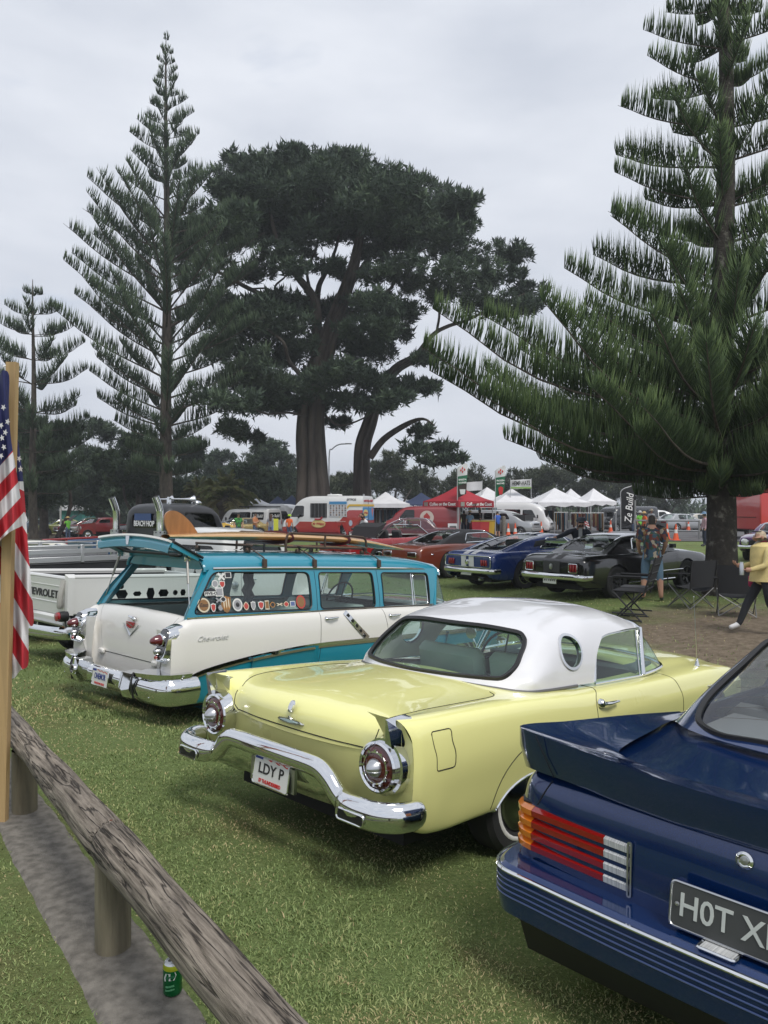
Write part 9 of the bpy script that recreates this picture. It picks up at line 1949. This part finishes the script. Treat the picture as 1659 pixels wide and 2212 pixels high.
def build_fence():
 LOG = weathered(); POST = mat('post_wood', (.17, .148, .10), .93, var=.4, vscale=3, bump=.7, bscale=30, vstretch=(5, 5, .6), detail=8)
 ang = math.atan2(PD[1], PD[0]); o = on_line(0, 0)
 t = thing('log_rail', 'low weathered log rail on round timber posts along the concrete strip', 'fence', (o[0], o[1], gz(o[0], o[1])), ang)
 rr = np.random.default_rng(2)
 # two logs butted over the second post, swollen and notched like the real ones
 for a, b_, r0, r1, seed in ((-3.4, .035, .080, .077, 1), (.045, 3.5, .074, .070, 2), (3.51, 7.0, .072, .07, 3)):
  n = int((b_ - a) / .03); m = 40; xs = np.linspace(a, b_, n + 1); A = []; ph = rr.random(6) * 6
  cracks = [(rr.uniform(-.2, 2.2), rr.uniform(a, b_), rr.uniform(.3, .9), rr.uniform(.006, .014)) for _ in range(26)]
  for x in xs:
   f = (x - a) / (b_ - a); th = np.arange(m) * 2 * pi / m; r = r0 + (r1 - r0) * f + .004 * sin(x * 3 + ph[0]) + .003 * sin(x * 7.3 + ph[1]); R = r * (1 + .03 * np.sin(th * 2 + x * .8 + ph[2]) + .018 * np.sin(th * 5 + x * 2 + ph[3]))
   for kx, kt in ((.55, 1.2), (-.75, 1.0), (-1.35, .8), (1.4, 1.5)): R += .010 * np.exp(-((x - kx) / .06) ** 2 - ((th - kt) / .4) ** 2)
   for ca, cx, cl, cd in cracks:
    w = abs(x - cx) / cl
    if w < 1: R -= cd * (1 - w) * np.exp(-((th - ca - .08 * sin(x * 9)) / .045) ** 2)
   ed = min(x - a, b_ - x); R *= 1 - .10 * max(0, 1 - ed / .03) ** 2
   A.append(np.stack([np.full(m, x), R * np.cos(th), .408 + R * np.sin(th)], 1))
  A = np.array(A); g = G().grid(A, wrap=True); g.poly(A[0]); g.poly(A[-1][::-1]); part('log', g, LOG, t, sharp=60)
 for x in (-1.72, .0, 1.68, 3.4, 5.1):
  q = on_line(x, 0); dz = gz(q[0], q[1]) - gz(o[0], o[1]); th = np.arange(22) * 2 * pi / 22; A = np.array([[(x + .068 * (1 + .03 * sin(3 * a + h)) * cos(a), .068 * (1 + .03 * sin(3 * a + h)) * sin(a), h) for a in th] for h in np.linspace(-.12 + dz, .36, 9)]); part('post', G().grid(A, wrap=True), POST, t)
 part('nail', G().lathe([(.007, 0), (0, .004)], (.02, .0, .5), (0, 0, 1), 8), mat('rust', (.10, .03, .015), .8), t)
 # grass tufts at the foot of the posts are part of the lawn
def build_flag():
 WD = mat('pine_batten', (.40, .27, .13), .6, var=.18, vscale=2, vstretch=(14, 14, .8), detail=6)
 b = at(4, 1768, 4.22); top = at(27, 783, 4.15); base = Vector((b.x, b.y, gz(b.x, b.y) - .02)); t = thing('flag_pole', 'square pine batten pole leaning by the log rail', 'pole', base); v = np.array(top - base); h = .0265
 part('pole', G().hull([np.array([a, c, 0]) for a in (-h, h) for c in (-h * .8, h * .8)] + [v + [a, c, 0] for a in (-h, h) for c in (-h * .8, h * .8)]), WD, t, smooth=False)
 f = thing('national_flag', 'striped flag with stars on blue canton hanging limp from the batten pole', 'flag', top)
 # one cloth, two hanging folds: one in front of the pole, one behind; the print is carried by two fields on the cloth
 m = bpy.data.materials.new('flag_cloth'); nt, bs, N, Lk = _nodes(m)
 def attr(n): q = N.new('ShaderNodeAttribute'); q.attribute_name = n; return q.outputs['Fac']
 def mth(op, x, y): q = N.new('ShaderNodeMath'); q.operation = op; Lk.new(x, q.inputs[0]); q.inputs[1].default_value = y; return q.outputs[0]
 def mx(fac, A_, B_):
  q = N.new('ShaderNodeMix'); q.data_type = 'RGBA'; Lk.new(fac, q.inputs['Factor'])
  for nm, c in (('A', A_), ('B', B_)):
   if isinstance(c, tuple): q.inputs[nm].default_value = (*c, 1)
   else: Lk.new(c, q.inputs[nm])
  return q.outputs['Result']
 st_ = mth('FLOORED_MODULO', mth('FLOOR', attr('stripe'), 0), 2); c = mx(st_, (.62, .61, .63), (.42, .018, .03)); c = mx(mth('GREATER_THAN', attr('canton'), 0), c, (.018, .022, .10)); Lk.new(c, bs.inputs['Base Color']); bs.inputs['Roughness'].default_value = .75
 WHT = mat('flag_star_white', (.62, .61, .63), .75)
 folds = (('front_fold', [(8, 800), (20, 812), (19, 880), (24, 950), (34, 1010), (42, 1060), (50, 1100), (58, 1128), (20, 1150), (-15, 1178), (-40, 1160), (-45, 1000), (-25, 880), (0, 810)], 4.06, lambda x, y: (y + 1.08 * x - 1006) / 39., lambda x, y: 1006 - 1.2 * x - y, 1),
    ('rear_fold', [(28, 930), (45, 995), (52, 1060), (57, 1130), (62, 1200), (68, 1270), (73, 1345), (62, 1356), (62, 1400), (60, 1438), (44, 1448), (26, 1466), (0, 1440), (-30, 1400), (-45, 1200), (-30, 1000)], 4.27, lambda x, y: np.where(y < 1110, (y - .5 * x) / 45., (y - 1.7 * x) / 62.) , lambda x, y: np.where((x > 30), 1040 - y, -1.), 0))
 for nm, out, d, sf, cf, k in folds:
  P = np.array(out, float); X, Y = np.meshgrid(np.arange(-50, 80, 2.0), np.arange(795, 1475, 4.0)); sh = Shell(np.stack([X, 0 * X, Y], -1)); sh.cut(crom(P, 4, True), 1); o = sh.emit([1], nm, m, f); V = np.array([v.co[:] for v in o.data.vertices]); x, y = V[:, 0], V[:, 2]
  for an, fn in (('stripe', sf), ('canton', cf)): at_ = o.data.attributes.new(an, 'FLOAT', 'POINT'); at_.data.foreach_set('value', np.broadcast_to(fn(x, y), x.shape).astype(np.float32))
  dd = d + .030 * np.sin(x * .13 + y * .012) * (.4 + (y - 800) / 500) + .018 * np.sin(x * .3 - y * .02); W = np.array([np.array(at(a, c_, e) - top) for a, c_, e in zip(x, y, dd)]); o.data.vertices.foreach_set('co', W.astype(np.float32).ravel()); o.data.update()
 for px, py, d in ((7, 880, 4.0), (16, 911, 4.0), (11, 934, 4.0), (2, 919, 4.0), (4, 946, 4.0), (8, 966, 4.0), (2, 985, 4.0), (41, 991, 4.2), (44, 1013, 4.2)):
  P = [np.array(at(px + (7 if q % 2 == 0 else 3) * cos(pi / 2 + q * pi / 5 + px) * .8, py - (7 if q % 2 == 0 else 3) * sin(pi / 2 + q * pi / 5 + px), d) - top) for q in range(10)]; part('star', G().prism(P, (0, .004, 0)), WHT, f, smooth=False)
 part('grommet', G().lathe([(.010, 0), (.012, .004), (.006, .005)], (-.045, -.03, -.03), (0, -1, 0), 10), STEEL, f); part('tie', G().tube([(-.045, -.03, -.03), (.0, .0, -.01)], .004, 5), WHITEP, f)
def build_can():
 b = at(373, 2139, 2.72); GR = mat('can_green', (.008, .16, .045), .25, .6); z = gz(b.x, b.y) + .013
 t = thing('drink_can', 'green lemonade can standing on the concrete strip under the log', 'can', (b.x, b.y, z), radians(-35))
 part('can_body', G().lathe([(.026, 0), (.030, .003), (.033, .010), (.033, .098), (.0305, .108)], (0, 0, 0), (0, 0, 1), 28), GR, t); part('yellow_band', G().lathe([(.0332, .092), (.0332, .099), (.0306, .1085)], (0, 0, 0), (0, 0, 1), 28), mat('can_yellow', (.45, .50, .03), .3, .5), t)
 part('can_lid', G().lathe([(.0305, .108), (.027, .114), (.0255, .114), (.0245, .110), (0, .110)], (0, 0, 0), (0, 0, 1), 28), STEEL, t); part('ring_pull', G().tube([(.008 * cos(a) + .004, .007 * sin(a), .1125) for a in np.linspace(0, 2 * pi, 12, endpoint=False)], .0016, 5, closed=True), STEEL, t); part('can_opening', G().lathe([(.009, 0), (0, .0005)], (-.012, 0, .1105), (0, 0, 1), 12), BLACKT, t)
 def wrap(s, ang, zc, size, m, width, nm, bold=.001, shear=0):
  me = text_mesh(s, size, .0003, bold, shear=shear); xs = [v.co.x for v in me.vertices]; k = width / (max(xs) - min(xs))
  for v in me.vertices:
   a = ang + v.co.x * k / .0335; r = .0336 + v.co.z; v.co = (r * cos(a), r * sin(a), zc + v.co.y + .2 * v.co.x * k)
  me.materials.clear(); me.materials.append(m); link(nm, me, t)
 for k in range(2):
  a0 = radians(-58) + k * pi; P = []
  st_ = [(-.024, -.006), (-.016, .011), (.0, .012), (.020, .016), (.024, .006), (.016, -.011), (.0, -.012), (-.02, -.017)]
  part('label_burst', G().prism([(.0334 * cos(a0 + x / .0334), .0334 * sin(a0 + x / .0334), .073 + y_) for x, y_ in st_], (.0004 * cos(a0), .0004 * sin(a0), 0)), mat('can_white', (.6, .62, .6), .35), t, smooth=False); wrap('Sprite', a0, .073, .014, mat('can_ink', (.01, .12, .05), .4), .034, 'label_lettering', shear=.2)
  wrap('ZERO SUGAR', a0, .040, .007, mat('can_pale', (.10, .32, .16), .4), .034, 'label_small'); wrap('lemon-lime', a0, .028, .007, mat('can_pale', (.10, .32, .16), .4), .034, 'label_small')
def build_chairs():
 TUB = mat('chair_tube', (.03, .03, .033), .4, .5); CAN = mat('chair_canvas', (.018, .019, .022), .85, bump=.3, bscale=200); TUBL = mat('chair_tube_grey', (.16, .16, .16), .4, .6)
 def camp(label, px, py, d, yaw, emblem=False):
  b = at(px, py, d); t = thing('camp_chair', label, 'chair', (b.x, b.y, gz(b.x, b.y)), yaw); w, dp = .30, .27
  F = {k: np.array(v) for k, v in dict(fl=(-w, -dp, 0.02), fr=(w, -dp, .02), bl=(-w, dp, .02), br=(w, dp, .02)).items()}; S = dict(fl=(-w, -dp, .46), fr=(w, -dp, .46), bl=(-w, dp, .40), br=(w, dp, .40))
  for a, c in (('fl', 'fr'), ('fr', 'fl'), ('bl', 'br'), ('br', 'bl'), ('fl', 'bl'), ('bl', 'fl'), ('fr', 'br'), ('br', 'fr')): part('leg', G().tube([F[a], S[c]], .010, 6), TUBL, t)
  for s in (-1, 1): part('back_post', G().tube([(s * w, dp, .38), (s * (w + .03), dp + .06, .92)], .011, 6), TUB, t); part('arm_post', G().tube([(s * w, -dp, .44), (s * (w + .02), -dp, .66)], .010, 6), TUB, t); part('arm_rest', G().box((s * (w + .02), -.0, .665), (.07, .6, .025), Matrix.Rotation(.06, 3, 'X'), bev=.008), CAN, t)
  part('seat', G().grid(np.array([[(x, y, .45 - .05 * (1 - (x / w) ** 2) - .06 * (y + dp) / (2 * dp)) for x in np.linspace(-w, w, 9)] for y in np.linspace(-dp, dp, 7)])), CAN, t); part('backrest', G().grid(np.array([[(x * (1 + .1 * f), dp - .01 + .06 * f + .04 * (1 - (x / w) ** 2), .42 + .50 * f) for x in np.linspace(-w, w, 9)] for f in np.linspace(0, 1, 7)])), CAN, t)
  if emblem: part('backrest_badge', G().hull([(x, dp + .03, z) for x, z in ((-.05, .85), (.05, .85), (0, .76))] + [(0, dp + .015, .82)]), mat('badge_pale', (.35, .4, .4), .5), t)
  return t
 camp('black folding camp chair with pale triangle badge against the pine trunk', 1492, 1300, 14.6, radians(205), True); camp('black folding camp chair beside the woman in yellow', 1590, 1316, 13.6, radians(160))
 b = at(1362, 1330, 13.6); t = thing('director_chair', 'black tubular director chair with side table standing on worn ground', 'chair', (b.x, b.y, gz(b.x, b.y)), radians(150)); t.scale = (1.15, 1.15, 1.15); w, dp = .26, .22
 for s in (-1, 1):
  y = s * w
  for a, c in (((-dp, y, 0), (dp, y, .46)), ((dp, y, 0), (-dp, y, .46)), ((-dp - .02, y, .40), (-dp - .20, y, .98)), ((dp, y, .44), (dp, y, .66)), ((-dp - .08, y, .66), (dp + .06, y, .66)), ((-dp, y, .46), (dp, y, .46)), ((-dp, y, .02), (dp, y, .02)), ((-dp - .05, y, .12), (dp, y, .12))): part('frame_tube', G().tube([a, c], .013, 6), TUB, t)
  part('arm_pad', G().box((0, y, .68), (.42, .05, .025), bev=.008), CAN, t)
 part('seat', G().box((0, 0, .45), (.46, .52, .02)), CAN, t); part('backrest', G().hull([(-dp - .10 - .10 * f, y, .60 + .36 * f + q) for f in (0, 1) for y in (-w, w) for q in (-.005, .005)]), CAN, t)
 for k in range(4): part('back_slat', G().tube([(-dp - .07 - .035 * k, -w, .5 + .12 * k), (-dp - .07 - .035 * k, w, .5 + .12 * k)], .008, 6), TUB, t)
 part('side_table', G().box((.05, -w - .22, .46), (.38, .36, .02), bev=.006), mat('chair_table', (.05, .05, .055), .4), t); part('table_strut', G().tube([(.05, -w - .34, .46), (.05, -w, .12)], .009, 6), TUB, t)
build_fence(); build_flag(); build_can(); build_chairs()
# ================================================================ lens glare imitated by an added thin haze
def build_glare_veil():
 m = bpy.data.materials.new('glare_veil'); m.use_nodes = True; nt = m.node_tree; nt.nodes.clear(); o = nt.nodes.new('ShaderNodeOutputMaterial'); v = nt.nodes.new('ShaderNodeVolumePrincipled'); v.inputs['Density'].default_value = .0009; v.inputs['Color'].default_value = (.90, .94, 1.0, 1); v.inputs['Anisotropy'].default_value = .2; nt.links.new(v.outputs[0], o.inputs['Volume'])
 h = part('veil', G().box((0, 600, 18), (1900, 1600, 38.5)), m, smooth=False); stuff(h); tag(h, 'thin pale haze hanging over the whole park', 'veil')
build_glare_veil()
